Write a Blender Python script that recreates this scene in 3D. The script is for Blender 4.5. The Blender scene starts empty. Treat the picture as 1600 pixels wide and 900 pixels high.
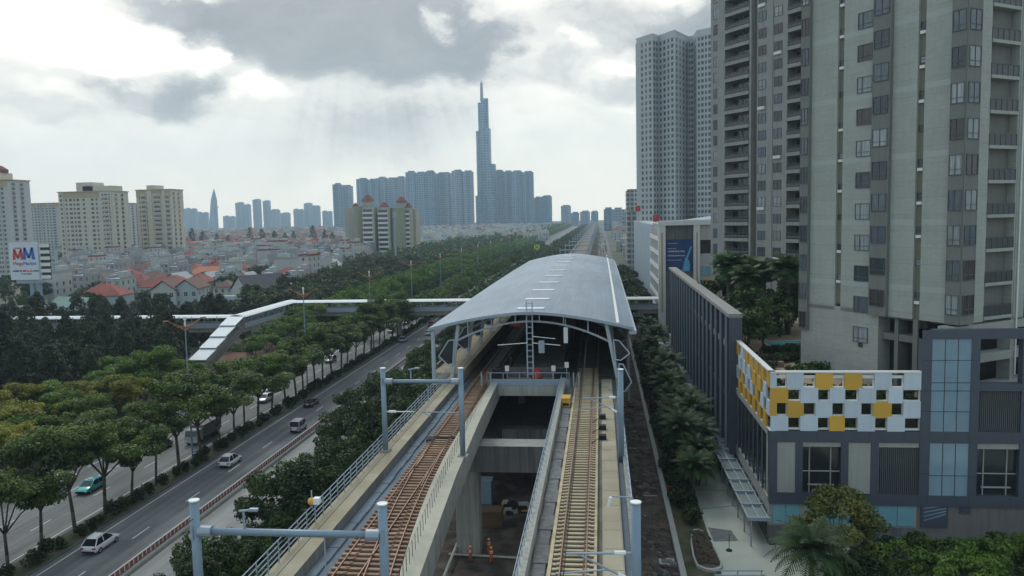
import bpy, math, random
import numpy as np
from mathutils import Matrix, Vector
R = math.radians
rng = random.Random(7)
sc = bpy.context.scene
COL = sc.collection

# ---------------------------------------------------------------- camera
FPX, CAMH = 1250.0, 36.0
YAW, PITCH, ROLL = 6.3872, 5.1638, 1.25
def _basis():
    y, p, r = R(YAW), R(PITCH), R(ROLL)
    f = Vector((-math.sin(y)*math.cos(p), math.cos(y)*math.cos(p), -math.sin(p)))
    r0 = f.cross(Vector((0, 0, 1))).normalized(); u0 = r0.cross(f)
    return math.cos(r)*r0 - math.sin(r)*u0, math.sin(r)*r0 + math.cos(r)*u0, f
CR, CU, CF = _basis()
cam_d = bpy.data.cameras.new('camera'); cam = bpy.data.objects.new('camera', cam_d); COL.objects.link(cam)
cam_d.sensor_width = 36; cam_d.lens = FPX/1600*36; cam_d.clip_start = 0.5; cam_d.clip_end = 20000
mw = Matrix((CR, CU, -CF)).transposed().to_4x4(); mw.translation = (0, 0, CAMH); cam.matrix_world = mw
sc.camera = cam
def ray(px, py): return CR*((px-800)/FPX) - CU*((py-450)/FPX) + CF
def PZ(px, py, z=0.0):
    v = ray(px, py); t = (z-CAMH)/v.z; return Vector((v.x*t, v.y*t, z))
def PY(px, py, Y):
    v = ray(px, py); t = Y/v.y; return Vector((v.x*t, Y, CAMH+v.z*t))
def azel(px, py):
    v = ray(px, py).normalized(); return math.atan2(v.x, v.y), math.asin(v.z)

# ---------------------------------------------------------------- render settings
sc.render.engine = 'CYCLES'
cy = sc.cycles
cy.use_denoising = True
cy.max_bounces = 6; cy.diffuse_bounces = 2; cy.glossy_bounces = 2; cy.transmission_bounces = 2
cy.transparent_max_bounces = 4; cy.volume_bounces = 0
cy.use_adaptive_sampling = True; cy.adaptive_threshold = 0.02
sc.view_settings.view_transform = 'Standard'; sc.view_settings.look = 'None'
sc.view_settings.exposure = 0.0; sc.view_settings.gamma = 1.0

# ---------------------------------------------------------------- node helper
class N:
    def __init__(s, tree): s.t = tree; s.n = tree.nodes; s.l = tree.links
    def new(s, typ, **kw):
        n = s.n.new(typ)
        for k, v in kw.items(): setattr(n, k, v)
        return n
    def link(s, a, b): s.l.new(a, b)
    def setin(s, sock, v):
        if isinstance(v, bpy.types.NodeSocket): s.l.new(v, sock)
        else: sock.default_value = v
    def math(s, op, a, b=None, c=None, clamp=False):
        n = s.new('ShaderNodeMath', operation=op, use_clamp=clamp); s.setin(n.inputs[0], a)
        if b is not None: s.setin(n.inputs[1], b)
        if c is not None: s.setin(n.inputs[2], c)
        return n.outputs[0]
    def vec(s, op, a, b=None):
        n = s.new('ShaderNodeVectorMath', operation=op); s.setin(n.inputs[0], a)
        if b is not None: s.setin(n.inputs[1], b)
        return n.outputs['Value'] if op in ('LENGTH', 'DOT_PRODUCT') else n.outputs[0]
    def ramp(s, fac, stops, interp='LINEAR'):
        n = s.new('ShaderNodeValToRGB'); n.color_ramp.interpolation = interp; e = n.color_ramp.elements
        while len(e) < len(stops): e.new(0.5)
        for k, (p, c) in zip(e, stops): k.position = p; k.color = (*c, 1) if len(c) == 3 else c
        s.setin(n.inputs[0], fac); return n.outputs[0]
    def mix(s, fac, a, b, blend='MIX'):
        n = s.new('ShaderNodeMix', data_type='RGBA', blend_type=blend); s.setin(n.inputs[0], fac)
        s.setin(n.inputs[6], a); s.setin(n.inputs[7], b); return n.outputs[2]
    def noise(s, vec, scale, detail=3, rough=0.5, dim='3D'):
        n = s.new('ShaderNodeTexNoise', noise_dimensions=dim)
        if vec is not None: s.link(vec, n.inputs['Vector'])
        n.inputs['Scale'].default_value = scale; n.inputs['Detail'].default_value = detail
        n.inputs['Roughness'].default_value = rough; return n.outputs[0]
    def smooth(s, v, a, b, x=0.0, y=1.0):
        n = s.new('ShaderNodeMapRange', interpolation_type='SMOOTHSTEP'); s.setin(n.inputs[0], v)
        for i, q in enumerate((a, b, x, y)): n.inputs[1+i].default_value = q
        return n.outputs[0]

# ---------------------------------------------------------------- world: overcast tropical sky
HAZE = 1.65e-4
SUN_AZ, SUN_EL = -24.0, 46.0        # degrees from the track direction (+Y), towards -X
world = bpy.data.worlds.new('World'); sc.world = world; world.use_nodes = True
wt = world.node_tree; wt.nodes.clear(); w = N(wt)
sky = w.new('ShaderNodeTexSky'); sky.sky_type = 'NISHITA'; sky.sun_disc = False
sky.sun_elevation = R(SUN_EL); sky.sun_rotation = R(SUN_AZ); sky.air_density = 1.5; sky.dust_density = 3.0
tc = w.new('ShaderNodeTexCoord'); sep = w.new('ShaderNodeSeparateXYZ'); w.link(tc.outputs['Generated'], sep.inputs[0])
az = w.math('ARCTAN2', sep.outputs[0], sep.outputs[1]); el = w.math('ARCSINE', sep.outputs[2])
cmb = w.new('ShaderNodeCombineXYZ'); w.link(az, cmb.inputs[0]); w.link(w.math('MULTIPLY', el, 1.6), cmb.inputs[1])
P0 = cmb.outputs[0]
nz = w.new('ShaderNodeTexNoise'); w.link(P0, nz.inputs['Vector']); nz.inputs['Scale'].default_value = 6.5; nz.inputs['Detail'].default_value = 8; nz.inputs['Roughness'].default_value = 0.58
warp = w.vec('MULTIPLY', w.vec('SUBTRACT', nz.outputs['Color'], (0.5, 0.5, 0.5)), (0.24, 0.22, 0))
P1 = w.vec('ADD', P0, warp)
def blob(px, py, rx, ry, amp, soft=(1.3, 0.35)):
    a, e = azel(px, py)
    d = w.vec('MULTIPLY', w.vec('SUBTRACT', P1, (a, e*1.6, 0)), (FPX/rx, FPX/(ry*1.6), 0))
    return w.math('MULTIPLY', w.smooth(w.vec('LENGTH', d), soft[0], soft[1]), amp)
DARK = [(560, 40, 215, 92, 1.0), (470, 5, 120, 60, .75), (255, 5, 110, 26, .62), (690, 66, 110, 76, .62),
        (240, 135, 130, 34, .40), (110, 122, 100, 16, .26), (330, 150, 90, 40, .26), (960, 45, 170, 50, .40), (985, 135, 80, 22, .36), (860, 112, 80, 24, .30), (1060, 40, 80, 40, .2),
        (640, 205, 130, 70, .24), (500, 225, 180, 60, .22), (1250, 60, 220, 90, .5), (-250, 60, 200, 60, .35), (600, -260, 500, 90, .45), (30, 165, 90, 16, .25)]
LIGHT = [(340, 82, 42, 26, .9), (60, 45, 170, 70, .7), (705, 18, 34, 26, .55), (430, 150, 60, 22, .5), (310, 70, 60, 20, .5), (1000, 110, 60, 16, .3), (880, 75, 40, 14, .3)]
acc = None
for b in DARK:
    v = blob(*b); acc = v if acc is None else w.math('ADD', acc, v)
acc = w.math('MINIMUM', acc, 0.80)
for b in LIGHT:
    acc = w.math('SUBTRACT', acc, blob(*b, soft=(1.25, 0.2)))
fb = w.noise(P1, 9, 9, 0.66)
acc = w.math('ADD', acc, w.math('MULTIPLY', w.math('SUBTRACT', fb, 0.5), 0.80))
acc = w.math('ADD', acc, 0.10, clamp=True)
# shafts of light and rain below the cloud: streaks that fan out from where the sun stands
sa, se = azel(560, -260)
dx = w.math('SUBTRACT', az, sa); dy = w.math('SUBTRACT', se, el)
cm2 = w.new('ShaderNodeCombineXYZ'); w.link(w.math('DIVIDE', dx, dy), cm2.inputs[0])
st = w.noise(cm2.outputs[0], 9, 3, .55)
sh = blob(600, 230, 300, 110, 1.0, (1.2, .2))
acc = w.math('ADD', acc, w.math('MULTIPLY', w.math('MULTIPLY', w.math('SUBTRACT', st, .46), sh), 0.6), clamp=True)
ccol = w.ramp(acc, [(0.0, (1.42, 1.37, 1.22)), (0.16, (1.18, 1.15, 1.04)), (0.38, (.94, .925, .865)), (0.68, (.49, .505, .51)), (1.0, (.325, .345, .36))])
hz = w.smooth(el, 0.0, 0.15, 1.0, 0.0)
ccol = w.mix(w.math('MULTIPLY', hz, 0.8), ccol, (1.50, 1.43, 1.21, 1))
# cloud out of view: tinted blue overhead, dimmed behind, shaped to darken near facades
up_ = w.smooth(el, 0.28, 0.75)
bk = w.smooth(w.math('COSINE', az), -0.2, 0.75, 1.0, 0.0)
ccol = w.mix(up_, ccol, w.mix(1.0, ccol, (.84, .95, 1.10, 1), 'MULTIPLY'))
ccol = w.mix(bk, ccol, w.mix(1.0, ccol, (.58, .67, .76, 1), 'MULTIPLY'))
cs = w.vec('MULTIPLY', ccol, (10.5, 10.5, 10.5))
fin = w.mix(0.93, sky.outputs[0], cs)
bg = w.new('ShaderNodeBackground'); bg.inputs[1].default_value = 0.1; w.link(fin, bg.inputs[0])
wo = w.new('ShaderNodeOutputWorld'); w.link(bg.outputs[0], wo.inputs[0])
world.cycles.sampling_method = 'MANUAL'; world.cycles.sample_map_resolution = 512

sun_d = bpy.data.lights.new('sun', 'SUN'); sun_d.energy = 1.3; sun_d.angle = R(18); sun_d.color = (1, .97, .90)
sun = bpy.data.objects.new('sun', sun_d); COL.objects.link(sun)
sd = Vector((math.sin(R(SUN_AZ))*math.cos(R(SUN_EL)), math.cos(R(SUN_AZ))*math.cos(R(SUN_EL)), math.sin(R(SUN_EL))))
sun.rotation_euler = sd.to_track_quat('Z', 'Y').to_euler(); sun.location = (0, 0, 300)

# ---------------------------------------------------------------- mesh builder
class MB:
    def __init__(s): s.v = []; s.f = []; s.m = []; s.off = None
    def add(s, vs, fs, mi=0):
        b = len(s.v); s.v.extend(tuple(q) for q in vs)
        for f in fs: s.f.append(tuple(i+b for i in f)); s.m.append(mi)
        return s
    def box(s, x0, x1, y0, y1, z0, z1, mi=0):
        if x0 > x1: x0, x1 = x1, x0
        if y0 > y1: y0, y1 = y1, y0
        if z0 > z1: z0, z1 = z1, z0
        vs = [(x, y, z) for z in (z0, z1) for y in (y0, y1) for x in (x0, x1)]
        return s.add(vs, [(0, 2, 3, 1), (4, 5, 7, 6), (0, 1, 5, 4), (2, 6, 7, 3), (0, 4, 6, 2), (1, 3, 7, 5)], mi)
    def obox(s, c, a, b, cc, mi=0):
        c, a, b, cc = Vector(c), Vector(a), Vector(b), Vector(cc)
        vs = [c+i*a+j*b+k*cc for k in (-1, 1) for j in (-1, 1) for i in (-1, 1)]
        fl = a.cross(b).dot(cc) < 0
        fs = [(0, 2, 3, 1), (4, 5, 7, 6), (0, 1, 5, 4), (2, 6, 7, 3), (0, 4, 6, 2), (1, 3, 7, 5)]
        return s.add(vs, [tuple(reversed(f)) for f in fs] if fl else fs, mi)
    def bar(s, p, q, w_=.1, h=None, mi=0):
        p, q = Vector(p), Vector(q); d = q-p; L = d.length
        if L < 1e-6: return s
        d /= L; up = Vector((0, 0, 1)) if abs(d.z) < .95 else Vector((0, 1, 0))
        a = d.cross(up).normalized(); b = a.cross(d)
        return s.obox((p+q)/2, d*L/2, a*w_/2, b*(h or w_)/2, mi)
    def tube(s, p, q, r0, r1=None, n=8, mi=0, caps=True):
        r1 = r0 if r1 is None else r1
        p, q = Vector(p), Vector(q); d = (q-p).normalized(); up = Vector((0, 0, 1)) if abs(d.z) < .95 else Vector((0, 1, 0))
        a = d.cross(up).normalized(); b = d.cross(a)
        vs = []
        for c, r in ((p, r0), (q, r1)):
            for i in range(n):
                t = 2*math.pi*i/n; vs.append(c+(a*math.cos(t)+b*math.sin(t))*r)
        fs = [(i, (i+1) % n, n+(i+1) % n, n+i) for i in range(n)]
        if caps: fs += [tuple(reversed(range(n))), tuple(range(n, 2*n))]
        return s.add(vs, fs, mi)
    def path(s, pts, rs, n=6, mi=0):
        for i in range(len(pts)-1): s.tube(pts[i], pts[i+1], rs[i], rs[i+1], n, mi)
        return s
    def prism(s, pts, z0, z1, mi=0, top=None):
        n = len(pts); vs = [(x, y, z0) for x, y in pts]+[(x, y, z1) for x, y in pts]
        ar = sum(pts[i][0]*pts[(i+1) % n][1]-pts[(i+1) % n][0]*pts[i][1] for i in range(n))
        fs = [(i, (i+1) % n, n+(i+1) % n, n+i) for i in range(n)]+[tuple(reversed(range(n)))]
        t = [tuple(range(n, 2*n))]
        if ar < 0: fs = [tuple(reversed(f)) for f in fs]; t = [tuple(reversed(t[0]))]
        s.add(vs, fs, mi); b = len(s.v)-2*n
        s.f.append(tuple(i+b for i in t[0])); s.m.append(mi if top is None else top); return s
    def sweep(s, prof, ys, shift=None, mi=None):
        """prof: closed outline [(x, z)], swept along Y; shift(y, i) moves a point sideways; mi: material per edge"""
        n = len(prof); vs = []
        for y in ys:
            for i, (x, z) in enumerate(prof): vs.append((x+(shift(y, i) if shift else 0), y, z))
        b = len(s.v); s.v.extend(vs)
        for k in range(len(ys)-1):
            for i in range(n):
                j = (i+1) % n
                s.f.append((b+k*n+i, b+k*n+j, b+(k+1)*n+j, b+(k+1)*n+i)); s.m.append(mi[i] if mi else 0)
        s.f.append(tuple(b+i for i in reversed(range(n)))); s.m.append(0)
        e = b+(len(ys)-1)*n; s.f.append(tuple(e+i for i in range(n))); s.m.append(0); return s
    def quad(s, a, b, c, d, mi=0): return s.add([a, b, c, d], [(0, 1, 2, 3)], mi)
    def sphere(s, c, r, n=8, m=6, mi=0):
        vs = [(c[0], c[1], c[2]-r[2])]
        for j in range(1, m):
            ph = -math.pi/2+math.pi*j/m
            for i in range(n):
                t = 2*math.pi*i/n; vs.append((c[0]+r[0]*math.cos(ph)*math.cos(t), c[1]+r[1]*math.cos(ph)*math.sin(t), c[2]+r[2]*math.sin(ph)))
        vs.append((c[0], c[1], c[2]+r[2])); L = len(vs)-1; fs = []
        for i in range(n):
            fs.append((0, 1+(i+1) % n, 1+i)); fs.append((L, L-n+i, L-n+(i+1) % n))
        for j in range(m-2):
            for i in range(n):
                a = 1+j*n+i; b_ = 1+j*n+(i+1) % n; fs.append((a, b_, b_+n, a+n))
        return s.add(vs, fs, mi)
    def build(s, name, mats, parent=None, smooth=False):
        o0 = origin(parent) if parent else Vector((0, 0, 0))
        me = bpy.data.meshes.new(name)
        me.from_pydata([(x-o0.x, y-o0.y, z-o0.z) for x, y, z in s.v], [], s.f)
        mats = mats if isinstance(mats, (list, tuple)) else [mats]
        for m in mats: me.materials.append(m)
        if len(mats) > 1: me.polygons.foreach_set('material_index', s.m)
        if smooth: me.polygons.foreach_set('use_smooth', [True]*len(s.f))
        me.update()
        o = bpy.data.objects.new(name, me); COL.objects.link(o)
        if parent: o.parent = parent; KIDS.setdefault(parent.name, []).append(o)
        return o
KIDS = {}
def origin(o):
    p = Vector((0, 0, 0))
    while o is not None: p += o.location; o = o.parent
    return p
def tag(o, label=None, cat=None, group=None, kind=None):
    for k, v in (('label', label), ('category', cat), ('group', group), ('kind', kind)):
        if v: o[k] = v
    return o
def thing(name, label, cat, loc=(0, 0, 0), group=None):
    o = bpy.data.objects.new(name, None); COL.objects.link(o); o.location = loc; o.empty_display_size = .5
    return tag(o, label, cat, group)
def struct(name, mb, mats, **kw):
    o = mb.build(name, mats, **kw); o['kind'] = 'structure'; return o
def dup(o, parent=None, loc=None, rz=None, sc_=None, label=None, group=None):
    c = o.copy(); COL.objects.link(c)
    if parent is not None: c.parent = parent; KIDS.setdefault(parent.name, []).append(c)
    if loc is not None: c.location = loc
    if rz is not None: c.rotation_euler = (0, 0, rz)
    if sc_ is not None: c.scale = (sc_, sc_, sc_) if not isinstance(sc_, (tuple, list)) else sc_
    if label: c['label'] = label
    if group: c['group'] = group
    for k in KIDS.get(o.name, []): dup(k, c)
    return c
def place(proto, used, loc, rz=0, sc_=1, label=None, group=None):
    """first call moves the prototype itself, later calls copy it"""
    if proto.name not in used:
        used.add(proto.name); proto.location = loc; proto.rotation_euler = (0, 0, rz); proto.scale = (sc_, sc_, sc_) if not isinstance(sc_, (tuple, list)) else sc_
        if label: proto['label'] = label
        if group: proto['group'] = group
        return proto
    return dup(proto, None, loc, rz, sc_, label, group)
USED = set()
# ---------------------------------------------------------------- materials
def M(name, col, rough=.75, metal=0., var=.18, scale=.6, spec=.3, streak=0., bump=0., rnd=0., big=0., hue=None, coat=0., hband=0.):
    m = bpy.data.materials.new(name); m.use_nodes = True; t = m.node_tree; n = N(t); b = t.nodes['Principled BSDF']
    b.inputs['Roughness'].default_value = rough; b.inputs['Metallic'].default_value = metal
    b.inputs['Specular IOR Level'].default_value = spec
    if coat: b.inputs['Coat Weight'].default_value = coat
    g = n.new('ShaderNodeNewGeometry'); pos = g.outputs['Position']
    col = (*col, 1)
    f = n.noise(pos, scale, 5, .6)
    k = n.math('ADD', n.math('MULTIPLY', n.math('SUBTRACT', f, .5), 2.6*var), 1.0)
    if streak:
        mp = n.vec('MULTIPLY', pos, (1.7, 1.7, .09)); s2 = n.noise(mp, 1.3, 4, .65)
        k = n.math('MULTIPLY', k, n.smooth(s2, .30, .62, 1-streak, 1.0))
    if hband:
        s4 = n.noise(n.vec('MULTIPLY', pos, (.5, .5, 7.0)), 1.0, 3, .6); k = n.math('MULTIPLY', k, n.smooth(s4, .3, .7, 1-hband, 1+hband))
    if big:
        s3 = n.noise(pos, scale*.12, 3, .5); k = n.math('MULTIPLY', k, n.smooth(s3, .3, .7, 1-big, 1+big))
    if rnd:
        oi = n.new('ShaderNodeObjectInfo'); k = n.math('MULTIPLY', k, n.math('ADD', n.math('MULTIPLY', oi.outputs['Random'], 2*rnd), 1-rnd))
    c = n.vec('SCALE', col[:3]); t.nodes[-1].inputs[0].default_value = col[:3]; n.setin(t.nodes[-1].inputs['Scale'], k)
    if hue is not None:
        f2 = n.noise(pos, scale*.5, 3, .5); c = n.mix(n.smooth(f2, .42, .66), c, (*hue, 1))
    n.link(c, b.inputs['Base Color'])
    if bump:
        bn = n.new('ShaderNodeBump'); bn.inputs['Strength'].default_value = bump; bn.inputs['Distance'].default_value = .05
        n.link(n.noise(pos, scale*6, 4, .6), bn.inputs['Height']); n.link(bn.outputs[0], b.inputs['Normal'])
    return m
def LEAF(name, col, col2, rnd=.25, trans=.25):
    m = bpy.data.materials.new(name); m.use_nodes = True; t = m.node_tree; n = N(t); b = t.nodes['Principled BSDF']
    g = n.new('ShaderNodeNewGeometry'); oi = n.new('ShaderNodeObjectInfo')
    f = n.noise(g.outputs['Position'], .45, 4, .6); f2 = n.noise(g.outputs['Position'], 3.1, 2, .5)
    c = n.mix(n.smooth(f, .36, .64), (*col, 1), (*col2, 1))
    k = n.math('MULTIPLY', n.math('ADD', n.math('MULTIPLY', oi.outputs['Random'], 2*rnd), 1-rnd), n.math('ADD', n.math('MULTIPLY', f2, 1.3), .35))
    sc_ = n.new('ShaderNodeVectorMath', operation='SCALE'); n.link(c, sc_.inputs[0]); n.link(k, sc_.inputs['Scale'])
    b.inputs['Roughness'].default_value = .6; b.inputs['Specular IOR Level'].default_value = .25
    n.link(sc_.outputs[0], b.inputs['Base Color'])
    tr = n.new('ShaderNodeBsdfTranslucent'); n.link(n.mix(1.0, sc_.outputs[0], (1.1, 1.25, .5, 1), 'MULTIPLY'), tr.inputs[0])
    mx = n.new('ShaderNodeMixShader'); mx.inputs[0].default_value = trans
    n.link(b.outputs[0], mx.inputs[1]); n.link(tr.outputs[0], mx.inputs[2]); n.link(mx.outputs[0], t.nodes['Material Output'].inputs[0])
    return m
def GLASS(name, stops, rough=.12, spec=.6):
    """window glass; each window object draws its own blind, curtain or dark room at random"""
    m = bpy.data.materials.new(name); m.use_nodes = True; t = m.node_tree; n = N(t); b = t.nodes['Principled BSDF']
    oi = n.new('ShaderNodeObjectInfo'); g = n.new('ShaderNodeNewGeometry')
    c = n.ramp(oi.outputs['Random'], stops, 'CONSTANT')
    mp = n.vec('MULTIPLY', g.outputs['Position'], (3.0, 3.0, .15)); f = n.noise(mp, 3.0, 3, .6)
    c = n.mix(1.0, c, n.ramp(f, [(.3, (.55, .55, .55)), (.7, (1.3, 1.3, 1.3))]), 'MULTIPLY')
    n.link(c, b.inputs['Base Color']); b.inputs['Roughness'].default_value = rough; b.inputs['Specular IOR Level'].default_value = spec
    return m
def FACADE(name, wall, glass, sx, sz, mortar=.28, rnd=.12, rough=.5):
    """storeys and window bays of a far tower, laid out in the building's own metres"""
    m = bpy.data.materials.new(name); m.use_nodes = True; t = m.node_tree; n = N(t); b = t.nodes['Principled BSDF']
    tcn = n.new('ShaderNodeTexCoord'); sp = n.new('ShaderNodeSeparateXYZ'); n.link(tcn.outputs['Object'], sp.inputs[0])
    hcoord = n.math('ADD', sp.outputs[0], n.math('MULTIPLY', sp.outputs[1], .73))
    def band(v, p, w_): return n.math('LESS_THAN', n.math('FRACT', n.math('DIVIDE', v, p)), w_)
    win = n.math('MULTIPLY', band(hcoord, sx, 1-mortar), band(sp.outputs[2], sz, .62))
    cell = n.new('ShaderNodeTexWhiteNoise'); cv = n.new('ShaderNodeCombineXYZ')
    n.link(n.math('FLOOR', n.math('DIVIDE', hcoord, sx)), cv.inputs[0]); n.link(n.math('FLOOR', n.math('DIVIDE', sp.outputs[2], sz)), cv.inputs[1]); n.link(cv.outputs[0], cell.inputs['Vector'])
    gl = n.mix(cell.outputs['Value'], (*[q*.6 for q in glass], 1), (*[q*1.5 for q in glass], 1))
    strip = n.noise(n.vec('MULTIPLY', tcn.outputs['Object'], (1, 1, .01)), .12, 2, .5)
    wl = n.mix(n.smooth(strip, .35, .65), (*[q*.6 for q in wall], 1), (*[q*1.45 for q in wall], 1))
    c = n.mix(win, wl, gl)
    n.link(c, b.inputs['Base Color']); b.inputs['Roughness'].default_value = rough
    return m

def YS(mat, amt=.22, sx=1.0):
    """tyre-worn streaks along a road"""
    t = mat.node_tree; n = N(t); b = t.nodes['Principled BSDF']; src = b.inputs['Base Color'].links[0].from_socket
    g = n.new('ShaderNodeNewGeometry'); v = n.vec('MULTIPLY', g.outputs['Position'], (sx, .012, 1)); f = n.noise(v, 1.1, 4, .6)
    p2 = n.noise(n.vec('MULTIPLY', g.outputs['Position'], (.35, .05, 1)), 1.0, 2, .5)
    k = n.math('MULTIPLY', n.smooth(f, .32, .68, 1-amt, 1+amt), n.smooth(p2, .40, .62, .88, 1.06))
    s_ = n.new('ShaderNodeVectorMath', operation='SCALE'); n.link(src, s_.inputs[0]); n.link(k, s_.inputs['Scale']); n.link(s_.outputs[0], b.inputs['Base Color']); return mat
def ZJ(mat, step, amt=.16, off=0.0):
    """horizontal lift joints and panel seams on a rendered facade"""
    t = mat.node_tree; n = N(t); b = t.nodes['Principled BSDF']; src = b.inputs['Base Color'].links[0].from_socket
    g = n.new('ShaderNodeNewGeometry'); sp = n.new('ShaderNodeSeparateXYZ'); n.link(g.outputs['Position'], sp.inputs[0])
    fr = n.math('FRACT', n.math('DIVIDE', n.math('ADD', sp.outputs[2], off), step)); ln = n.math('LESS_THAN', fr, .035/step*1.6)
    lift = n.new('ShaderNodeTexWhiteNoise', noise_dimensions='1D'); n.link(n.math('FLOOR', n.math('DIVIDE', n.math('ADD', sp.outputs[2], off), step)), lift.inputs['W'])
    k = n.math('MULTIPLY', n.math('SUBTRACT', 1.0, n.math('MULTIPLY', ln, amt*1.8)), n.math('ADD', n.math('MULTIPLY', lift.outputs['Value'], amt*.45), 1-amt*.22))
    s_ = n.new('ShaderNodeVectorMath', operation='SCALE'); n.link(src, s_.inputs[0]); n.link(k, s_.inputs['Scale']); n.link(s_.outputs[0], b.inputs['Base Color']); return mat
m = {}
m['asphalt'] = YS(M('asphalt', (.125, .132, .138), .9, var=.16, scale=.9, big=.10, bump=.1), .20)
m['asphalt2'] = YS(M('old_asphalt', (.165, .168, .165), .9, var=.14, scale=.6, big=.12), .2)
m['concrete_road'] = YS(M('pale_concrete_road', (.235, .235, .225), .9, var=.12, scale=.5, big=.12), .14)
m['soil'] = M('dark_soil', (.050, .042, .036), .95, var=.5, scale=.7, big=.35, hue=(.105, .085, .068))
m['redsoil'] = M('red_soil', (.19, .115, .08), .95, var=.25, scale=.3, big=.2)
m['ground'] = M('city_ground', (.085, .095, .06), .95, var=.3, scale=.08, big=.25, hue=(.13, .12, .10))
m['verge'] = M('verge', (.055, .07, .03), .95, var=.35, scale=.8, big=.3, hue=(.10, .085, .06))
m['kerb'] = M('kerb_stone', (.33, .33, .31), .85, var=.15, scale=1.2)
m['kerbdark'] = M('kerb_dark', (.10, .10, .10), .85, var=.25, scale=1.2)
m['paint'] = M('road_paint', (.55, .56, .55), .7, var=.2, scale=2.5)
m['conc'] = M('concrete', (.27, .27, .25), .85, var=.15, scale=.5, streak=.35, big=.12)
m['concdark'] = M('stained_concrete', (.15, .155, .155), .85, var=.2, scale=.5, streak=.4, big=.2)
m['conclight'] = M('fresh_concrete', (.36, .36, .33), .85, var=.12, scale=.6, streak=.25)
m['cream'] = M('cream_walkway', (.315, .285, .21), .85, var=.14, scale=.9, big=.1, hue=(.27, .23, .155))
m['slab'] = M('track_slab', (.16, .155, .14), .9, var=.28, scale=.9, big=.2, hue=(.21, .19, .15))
m['trough'] = M('cable_trough', (.12, .15, .185), .8, var=.28, scale=.8, big=.15)
m['rust'] = M('rusty_sleeper', (.32, .20, .13), .85, var=.25, scale=1.8, hue=(.22, .13, .085), rnd=.24)
m['tan'] = M('tan_sleeper', (.42, .345, .23), .85, var=.15, scale=1.8, hue=(.36, .29, .19), rnd=.13)
m['rail'] = M('rail_steel', (.12, .07, .05), .5, .35, var=.2, scale=2)
m['railtop'] = M('rail_head', (.27, .17, .12), .45, .3, var=.1, scale=2)
m['galv'] = M('galvanised_steel', (.28, .34, .40), .5, .25, var=.1, scale=1.5)
m['bluesteel'] = M('blue_grey_steel', (.20, .275, .345), .45, .2, var=.1, scale=1.0, rnd=.08)
m['cap'] = M('pale_cap', (.7, .72, .72), .6, var=.05)
m['steel'] = M('pale_steel', (.36, .43, .49), .5, .15, var=.1, scale=1)
m['roof'] = M('station_roof_sheet', (.185, .245, .305), .50, .1, var=.08, scale=.22, big=.14, spec=.4)
def XS(mat, step, amt=.12):
    t = mat.node_tree; n = N(t); b = t.nodes['Principled BSDF']; src = b.inputs['Base Color'].links[0].from_socket
    g = n.new('ShaderNodeNewGeometry'); sp = n.new('ShaderNodeSeparateXYZ'); n.link(g.outputs['Position'], sp.inputs[0])
    u = n.math('DIVIDE', sp.outputs[0], step); ln = n.math('LESS_THAN', n.math('FRACT', u), .09)
    lap = n.math('LESS_THAN', n.math('FRACT', n.math('DIVIDE', sp.outputs[1], 11.7)), .012)
    wn = n.new('ShaderNodeTexWhiteNoise', noise_dimensions='2D'); cv = n.new('ShaderNodeCombineXYZ'); n.link(n.math('FLOOR', u), cv.inputs[0]); n.link(n.math('FLOOR', n.math('DIVIDE', sp.outputs[1], 11.7)), cv.inputs[1]); n.link(cv.outputs[0], wn.inputs['Vector'])
    dirt = n.noise(n.vec('MULTIPLY', g.outputs['Position'], (1.0, .10, 1)), .7, 4, .6)
    k = n.math('MULTIPLY', n.math('SUBTRACT', 1.0, n.math('MULTIPLY', n.math('MAXIMUM', ln, lap), amt*1.5)), n.math('ADD', n.math('MULTIPLY', wn.outputs['Value'], amt*.7), 1-amt*.35))
    k = n.math('MULTIPLY', k, n.smooth(dirt, .35, .65, 1-amt*.8, 1+amt*.4))
    s_ = n.new('ShaderNodeVectorMath', operation='SCALE'); n.link(src, s_.inputs[0]); n.link(k, s_.inputs['Scale']); n.link(s_.outputs[0], b.inputs['Base Color']); return mat
XS(m['roof'], .62, .13)
m['hiproof'] = M('dull_red_roof', (.185, .058, .05), .85, var=.15, scale=.5)
m['dullcream'] = M('dull_cream_render', (.36, .35, .29), .85, var=.1, scale=.2, streak=.12)
m['whitesheet'] = M('white_sheet', (.53, .57, .59), .5, var=.08, scale=.4)
m['panelgrey'] = M('grey_cladding', (.16, .155, .155), .7, var=.15, scale=.6, streak=.2)
m['black'] = M('black_rubber', (.016, .017, .018), .8, var=.1)
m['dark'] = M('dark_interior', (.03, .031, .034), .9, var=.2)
m['barrier'] = M('barrier_red', (.27, .085, .075), .7, var=.25, scale=1.2)
m['bed'] = M('track_bed_dark', (.038, .034, .032), .95, var=.35, scale=1.5)
m['red'] = M('red_paint', (.38, .05, .04), .6, var=.12)
m['orange'] = M('faded_orange_paint', (.36, .14, .075), .6, var=.1)
m['hivis'] = M('orange_overalls', (.42, .085, .03), .8, var=.15, scale=4)
m['yellow'] = M('yellow_panel', (.54, .32, .05), .55, var=.09, scale=.8, rnd=.10)
m['helmet'] = M('yellow_helmet', (.7, .5, .08), .5)
m['skin'] = M('skin', (.28, .16, .11), .6)
m['whitepanel'] = M('white_panel', (.48, .56, .635), .5, var=.08, scale=.8, streak=.08, rnd=.07)
m['whiteframe'] = M('white_frame', (.62, .62, .60), .6, var=.08)
m['navy'] = M('navy_stone', (.058, .071, .096), .45, var=.13, scale=.7, spec=.4)
m['navyjoint'] = M('navy_joint', (.035, .042, .055), .6)
m['paleblock'] = M('pale_stone', (.30, .32, .30), .8, var=.08, scale=.8, streak=.1)
m['blueglass'] = M('blue_glass_panel', (.19, .285, .36), .10, var=.22, scale=.25, spec=.8)
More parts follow.
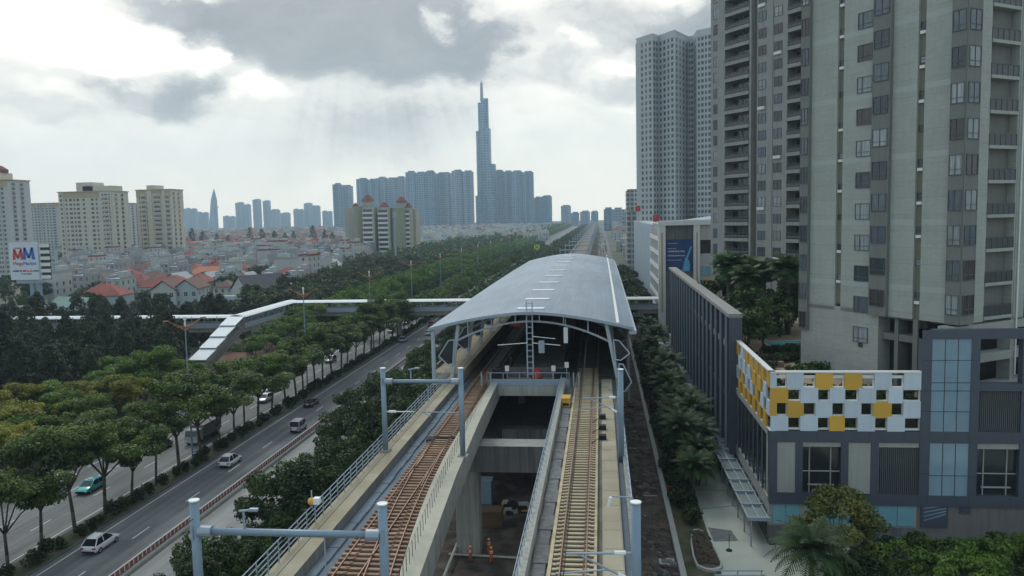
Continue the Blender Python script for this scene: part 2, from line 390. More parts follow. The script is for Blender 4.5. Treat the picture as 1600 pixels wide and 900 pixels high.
m['tealglass'] = M('teal_shop_glass', (.17, .36, .43), .12, var=.22, scale=.4, spec=.6)
m['darkglass'] = M('dark_glass', (.02, .024, .03), .12, var=.3, scale=.4, spec=.6)
m['tower'] = ZJ(M('tower_render', (.31, .332, .312), .85, var=.10, scale=2.2, streak=.05, big=.05, hband=.035), 1.85, .09)
m['towerband'] = M('tower_pale_band', (.335, .37, .36), .85, var=.06, scale=1.2, streak=.04)
m['spandrel'] = M('tower_spandrel', (.165, .175, .165), .85, var=.08, scale=1.0, streak=.12)
m['tower2'] = ZJ(M('tower_two_render', (.28, .285, .275), .85, var=.07, scale=.5, streak=.2), 3.7, .12)
m['tower2dark'] = M('tower_two_dark_strip', (.15, .145, .135), .85, var=.1, scale=.5, streak=.15)
m['tower3'] = M('tower_three_render', (.42, .455, .47), .85, var=.05, scale=.2, streak=.08)
m['creamwall'] = M('cream_render', (.50, .47, .385), .85, var=.06, scale=.2, streak=.08)
m['creamdark'] = M('ochre_render', (.40, .33, .21), .85, var=.08, scale=.2)
m['whitewall'] = M('white_render', (.42, .435, .425), .85, var=.08, scale=.2, streak=.12)
m['rail_glass'] = M('balcony_railing', (.035, .042, .052), .3, var=.15, scale=.6, spec=.5)
m['deckwood'] = M('terrace_deck', (.27, .215, .15), .85, var=.15, scale=.8)
m['pool'] = M('pool_water', (.10, .32, .36), .1, spec=.5)
m['signboard'] = M('sign_board', (.50, .56, .62), .5, var=.05)
m['signred'] = M('sign_red', (.52, .05, .05), .5, var=.04)
m['signblue'] = M('sign_blue', (.035, .13, .42), .5, var=.04)
m['poster'] = M('poster_blue', (.02, .055, .17), .5, var=.4, scale=.25)
m['posterlight'] = M('poster_light', (.11, .40, .62), .5, var=.3, scale=.5)
m['posterline'] = M('poster_lettering', (.42, .42, .48), .5, var=.1)
m['trunk'] = M('bark', (.085, .075, .062), .95, var=.3, scale=3)
m['winglass'] = GLASS('window_glass', [(0, (.035, .05, .06)), (.28, (.10, .13, .15)), (.52, (.22, .25, .26)), (.62, (.055, .045, .045)), (.74, (.085, .105, .14)), (.86, (.27, .31, .33)), (.985, (.14, .30, .22))])
m['farglass'] = GLASS('far_window_glass', [(0, (.05, .06, .075)), (.5, (.09, .10, .12)), (.8, (.16, .17, .19)), (.93, (.03, .035, .045))], .3)
m['winframe'] = M('window_frame', (.085, .095, .10), .6)
m['tyre'] = M('tyre', (.02, .02, .021), .85)
m['rim'] = M('wheel_rim', (.35, .36, .38), .4, .6)
m['carglass'] = M('car_glass', (.015, .018, .022), .08, spec=.6)
m['headlamp'] = M('headlamp', (.6, .62, .65), .2)
m['taillamp'] = M('taillamp', (.35, .02, .02), .3)
CAR = {k: M('car_paint_'+k, c, .3, .1, var=.02, coat=.6) for k, c in {'white': (.66, .68, .69), 'black': (.02, .02, .024), 'teal': (.03, .33, .33), 'silver': (.36, .38, .40), 'grey': (.09, .10, .11), 'red': (.30, .03, .03), 'blue': (.05, .10, .22)}.items()}
L = {}
L['median'] = LEAF('leaf_median', (.038, .070, .019), (.100, .145, .028))
L['green'] = LEAF('leaf_green', (.062, .115, .020), (.12, .19, .032), .15)
L['yellow'] = LEAF('leaf_yellow', (.15, .17, .027), (.25, .225, .03), .3)
L['dark'] = LEAF('leaf_dark', (.020, .030, .017), (.046, .062, .026), .35, .12)
L['bushy'] = LEAF('leaf_bushy', (.022, .042, .014), (.056, .090, .022), .2, .15)
L['palm'] = LEAF('leaf_palm', (.018, .042, .014), (.046, .086, .024), .2, .15)
L['olive'] = LEAF('leaf_olive', (.085, .105, .028), (.18, .18, .05), .15)
L['shrub'] = LEAF('leaf_shrub', (.016, .030, .011), (.040, .060, .018), .2, .1)
L['belt'] = LEAF('leaf_belt', (.032, .056, .021), (.062, .094, .032), .3, .15)
L['redbelt'] = LEAF('leaf_belt_red', (.055, .045, .030), (.04, .06, .028), .3, .15)
# ---------------------------------------------------------------- ground and roads
g = MB(); g.quad((-5000, -120, 0), (5000, -120, 0), (5000, 4600, 0), (-5000, 4600, 0)); struct('ground', g, m['ground'])
def strip(name, x0, x1, y0, y1, z, mat):
    b = MB(); b.quad((x0, y0, z), (x1, y0, z), (x1, y1, z), (x0, y1, z)); return struct(name, b, mat)
strip('road', -59.2, -48.9, -40, 2600, .006, m['asphalt'])
tag(bpy.data.objects['road'], 'highway carriageway heading away beside the hedge', None)
strip('road_opposite', -81.5, -62.8, -40, 2600, .006, m['asphalt2'])
strip('service_road', -48.5, -41, -40, 1200, .006, m['concrete_road'])
strip('road_far', -3.5, 9.5, 300, 2400, .006, m['asphalt2'])
b = MB(); b.box(-62.8, -59.2, -40, 2600, -.1, .14); struct('median_kerb', b, m['kerbdark'])
strip('median_verge', -62.55, -59.45, -40, 2600, .146, m['verge'])
b = MB(); b.box(-83.0, -81.5, -40, 2600, -.1, .14); struct('outer_kerb', b, m['kerb'])
strip('verge_left', -96, -83, -40, 900, .01, m['verge'])
strip('clearing_soil', -104, -83.2, 176, 226, .018, m['redsoil'])
strip('site_soil', -40.8, 7.4, -60, 320, .008, m['soil'])
strip('verge_palm', 8.1, 11.6, 40, 330, .012, m['verge'])
b = MB()
def dash(x, y0, y1, w_=.16): b.quad((x-w_/2, y0, .012), (x+w_/2, y0, .012), (x+w_/2, y1, .012), (x-w_/2, y1, .012))
dash(-58.3, -40, 1500, .2); dash(-49.7, -40, 600, .15); dash(-63.6, -40, 900, .18); dash(-80.9, -40, 600, .18)
for k in range(120):
    y = -25+k*12.0
    dash(-53.85, y+.5, y+4.1)
    for xx in (-67.6, -72.1, -76.6): dash(xx, y+2, y+5.6)
for k in range(40): dash(-72.3, 40+k*13, 44+k*13, .22)
struct('lane_markings', b, m['paint'])
# paving by the podium, with joints
b = MB(); b.quad((11.6, 60, .012), (17.7, 60, .012), (17.7, 240, .012), (11.6, 240, .012), 0)
b.quad((17.7, 40, .012), (90, 40, .012), (90, 85.9, .012), (17.7, 85.9, .012), 0)
b.quad((11.9, 86.5, .018), (14.6, 86.8, .018), (14.3, 89.8, .018), (11.8, 90.5, .018), 1)
b.quad((11.7, 96.2, .018), (17.6, 98.0, .018), (17.6, 98.12, .018), (11.7, 96.35, .018), 2)
b.quad((11.7, 103.0, .018), (17.6, 103.0, .018), (17.6, 103.12, .018), (11.7, 103.12, .018), 2)
for k in range(9): b.quad((18, 46+k*4.2, .018), (89, 46+k*4.2, .018), (89, 46.12+k*4.2, .018), (18, 46.12+k*4.2, .018), 2)
struct('pavement', b, [M('paving', (.40, .42, .37), .85, var=.1, scale=.8, big=.1), m['concdark'], m['kerbdark']])
b = MB(); b.box(7.45, 8.05, 30, 330, -.1, .42); struct('kerb_wall', b, m['kerb'])
tag(bpy.data.objects['kerb_wall'], 'pale low kerb wall between dark soil and palm strip')
# planter beside the pavement
b = MB()
for k in range(5):
    pass
pl = thing('planter_bed', 'curved pale kerbed planting bed with dark red groundcover on the pavement', 'planter', (10.6, 84, 0))
pts = [(9.3, 79.6), (10.2, 78.8), (11.0, 78.8), (11.7, 79.3), (11.95, 80.3), (11.8, 83.5), (11.5, 86.5), (11.1, 88.6), (10.6, 89.3), (10.1, 89.2), (9.7, 88.3), (9.3, 85.5), (9.15, 82)]
b = MB(); b.prism(pts, 0, .32); b.build('kerb', m['kerb'], pl)
b = MB(); b.prism([(10.55+(x-10.55)*.86, 84+(y-84)*.92) for x, y in pts], .3, .36); b.build('bed_soil', m['soil'], pl)
b = MB(); hrp = random.Random(8)
for k in range(160):
    x, y = 10.45+hrp.uniform(-.85, .95), 84+hrp.uniform(-4, 4.2); s = hrp.uniform(.10, .24); b.obox((x, y, .42+hrp.uniform(0, .12)), (s, s*.4, 0), (-s*.4, s, .05), (0, 0, .02))
b.build('groundcover', M('dark_red_leaves', (.05, .028, .025), .8, var=.4, scale=4, hue=(.035, .05, .022)), pl)
fence = thing('barrier_fence', 'long low red and white panel barrier between highway and service road', 'barrier', (-49.0, 100, 0))
b = MB(); b.box(-49.25, -48.72, -30, 420, -.05, .34); b.build('base', m['kerb'], fence)
b = MB(); b.box(-49.03, -48.95, -30, 420, 1.12, 1.22); b.box(-49.03, -48.95, -30, 420, .38, .46); b.build('handrail', m['whiteframe'], fence)
pr = MB(); pr.box(-49.02, -48.96, 0, 1.35, .46, 1.12, 0); pr.box(-49.05, -48.93, 1.35, 1.47, .34, 1.24, 1); 
pr.box(-49.025, -48.955, .55, .68, .46, 1.12, 1)
proto = None
for k in range(100):
    y = 68+k*1.62
    if proto is None:
        proto = pr.build('panel', [m['barrier'], m['whiteframe']], fence); proto.location.y = y-100+100*0; 
        y0 = y
        proto.location = Vector((0, 0, 0))+Vector((0, y, 0))
    else:
        c = dup(proto, None); c.location = (0, y, 0)
rest = MB()
for k in list(range(-48, 0))+list(range(100, 210)):
    y = 68+k*1.62
    rest.box(-49.02, -48.96, y, y+1.35, .46, 1.12, 0); rest.box(-49.05, -48.93, y+1.35, y+1.47, .34, 1.24, 1)
o = rest.build('panel', [m['barrier'], m['whiteframe']], fence); o['kind'] = 'stuff'

# ---------------------------------------------------------------- viaducts
ZR = 15.7
def inner(y):     # inner edge of the left deck bows out towards the camera, where the turnout needs room
    P = [(0, -7.6), (20, -8.9), (42, -10.3), (54, -11.05), (60, -11.4), (77, -12.1), (95, -12.55), (300, -12.6)]
    for (a, xa), (c, xc) in zip(P, P[1:]):
        if y <= c: t = (y-a)/(c-a); return xa+(xc-xa)*t
    return P[-1][1]
ysn = [8+i*4 for i in range(22)]+[96.5]
vl = thing('viaduct_deck', 'left concrete rail deck with beige walkway and rusty tracks, wider towards the front', 'viaduct deck', (-14.5, 50, 13))
prof = [(-18.9, 13.9), (-18.9, 16.25), (-17.25, 16.25), (-17.25, 15.35), (-15.9, 15.35), (-15.9, 15.50), (-1.2, 15.50), (-1.2, 15.95), (0, 15.95), (0, 13.75), (-2.4, 13.2), (-16.5, 13.0)]
inn = {6, 7, 8, 9, 10}
pm = [0, 1, 2, 3, 3, 4, 5, 5, 0, 0, 0, 0]
b = MB(); b.sweep([(x, z) for x, z in prof], ysn, lambda y, i: (min(inner(y)-.8, -13.38+min(2.6, .00213*max(0, 72-y)**2))+1.2) if i in (6, 7) else (inner(y) if i in inn else 0), pm)
b.build('girder', [m['conc'], m['cream'], m['concdark'], m['trough'], m['bed'], M('ribbed_parapet', (.37, .355, .29), .85, var=.16, scale=1.2, big=.1)], vl)
b = MB()
for k in range(44):      # cable trough lids
    y = 9+k*2
    b.box(-17.2, -16.55+.04*math.sin(k*2.1), y, y+1.93, 15.37, 15.52+.02*math.sin(k*1.3))
b.build('trough_cover', m['trough'], vl)
vr = thing('viaduct_deck', 'right concrete rail deck with tan sleepers and narrow parapet by the opening', 'viaduct deck', (-1.8, 50, 13))
prof = [(-4.95, 13.8), (-4.95, 16.15), (-4.4, 16.15), (-4.4, 15.22), (-.1, 15.22), (-.1, 15.95), (1.15, 15.95), (1.15, 15.6), (1.6, 15.6), (1.6, 16.15), (1.95, 16.15), (1.95, 13.8), (.6, 13.2), (-3.6, 13.2)]
b = MB(); b.sweep(prof, ysn, None, [0, 1, 1, 2, 1, 3, 1, 4, 0, 0, 0, 0, 0, 0])
b.build('girder', [m['conc'], m['conclight'], m['slab'], m['cream'], m['trough']], vr)
b = MB()
for k in range(60):
    y = 9+k*1.45; b.box(-.02, 1.08, y, y+1.42, 15.952, 15.985+.008*math.sin(k*2.7))
b.build('walkway_slab', m['cream'], vr)
b = MB(); b.box(-4.2, -3.45, 8, 94, 15.23, 15.38); 
for k in range(17): b.box(-4.25, -3.3, 10+k*5.1, 12.6+k*5.1, 15.38, 15.43)
b.build('floor_drain', m['concdark'], vr)
b = MB(); b.box(-3.08, -.62, 8, 232, 15.2, 15.50); b.build('track_bed', m['bed'], vr)
b = MB(); b.box(-3.3, -3.08, 8, 232, 15.23, 15.56); b.box(-.62, -.44, 8, 232, 15.23, 15.56); b.build('plinth', m['tan'], vr)

def rail_bar(mb, pts):
    for (x0, y0), (x1, y1) in zip(pts, pts[1:]):
        mb.bar((x0, y0, ZR-.07), (x1, y1, ZR-.07), .085, .14, 0); mb.bar((x0, y0, ZR+.005), (x1, y1, ZR+.005), .055, .01, 1)
def track(xc, label, slmat, y0=10, y1=232, turnout=False):
    t = thing('railway_track', label, 'railway track', (xc, 50, 15.3))
    ys = [y0, 30, 60, 100, 160, y1]
    for s in (-1, 1):
        b = MB(); rail_bar(b, [(xc+s*.75, y) for y in ys]); b.build('rail', [m['rail'], m['railtop']], t)
    if turnout:
        yy = [72-i*3 for i in range(21)]
        for s in (-1, 1):
            b = MB(); rail_bar(b, [(xc+s*.75+.00213*(72-y)**2, y) for y in yy]); b.build('rail', [m['rail'], m['railtop']], t)
        b = MB(); b.bar((-15.6, 71.5, ZR-.1), (-12.6, 71.5, ZR-.1), .3, .2); b.box(-16.1, -15.5, 70.4, 71.6, 15.25, 15.75); b.build('point_machine', m['black'], t)
        gr = MB(); rail_bar(gr, [(xc-.55, 66), (xc-.55, 60)]); rail_bar(gr, [(xc+.55+.00213*100, 62), (xc+.55+.00213*196, 58)]); gr.build('check_rail', [m['rail'], m['railtop']], t)
    sp_ = .66
    pr = MB(); pr.box(-1.22, 1.22, -.12, .12, 15.24, 15.60, 0)
    for s in (-1, 1):
        pr.box(s*.75-.19, s*.75+.19, -.15, .15, 15.601, 15.635, 0); pr.box(s*.62-.05, s*.62+.05, -.09, .09, 15.631, 15.67, 1)
    first = None; rest = MB(); far_ = MB(); k0 = 0
    n_all = int((y1-y0)/sp_)
    for k in range(n_all):
        y = y0+.3+k*sp_; dx = .00213*(72-y)**2 if turnout and y < 72 else 0
        near = 39.5 <= y < 39.5+100*sp_ and k0 < 100
        if near and dx < 2.6:
            k0 += 1
            if first is None:
                first = pr.build('sleeper', [slmat, m['rail']], t); c = first; c.data.transform(Matrix.Translation((t.location.x, t.location.y, t.location.z)) @ Matrix.Translation(-Vector((0, 0, 0))) if False else Matrix.Identity(4))
                # sleeper mesh was stored relative to the track's base; shift it back onto the track axis
                c.data.transform(Matrix.Translation((t.location.x, t.location.y, 0)))
            else: c = dup(first, None)
            c.location = (dx/2, y-t.location.y, 0)
            c.scale = ((2.44+dx)/2.44, 1, 1) if dx > .02 else (1, 1, 1)
        elif y > 98: far_.box(xc-1.22, xc+1.22, y-.13, y+.13, 15.24, 15.56)
        else:
            ex = min(dx, 2.6)
            rest.box(xc-1.22, xc+1.22+ex, y-.13, y+.13, 15.24, 15.58)
    o = rest.build('sleeper', slmat, t); o['kind'] = 'stuff'
    o = far_.build('sleeper', m['concdark'], t); o['kind'] = 'stuff'
    return t
track(-14.75, 'rusty left track splitting into a turnout near the catenary portal', m['rust'], turnout=True)
track(-1.82, 'straight tan-sleepered track on the right deck', m['tan'])

def railing(name, label, x, y0, y1, z, mat, h=1.1, step=1.5, rails=(1.0, .55, .2), xf=None, nmax=100, r=.03, lean=0, pw=.03):
    t = thing(name, label, 'railing', (x, (y0+y1)/2, z))
    X = xf or (lambda y: x)
    ys = list(np.arange(y0, y1+.01, 4.0)) 
    for h_ in rails:
        b = MB()
        for a, c in zip(ys, ys[1:]): b.tube((X(a)+lean*h_, a, z+h*h_), (X(c)+lean*h_, c, z+h*h_), r, n=5)
        b.build('pipe_rail', mat, t)
    n = int((y1-y0)/step); first = None; rest = MB()
    order = sorted(range(n), key=lambda k: abs(y0+k*step-55))
    for q, k in enumerate(order):
        y = y0+k*step
        if q < nmax:
            if first is None:
                pb = MB(); pb.box(X(y)-pw, X(y)+pw, y-pw, y+pw, z, z+h); 
                first = pb.build('post', mat, t); fx, fy = X(y), y
            else:
                c = dup(first, None); c.location = (X(y)-fx, y-fy, 0)
        else: rest.box(X(y)-pw, X(y)+pw, y-pw, y+pw, z, z+h)
    if rest.v: o = rest.build('post', mat, t); o['kind'] = 'stuff'
    return t
railing('guard_railing', 'galvanised multi-pipe railing along the outer edge of the left walkway', -18.75, 10, 96, 16.25, m['galv'], 1.35, 1.5, (1.0, .76, .52, .28), r=.035)
railing('guard_railing', 'thin dark-posted railing on the ribbed strip beside the left track', -12.0, 10, 94, 15.95, m['black'], 1.0, 1.0, (1.0,), xf=lambda y: inner(y)-.85, r=.008, pw=.016)
railing('guard_railing', 'galvanised railing on the narrow parapet by the central opening', -4.8, 10, 95, 16.15, m['galv'], .95, 1.3, (1.0, .5), r=.025)
railing('guard_railing', 'pipe railing along the outer edge of the right walkway', 1.85, 10, 96, 16.15, m['galv'], 1.2, 1.5, (1.0, .66, .33), r=.03)

# signalling boxes beside the right track
sb = thing('trackside_cabinet', 'yellow trackside cabinet at the station end of the right track', 'equipment box', (-4.0, 86, 15.4))
b = MB(); b.box(-4.35, -3.5, 84.6, 86.2, 15.4, 16.3); b.box(-4.4, -3.45, 84.5, 86.3, 16.3, 16.36); b.build('body', m['yellow'], sb)
b = MB(); b.box(-4.25, -3.6, 84.57, 84.6, 15.55, 15.8); b.build('door', m['black'], sb)
for k, y in enumerate((70.2, 73.5, 77.4)):
    tb = thing('signal_box', ('squat dark signal box nearest along the right walkway', 'middle dark signal box along the right walkway', 'dark signal box nearest the station by the right walkway')[k], 'equipment box', (-.3, y, 15.3), 'signal boxes by the right walkway')
    b = MB(); b.box(-.34, .3, y-.3, y+.35, 15.985, 16.4); b.build('casing', m['black'], tb)
    b = MB(); b.tube((-1.0, y, 15.62), (-.34, y, 16.1), .03, n=5); b.build('cable', m['black'], tb)

# piers
def pier(label, y, xs, cap, zc0=9.3, zc1=12.1, w_=2.5):
    t = thing('viaduct_pier', label, 'pier', (xs[0], y, 0), 'viaduct piers')
    for x in xs:
        b = MB(); b.prism([(x-w_/2+.3, y-w_/2), (x+w_/2-.3, y-w_/2), (x+w_/2, y-w_/2+.3), (x+w_/2, y+w_/2-.3), (x+w_/2-.3, y+w_/2), (x-w_/2+.3, y+w_/2), (x-w_/2, y+w_/2-.3), (x-w_/2, y-w_/2+.3)], -.3, zc0)
        b.build('column', m['conc'], t)
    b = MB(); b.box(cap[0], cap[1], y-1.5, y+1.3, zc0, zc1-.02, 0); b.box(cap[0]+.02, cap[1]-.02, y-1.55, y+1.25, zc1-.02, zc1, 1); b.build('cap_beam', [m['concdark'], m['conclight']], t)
    b = MB()
    for x in (-17, -13.5, -3.6, .4): b.box(x-.5, x+.5, y-.6, y+.6, zc1, 13.05)
    b.build('bearing', m['conc'], t)
pier('square concrete pier carrying both decks behind the orange workers', 82.4, [-14.4, -1.6], (-18.2, 1.4))
pier('concrete pier under the decks closest to the camera', 46, [-15.2, -1.6], (-18.6, 1.4))
for k in range(34):
    y = 262+k*36
    t = thing('viaduct_pier', 'pier of the single wide viaduct beyond the station', 'pier', (-8.5, y, 0), 'piers beyond the station')
    b = MB(); b.box(-12, -9, y-1, y+1, -.3, 11); b.build('column', m['conc'], t)
    b = MB(); b.box(-14.5, -6.5, y-1.3, y+1.3, 11, 13); b.build('cap_beam', m['conc'], t)
vb = thing('viaduct_deck', 'long rail deck running away beyond the station towards the skyline', 'viaduct deck', (-8.3, 400, 13))
b = MB(); b.sweep([(-15.8, 13.5), (-15.8, 16.3), (-15.2, 16.3), (-15.2, 15.3), (-5.8, 15.3), (-5.8, 16.3), (-5.2, 16.3), (-5.2, 13.5), (-7, 13), (-14, 13)], [234, 500, 900, 1500, 2200], None, [0, 0, 0, 1, 0, 0, 0, 0, 0, 0])
b.build('girder', [m['conc'], M('far_trackbed', (.155, .14, .125), .9, var=.3, scale=.35)], vb)
b = MB()
for x in (-14.0, -12.5, -8.5, -7.0): b.bar((x, 234, 15.7), (x, 2200, 15.7), .12, .2)
b.build('rail', m['railtop'], vb)

# ---------------------------------------------------------------- station
st_ = thing('metro_station', 'elevated metro station under a long curved grey-blue roof', 'station', (-8.5, 96, 0))
YS0, YS1 = 95.0, 238.0
XL, XR, XC = -20.9, 3.75, -8.7
def roofz(x):
    u = (x-XC)/((XR-XL)/2); return 24.45-1.95*abs(u)**1.65
def camber(y): return .3*(1-(2*(y-YS0)/(YS1-YS0)-1)**2)
def longbox(x0, x1, ya, yb, z0, z1):
    b = MB()
    for i in range(14):
        a = ya+(yb-ya)*i/14; c = ya+(yb-ya)*(i+1)/14; p0, p1 = camber(a), camber(c)
        b.add([(x0, a, z0+p0), (x1, a, z0+p0), (x1, a, z1+p0), (x0, a, z1+p0), (x0, c, z0+p1), (x1, c, z0+p1), (x1, c, z1+p1), (x0, c, z1+p1)], [(0, 1, 2, 3), (7, 6, 5, 4), (0, 4, 5, 1), (1, 5, 6, 2), (2, 6, 7, 3), (3, 7, 4, 0)])
    return b
xs = [XL+(XR-XL)*i/28 for i in range(29)]
b = MB(); n_ = len(xs)
ysr = [YS0+(YS1-YS0)*i/20 for i in range(21)]
pts = [(x, roofz(x)) for x in xs]+[(x, roofz(x)-.28) for x in reversed(xs)]
b.sweep(pts, ysr); b.v = [(x, y, z+camber(y)) for x, y, z in b.v]; roof = b.build('roof', m['roof'], st_)
b = MB()
for i in range(28): b.bar((xs[i], YS0-.04, roofz(xs[i])-.12), (xs[i+1], YS0-.04, roofz(xs[i+1])-.12), .22, .36)
b.build('fascia', m['galv'], roof)
b = longbox(XR-2.0, XR-1.65, YS0+.3, YS1-.5, roofz(XR-1.8)-.02, roofz(XR-1.8)+.16)
b.build('gutter', m['whiteframe'], roof)
b = longbox(XR-.5, XR+.35, YS0-.2, YS1-1, roofz(XR)-.75, roofz(XR)-.32); b.build('eave_panel', m['galv'], roof)
b = longbox(XL-.15, XL+.12, YS0-.1, YS1-1, roofz(XL)-.38, roofz(XL)-.02); b.build('eave_gutter', m['galv'], roof)
sk = [97.5, 108, 120, 133, 147, 161, 176, 190, 204, 218]
f0 = None
for k, y in enumerate(sk):
    b = MB(); zz = roofz(XC)+camber(y)
    b.box(-10.35, -7.05, y, y+1.3, zz-.05, zz+.10, 0); b.build('ridge_vent', m['cap'], roof)
# end trusses and columns
def frame(y, front=False):
    b = MB()
    def ch(x): u = (x+8.6)/9.9; return 23.15-2.75*abs(u)**2.0
    xx = [-18.3+i*(19.6/20) for i in range(21)]
    for a, c in zip(xx, xx[1:]): b.tube((a, y, ch(a)), (c, y, ch(c)), .14, n=6)
    for a in xx[2:-1:3]: b.bar((a, y, ch(a)), (a, y, roofz(a)-.25), .12)
    b.build('roof_truss', m['steel'], st_)
    for xa, xb in ((-18.6, -17.5), (1.95, .55)):
        b = MB(); b.obox(((xa+xb)/2, y, 19.2), (.21, 0, 0), (0, .21, 0), ((xb-xa)/2, 0, 3.6)); b.build('column', m['steel'], st_)
for y in [96.2+i*11.7 for i in range(12)]: frame(y)
def lozenge(x0, x1, y, z0, z1, out, glassm=None):
    """glazed side panel in a bent steel frame"""
    b = MB(); P = [(x0, z1), (x0+out*.35, z1-.1), (x0+out, z0+(z1-z0)*.34), (x0+out*.45, z0), (x0+out*.12, z0+.1)]
    for i in range(len(P)): a, c = P[i], P[(i+1) % len(P)]; b.tube((a[0], y, a[1]), (c[0], y, c[1]), .085, n=6)
    o = b.build('side_panel_frame', m['steel'], st_)
    q = MB(); vs = [(p[0], y, p[1]) for p in P]+[(p[0], y+.05, p[1]) for p in P]; q.add(vs, [(4, 3, 2, 1, 0), (5, 6, 7, 8, 9)]); q.build('pane', m['darkglass'], o)
for i in range(12):
    y = 95.8+i*11.7
    lozenge(-18.0, 0, y, 17.9, 21.0, -2.0)
    if i < 12: lozenge(1.4, 0, y, 18.4, 20.9, 1.9); lozenge(2.0, 0, y, 14.6, 18.0, 1.5)
b = MB(); b.tube((XL+.35, 95.4, 15.5), (XL+.35, 95.4, roofz(XL)-.35), .26, n=10); b.build('corner_post', m['steel'], st_)
# side walls, platform, concourse
b = MB(); b.box(3.1, 3.3, 97.5, 236, 13, 21.9); b.build('side_wall', m['panelgrey'], st_)
b = MB()
for k in range(46): b.box(3.3, 3.36, 98+k*3, 98.12+k*3, 13, 21.9)
b.build('wall_joint', m['concdark'], st_)
b = MB(); b.box(-21.2, -21.0, 100, 236, 7.4, 17.2); b.build('side_wall', m['panelgrey'], st_)
b = MB(); b.box(-20.9, -17.3, 96.6, 236, 15.3, 16.75); b.build('side_walkway', m['cream'], st_)
b = MB(); b.box(-11.7, -4.7, 100, 232, 15.3, 16.75, 0); b.box(-11.7, -11.5, 100, 232, 16.75, 18.2, 1); b.box(-4.9, -4.7, 100, 232, 16.75, 18.2, 1); b.build('platform', [m['concdark'], m['darkglass']], st_)
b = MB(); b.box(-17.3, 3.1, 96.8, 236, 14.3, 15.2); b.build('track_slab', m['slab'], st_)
b = MB(); b.box(-14.0, -3.85, 94.6, 99.9, 14.3, 15.5, 0); b.build('end_deck', m['conclight'], st_)
b = MB(); b.box(-13.9, -3.95, 94.62, 94.72, 15.53, 16.35); b.build('end_panel', m['galv'], st_)
b = MB(); b.tube((-13.9, 94.67, 17.1), (-3.95, 94.67, 17.1), .05, n=6); 
for k in range(6): b.tube((-13.9+k*1.99, 94.67, 16.3), (-13.9+k*1.99, 94.67, 17.1), .05, n=6)
b.build('end_railing', m['galv'], st_)
for x in (-14.5, -13.4, -3.4, -2.9+.1):
    b = MB(); b.box(x-.09, x+.09, 94.2, 94.4, 14.6, 17.2); b.build('gate_post', m['galv'], st_)
b = MB(); b.box(-12.5, -4.2, 97, 98.5, 7.4, 9.5); b.build('concourse_beam', m['concdark'], st_)
b = MB(); b.box(-20.9, 3.0, 98.6, 236, 6.9, 7.4); b.build('concourse_floor', m['concdark'], st_)
b = MB(); b.box(-20.8, 3.0, 128, 128.4, 7.42, 14.28); b.build('concourse_shade_wall', m['dark'], st_)  # dark sheet added across the concourse so the void reads as deep shade
for k in range(4):
    for x in (-12.3, -4.4):
        b = MB(); b.box(x-.5, x+.5, 120+k*34-.5, 120+k*34+.5, 0, 14.2); b.build('concourse_column', m['concdark'], st_)  # columns given dark concrete to stand in for the shade inside
b = MB(); b.box(-20.5, -16.5, 97, 98.5, 9.5, 13); b.build('end_wall', m['conc'], st_)
# things on the end deck
for x, lab in ((-12.6, 'dark equipment cabinet on the left of the station end deck'), (-5.0, 'dark equipment cabinet on the right of the station end deck')):
    c = thing('equipment_cabinet', lab, 'equipment box', (x, 97, 15.5)); b = MB(); b.box(x-.9, x+.9, 96.6, 98, 15.5, 16.9); b.build('body', m['black'], c)
    b = MB(); b.box(x-.95, x+.95, 96.55, 98.05, 16.9, 16.98); b.build('top', m['dark'], c)
for k, (x, y, z) in enumerate(((-11.6, 96.2, 17.0), (-5.9, 96.2, 17.0), (-4.3, 96.4, 17.4))):
    c = thing('platform_sign', ('small white square sign above the left cabinet of the end deck', 'small white sign just right of the red tarpaulin', 'small white square sign above the right cabinet')[k], 'sign', (x, y, 15.5))
    b = MB(); b.box(x-.25, x+.25, y-.04, y, z, z+.7); b.build('board', m['whiteframe'], c); b = MB(); b.box(x-.05, x+.05, y+.001, y+.08, 15.5, z+.3); b.build('pole', m['galv'], c)
c = thing('tarpaulin_drum', 'bright red covered drum behind the end deck railing', 'drum', (-8.0, 96.5, 15.5))
b = MB(); b.path([(-8.0, 96.5, 15.5), (-8.0, 96.5, 16.2), (-8.0, 96.5, 17.0), (-8, 96.5, 17.35)], [.62, .68, .6, .2], 12); b.build('cover', m['red'], c); b = MB(); b.tube((-8, 96.5, 16.1), (-8, 96.5, 16.2), .72, n=12); b.build('strap', m['black'], c)
c = thing('hanging_sign', 'white hanging sign board under the front of the roof', 'sign', (-3.0, 95.8, 22)); b = MB(); b.box(-4.55, -4.05, 95.3, 95.5, 20.6, 22.5); b.build('board', m['whitesheet'], c); b = MB(); b.tube((-4.3, 95.4, 22.5), (-4.3, 95.4, 23.6), .04, n=5); b.build('hanger', m['steel'], c)
c = thing('station_display', 'dim red lit sign hanging under the roof by the left track', 'sign', (-11, 108, 20)); b = MB(); b.box(-12.4, -10.9, 107.8, 108, 20.9, 21.3); b.build('board', m['red'], c); b = MB(); b.tube((-11.6, 107.9, 21.3), (-11.6, 107.9, 23.8), .03, n=5); b.build('hanger', m['steel'], c)

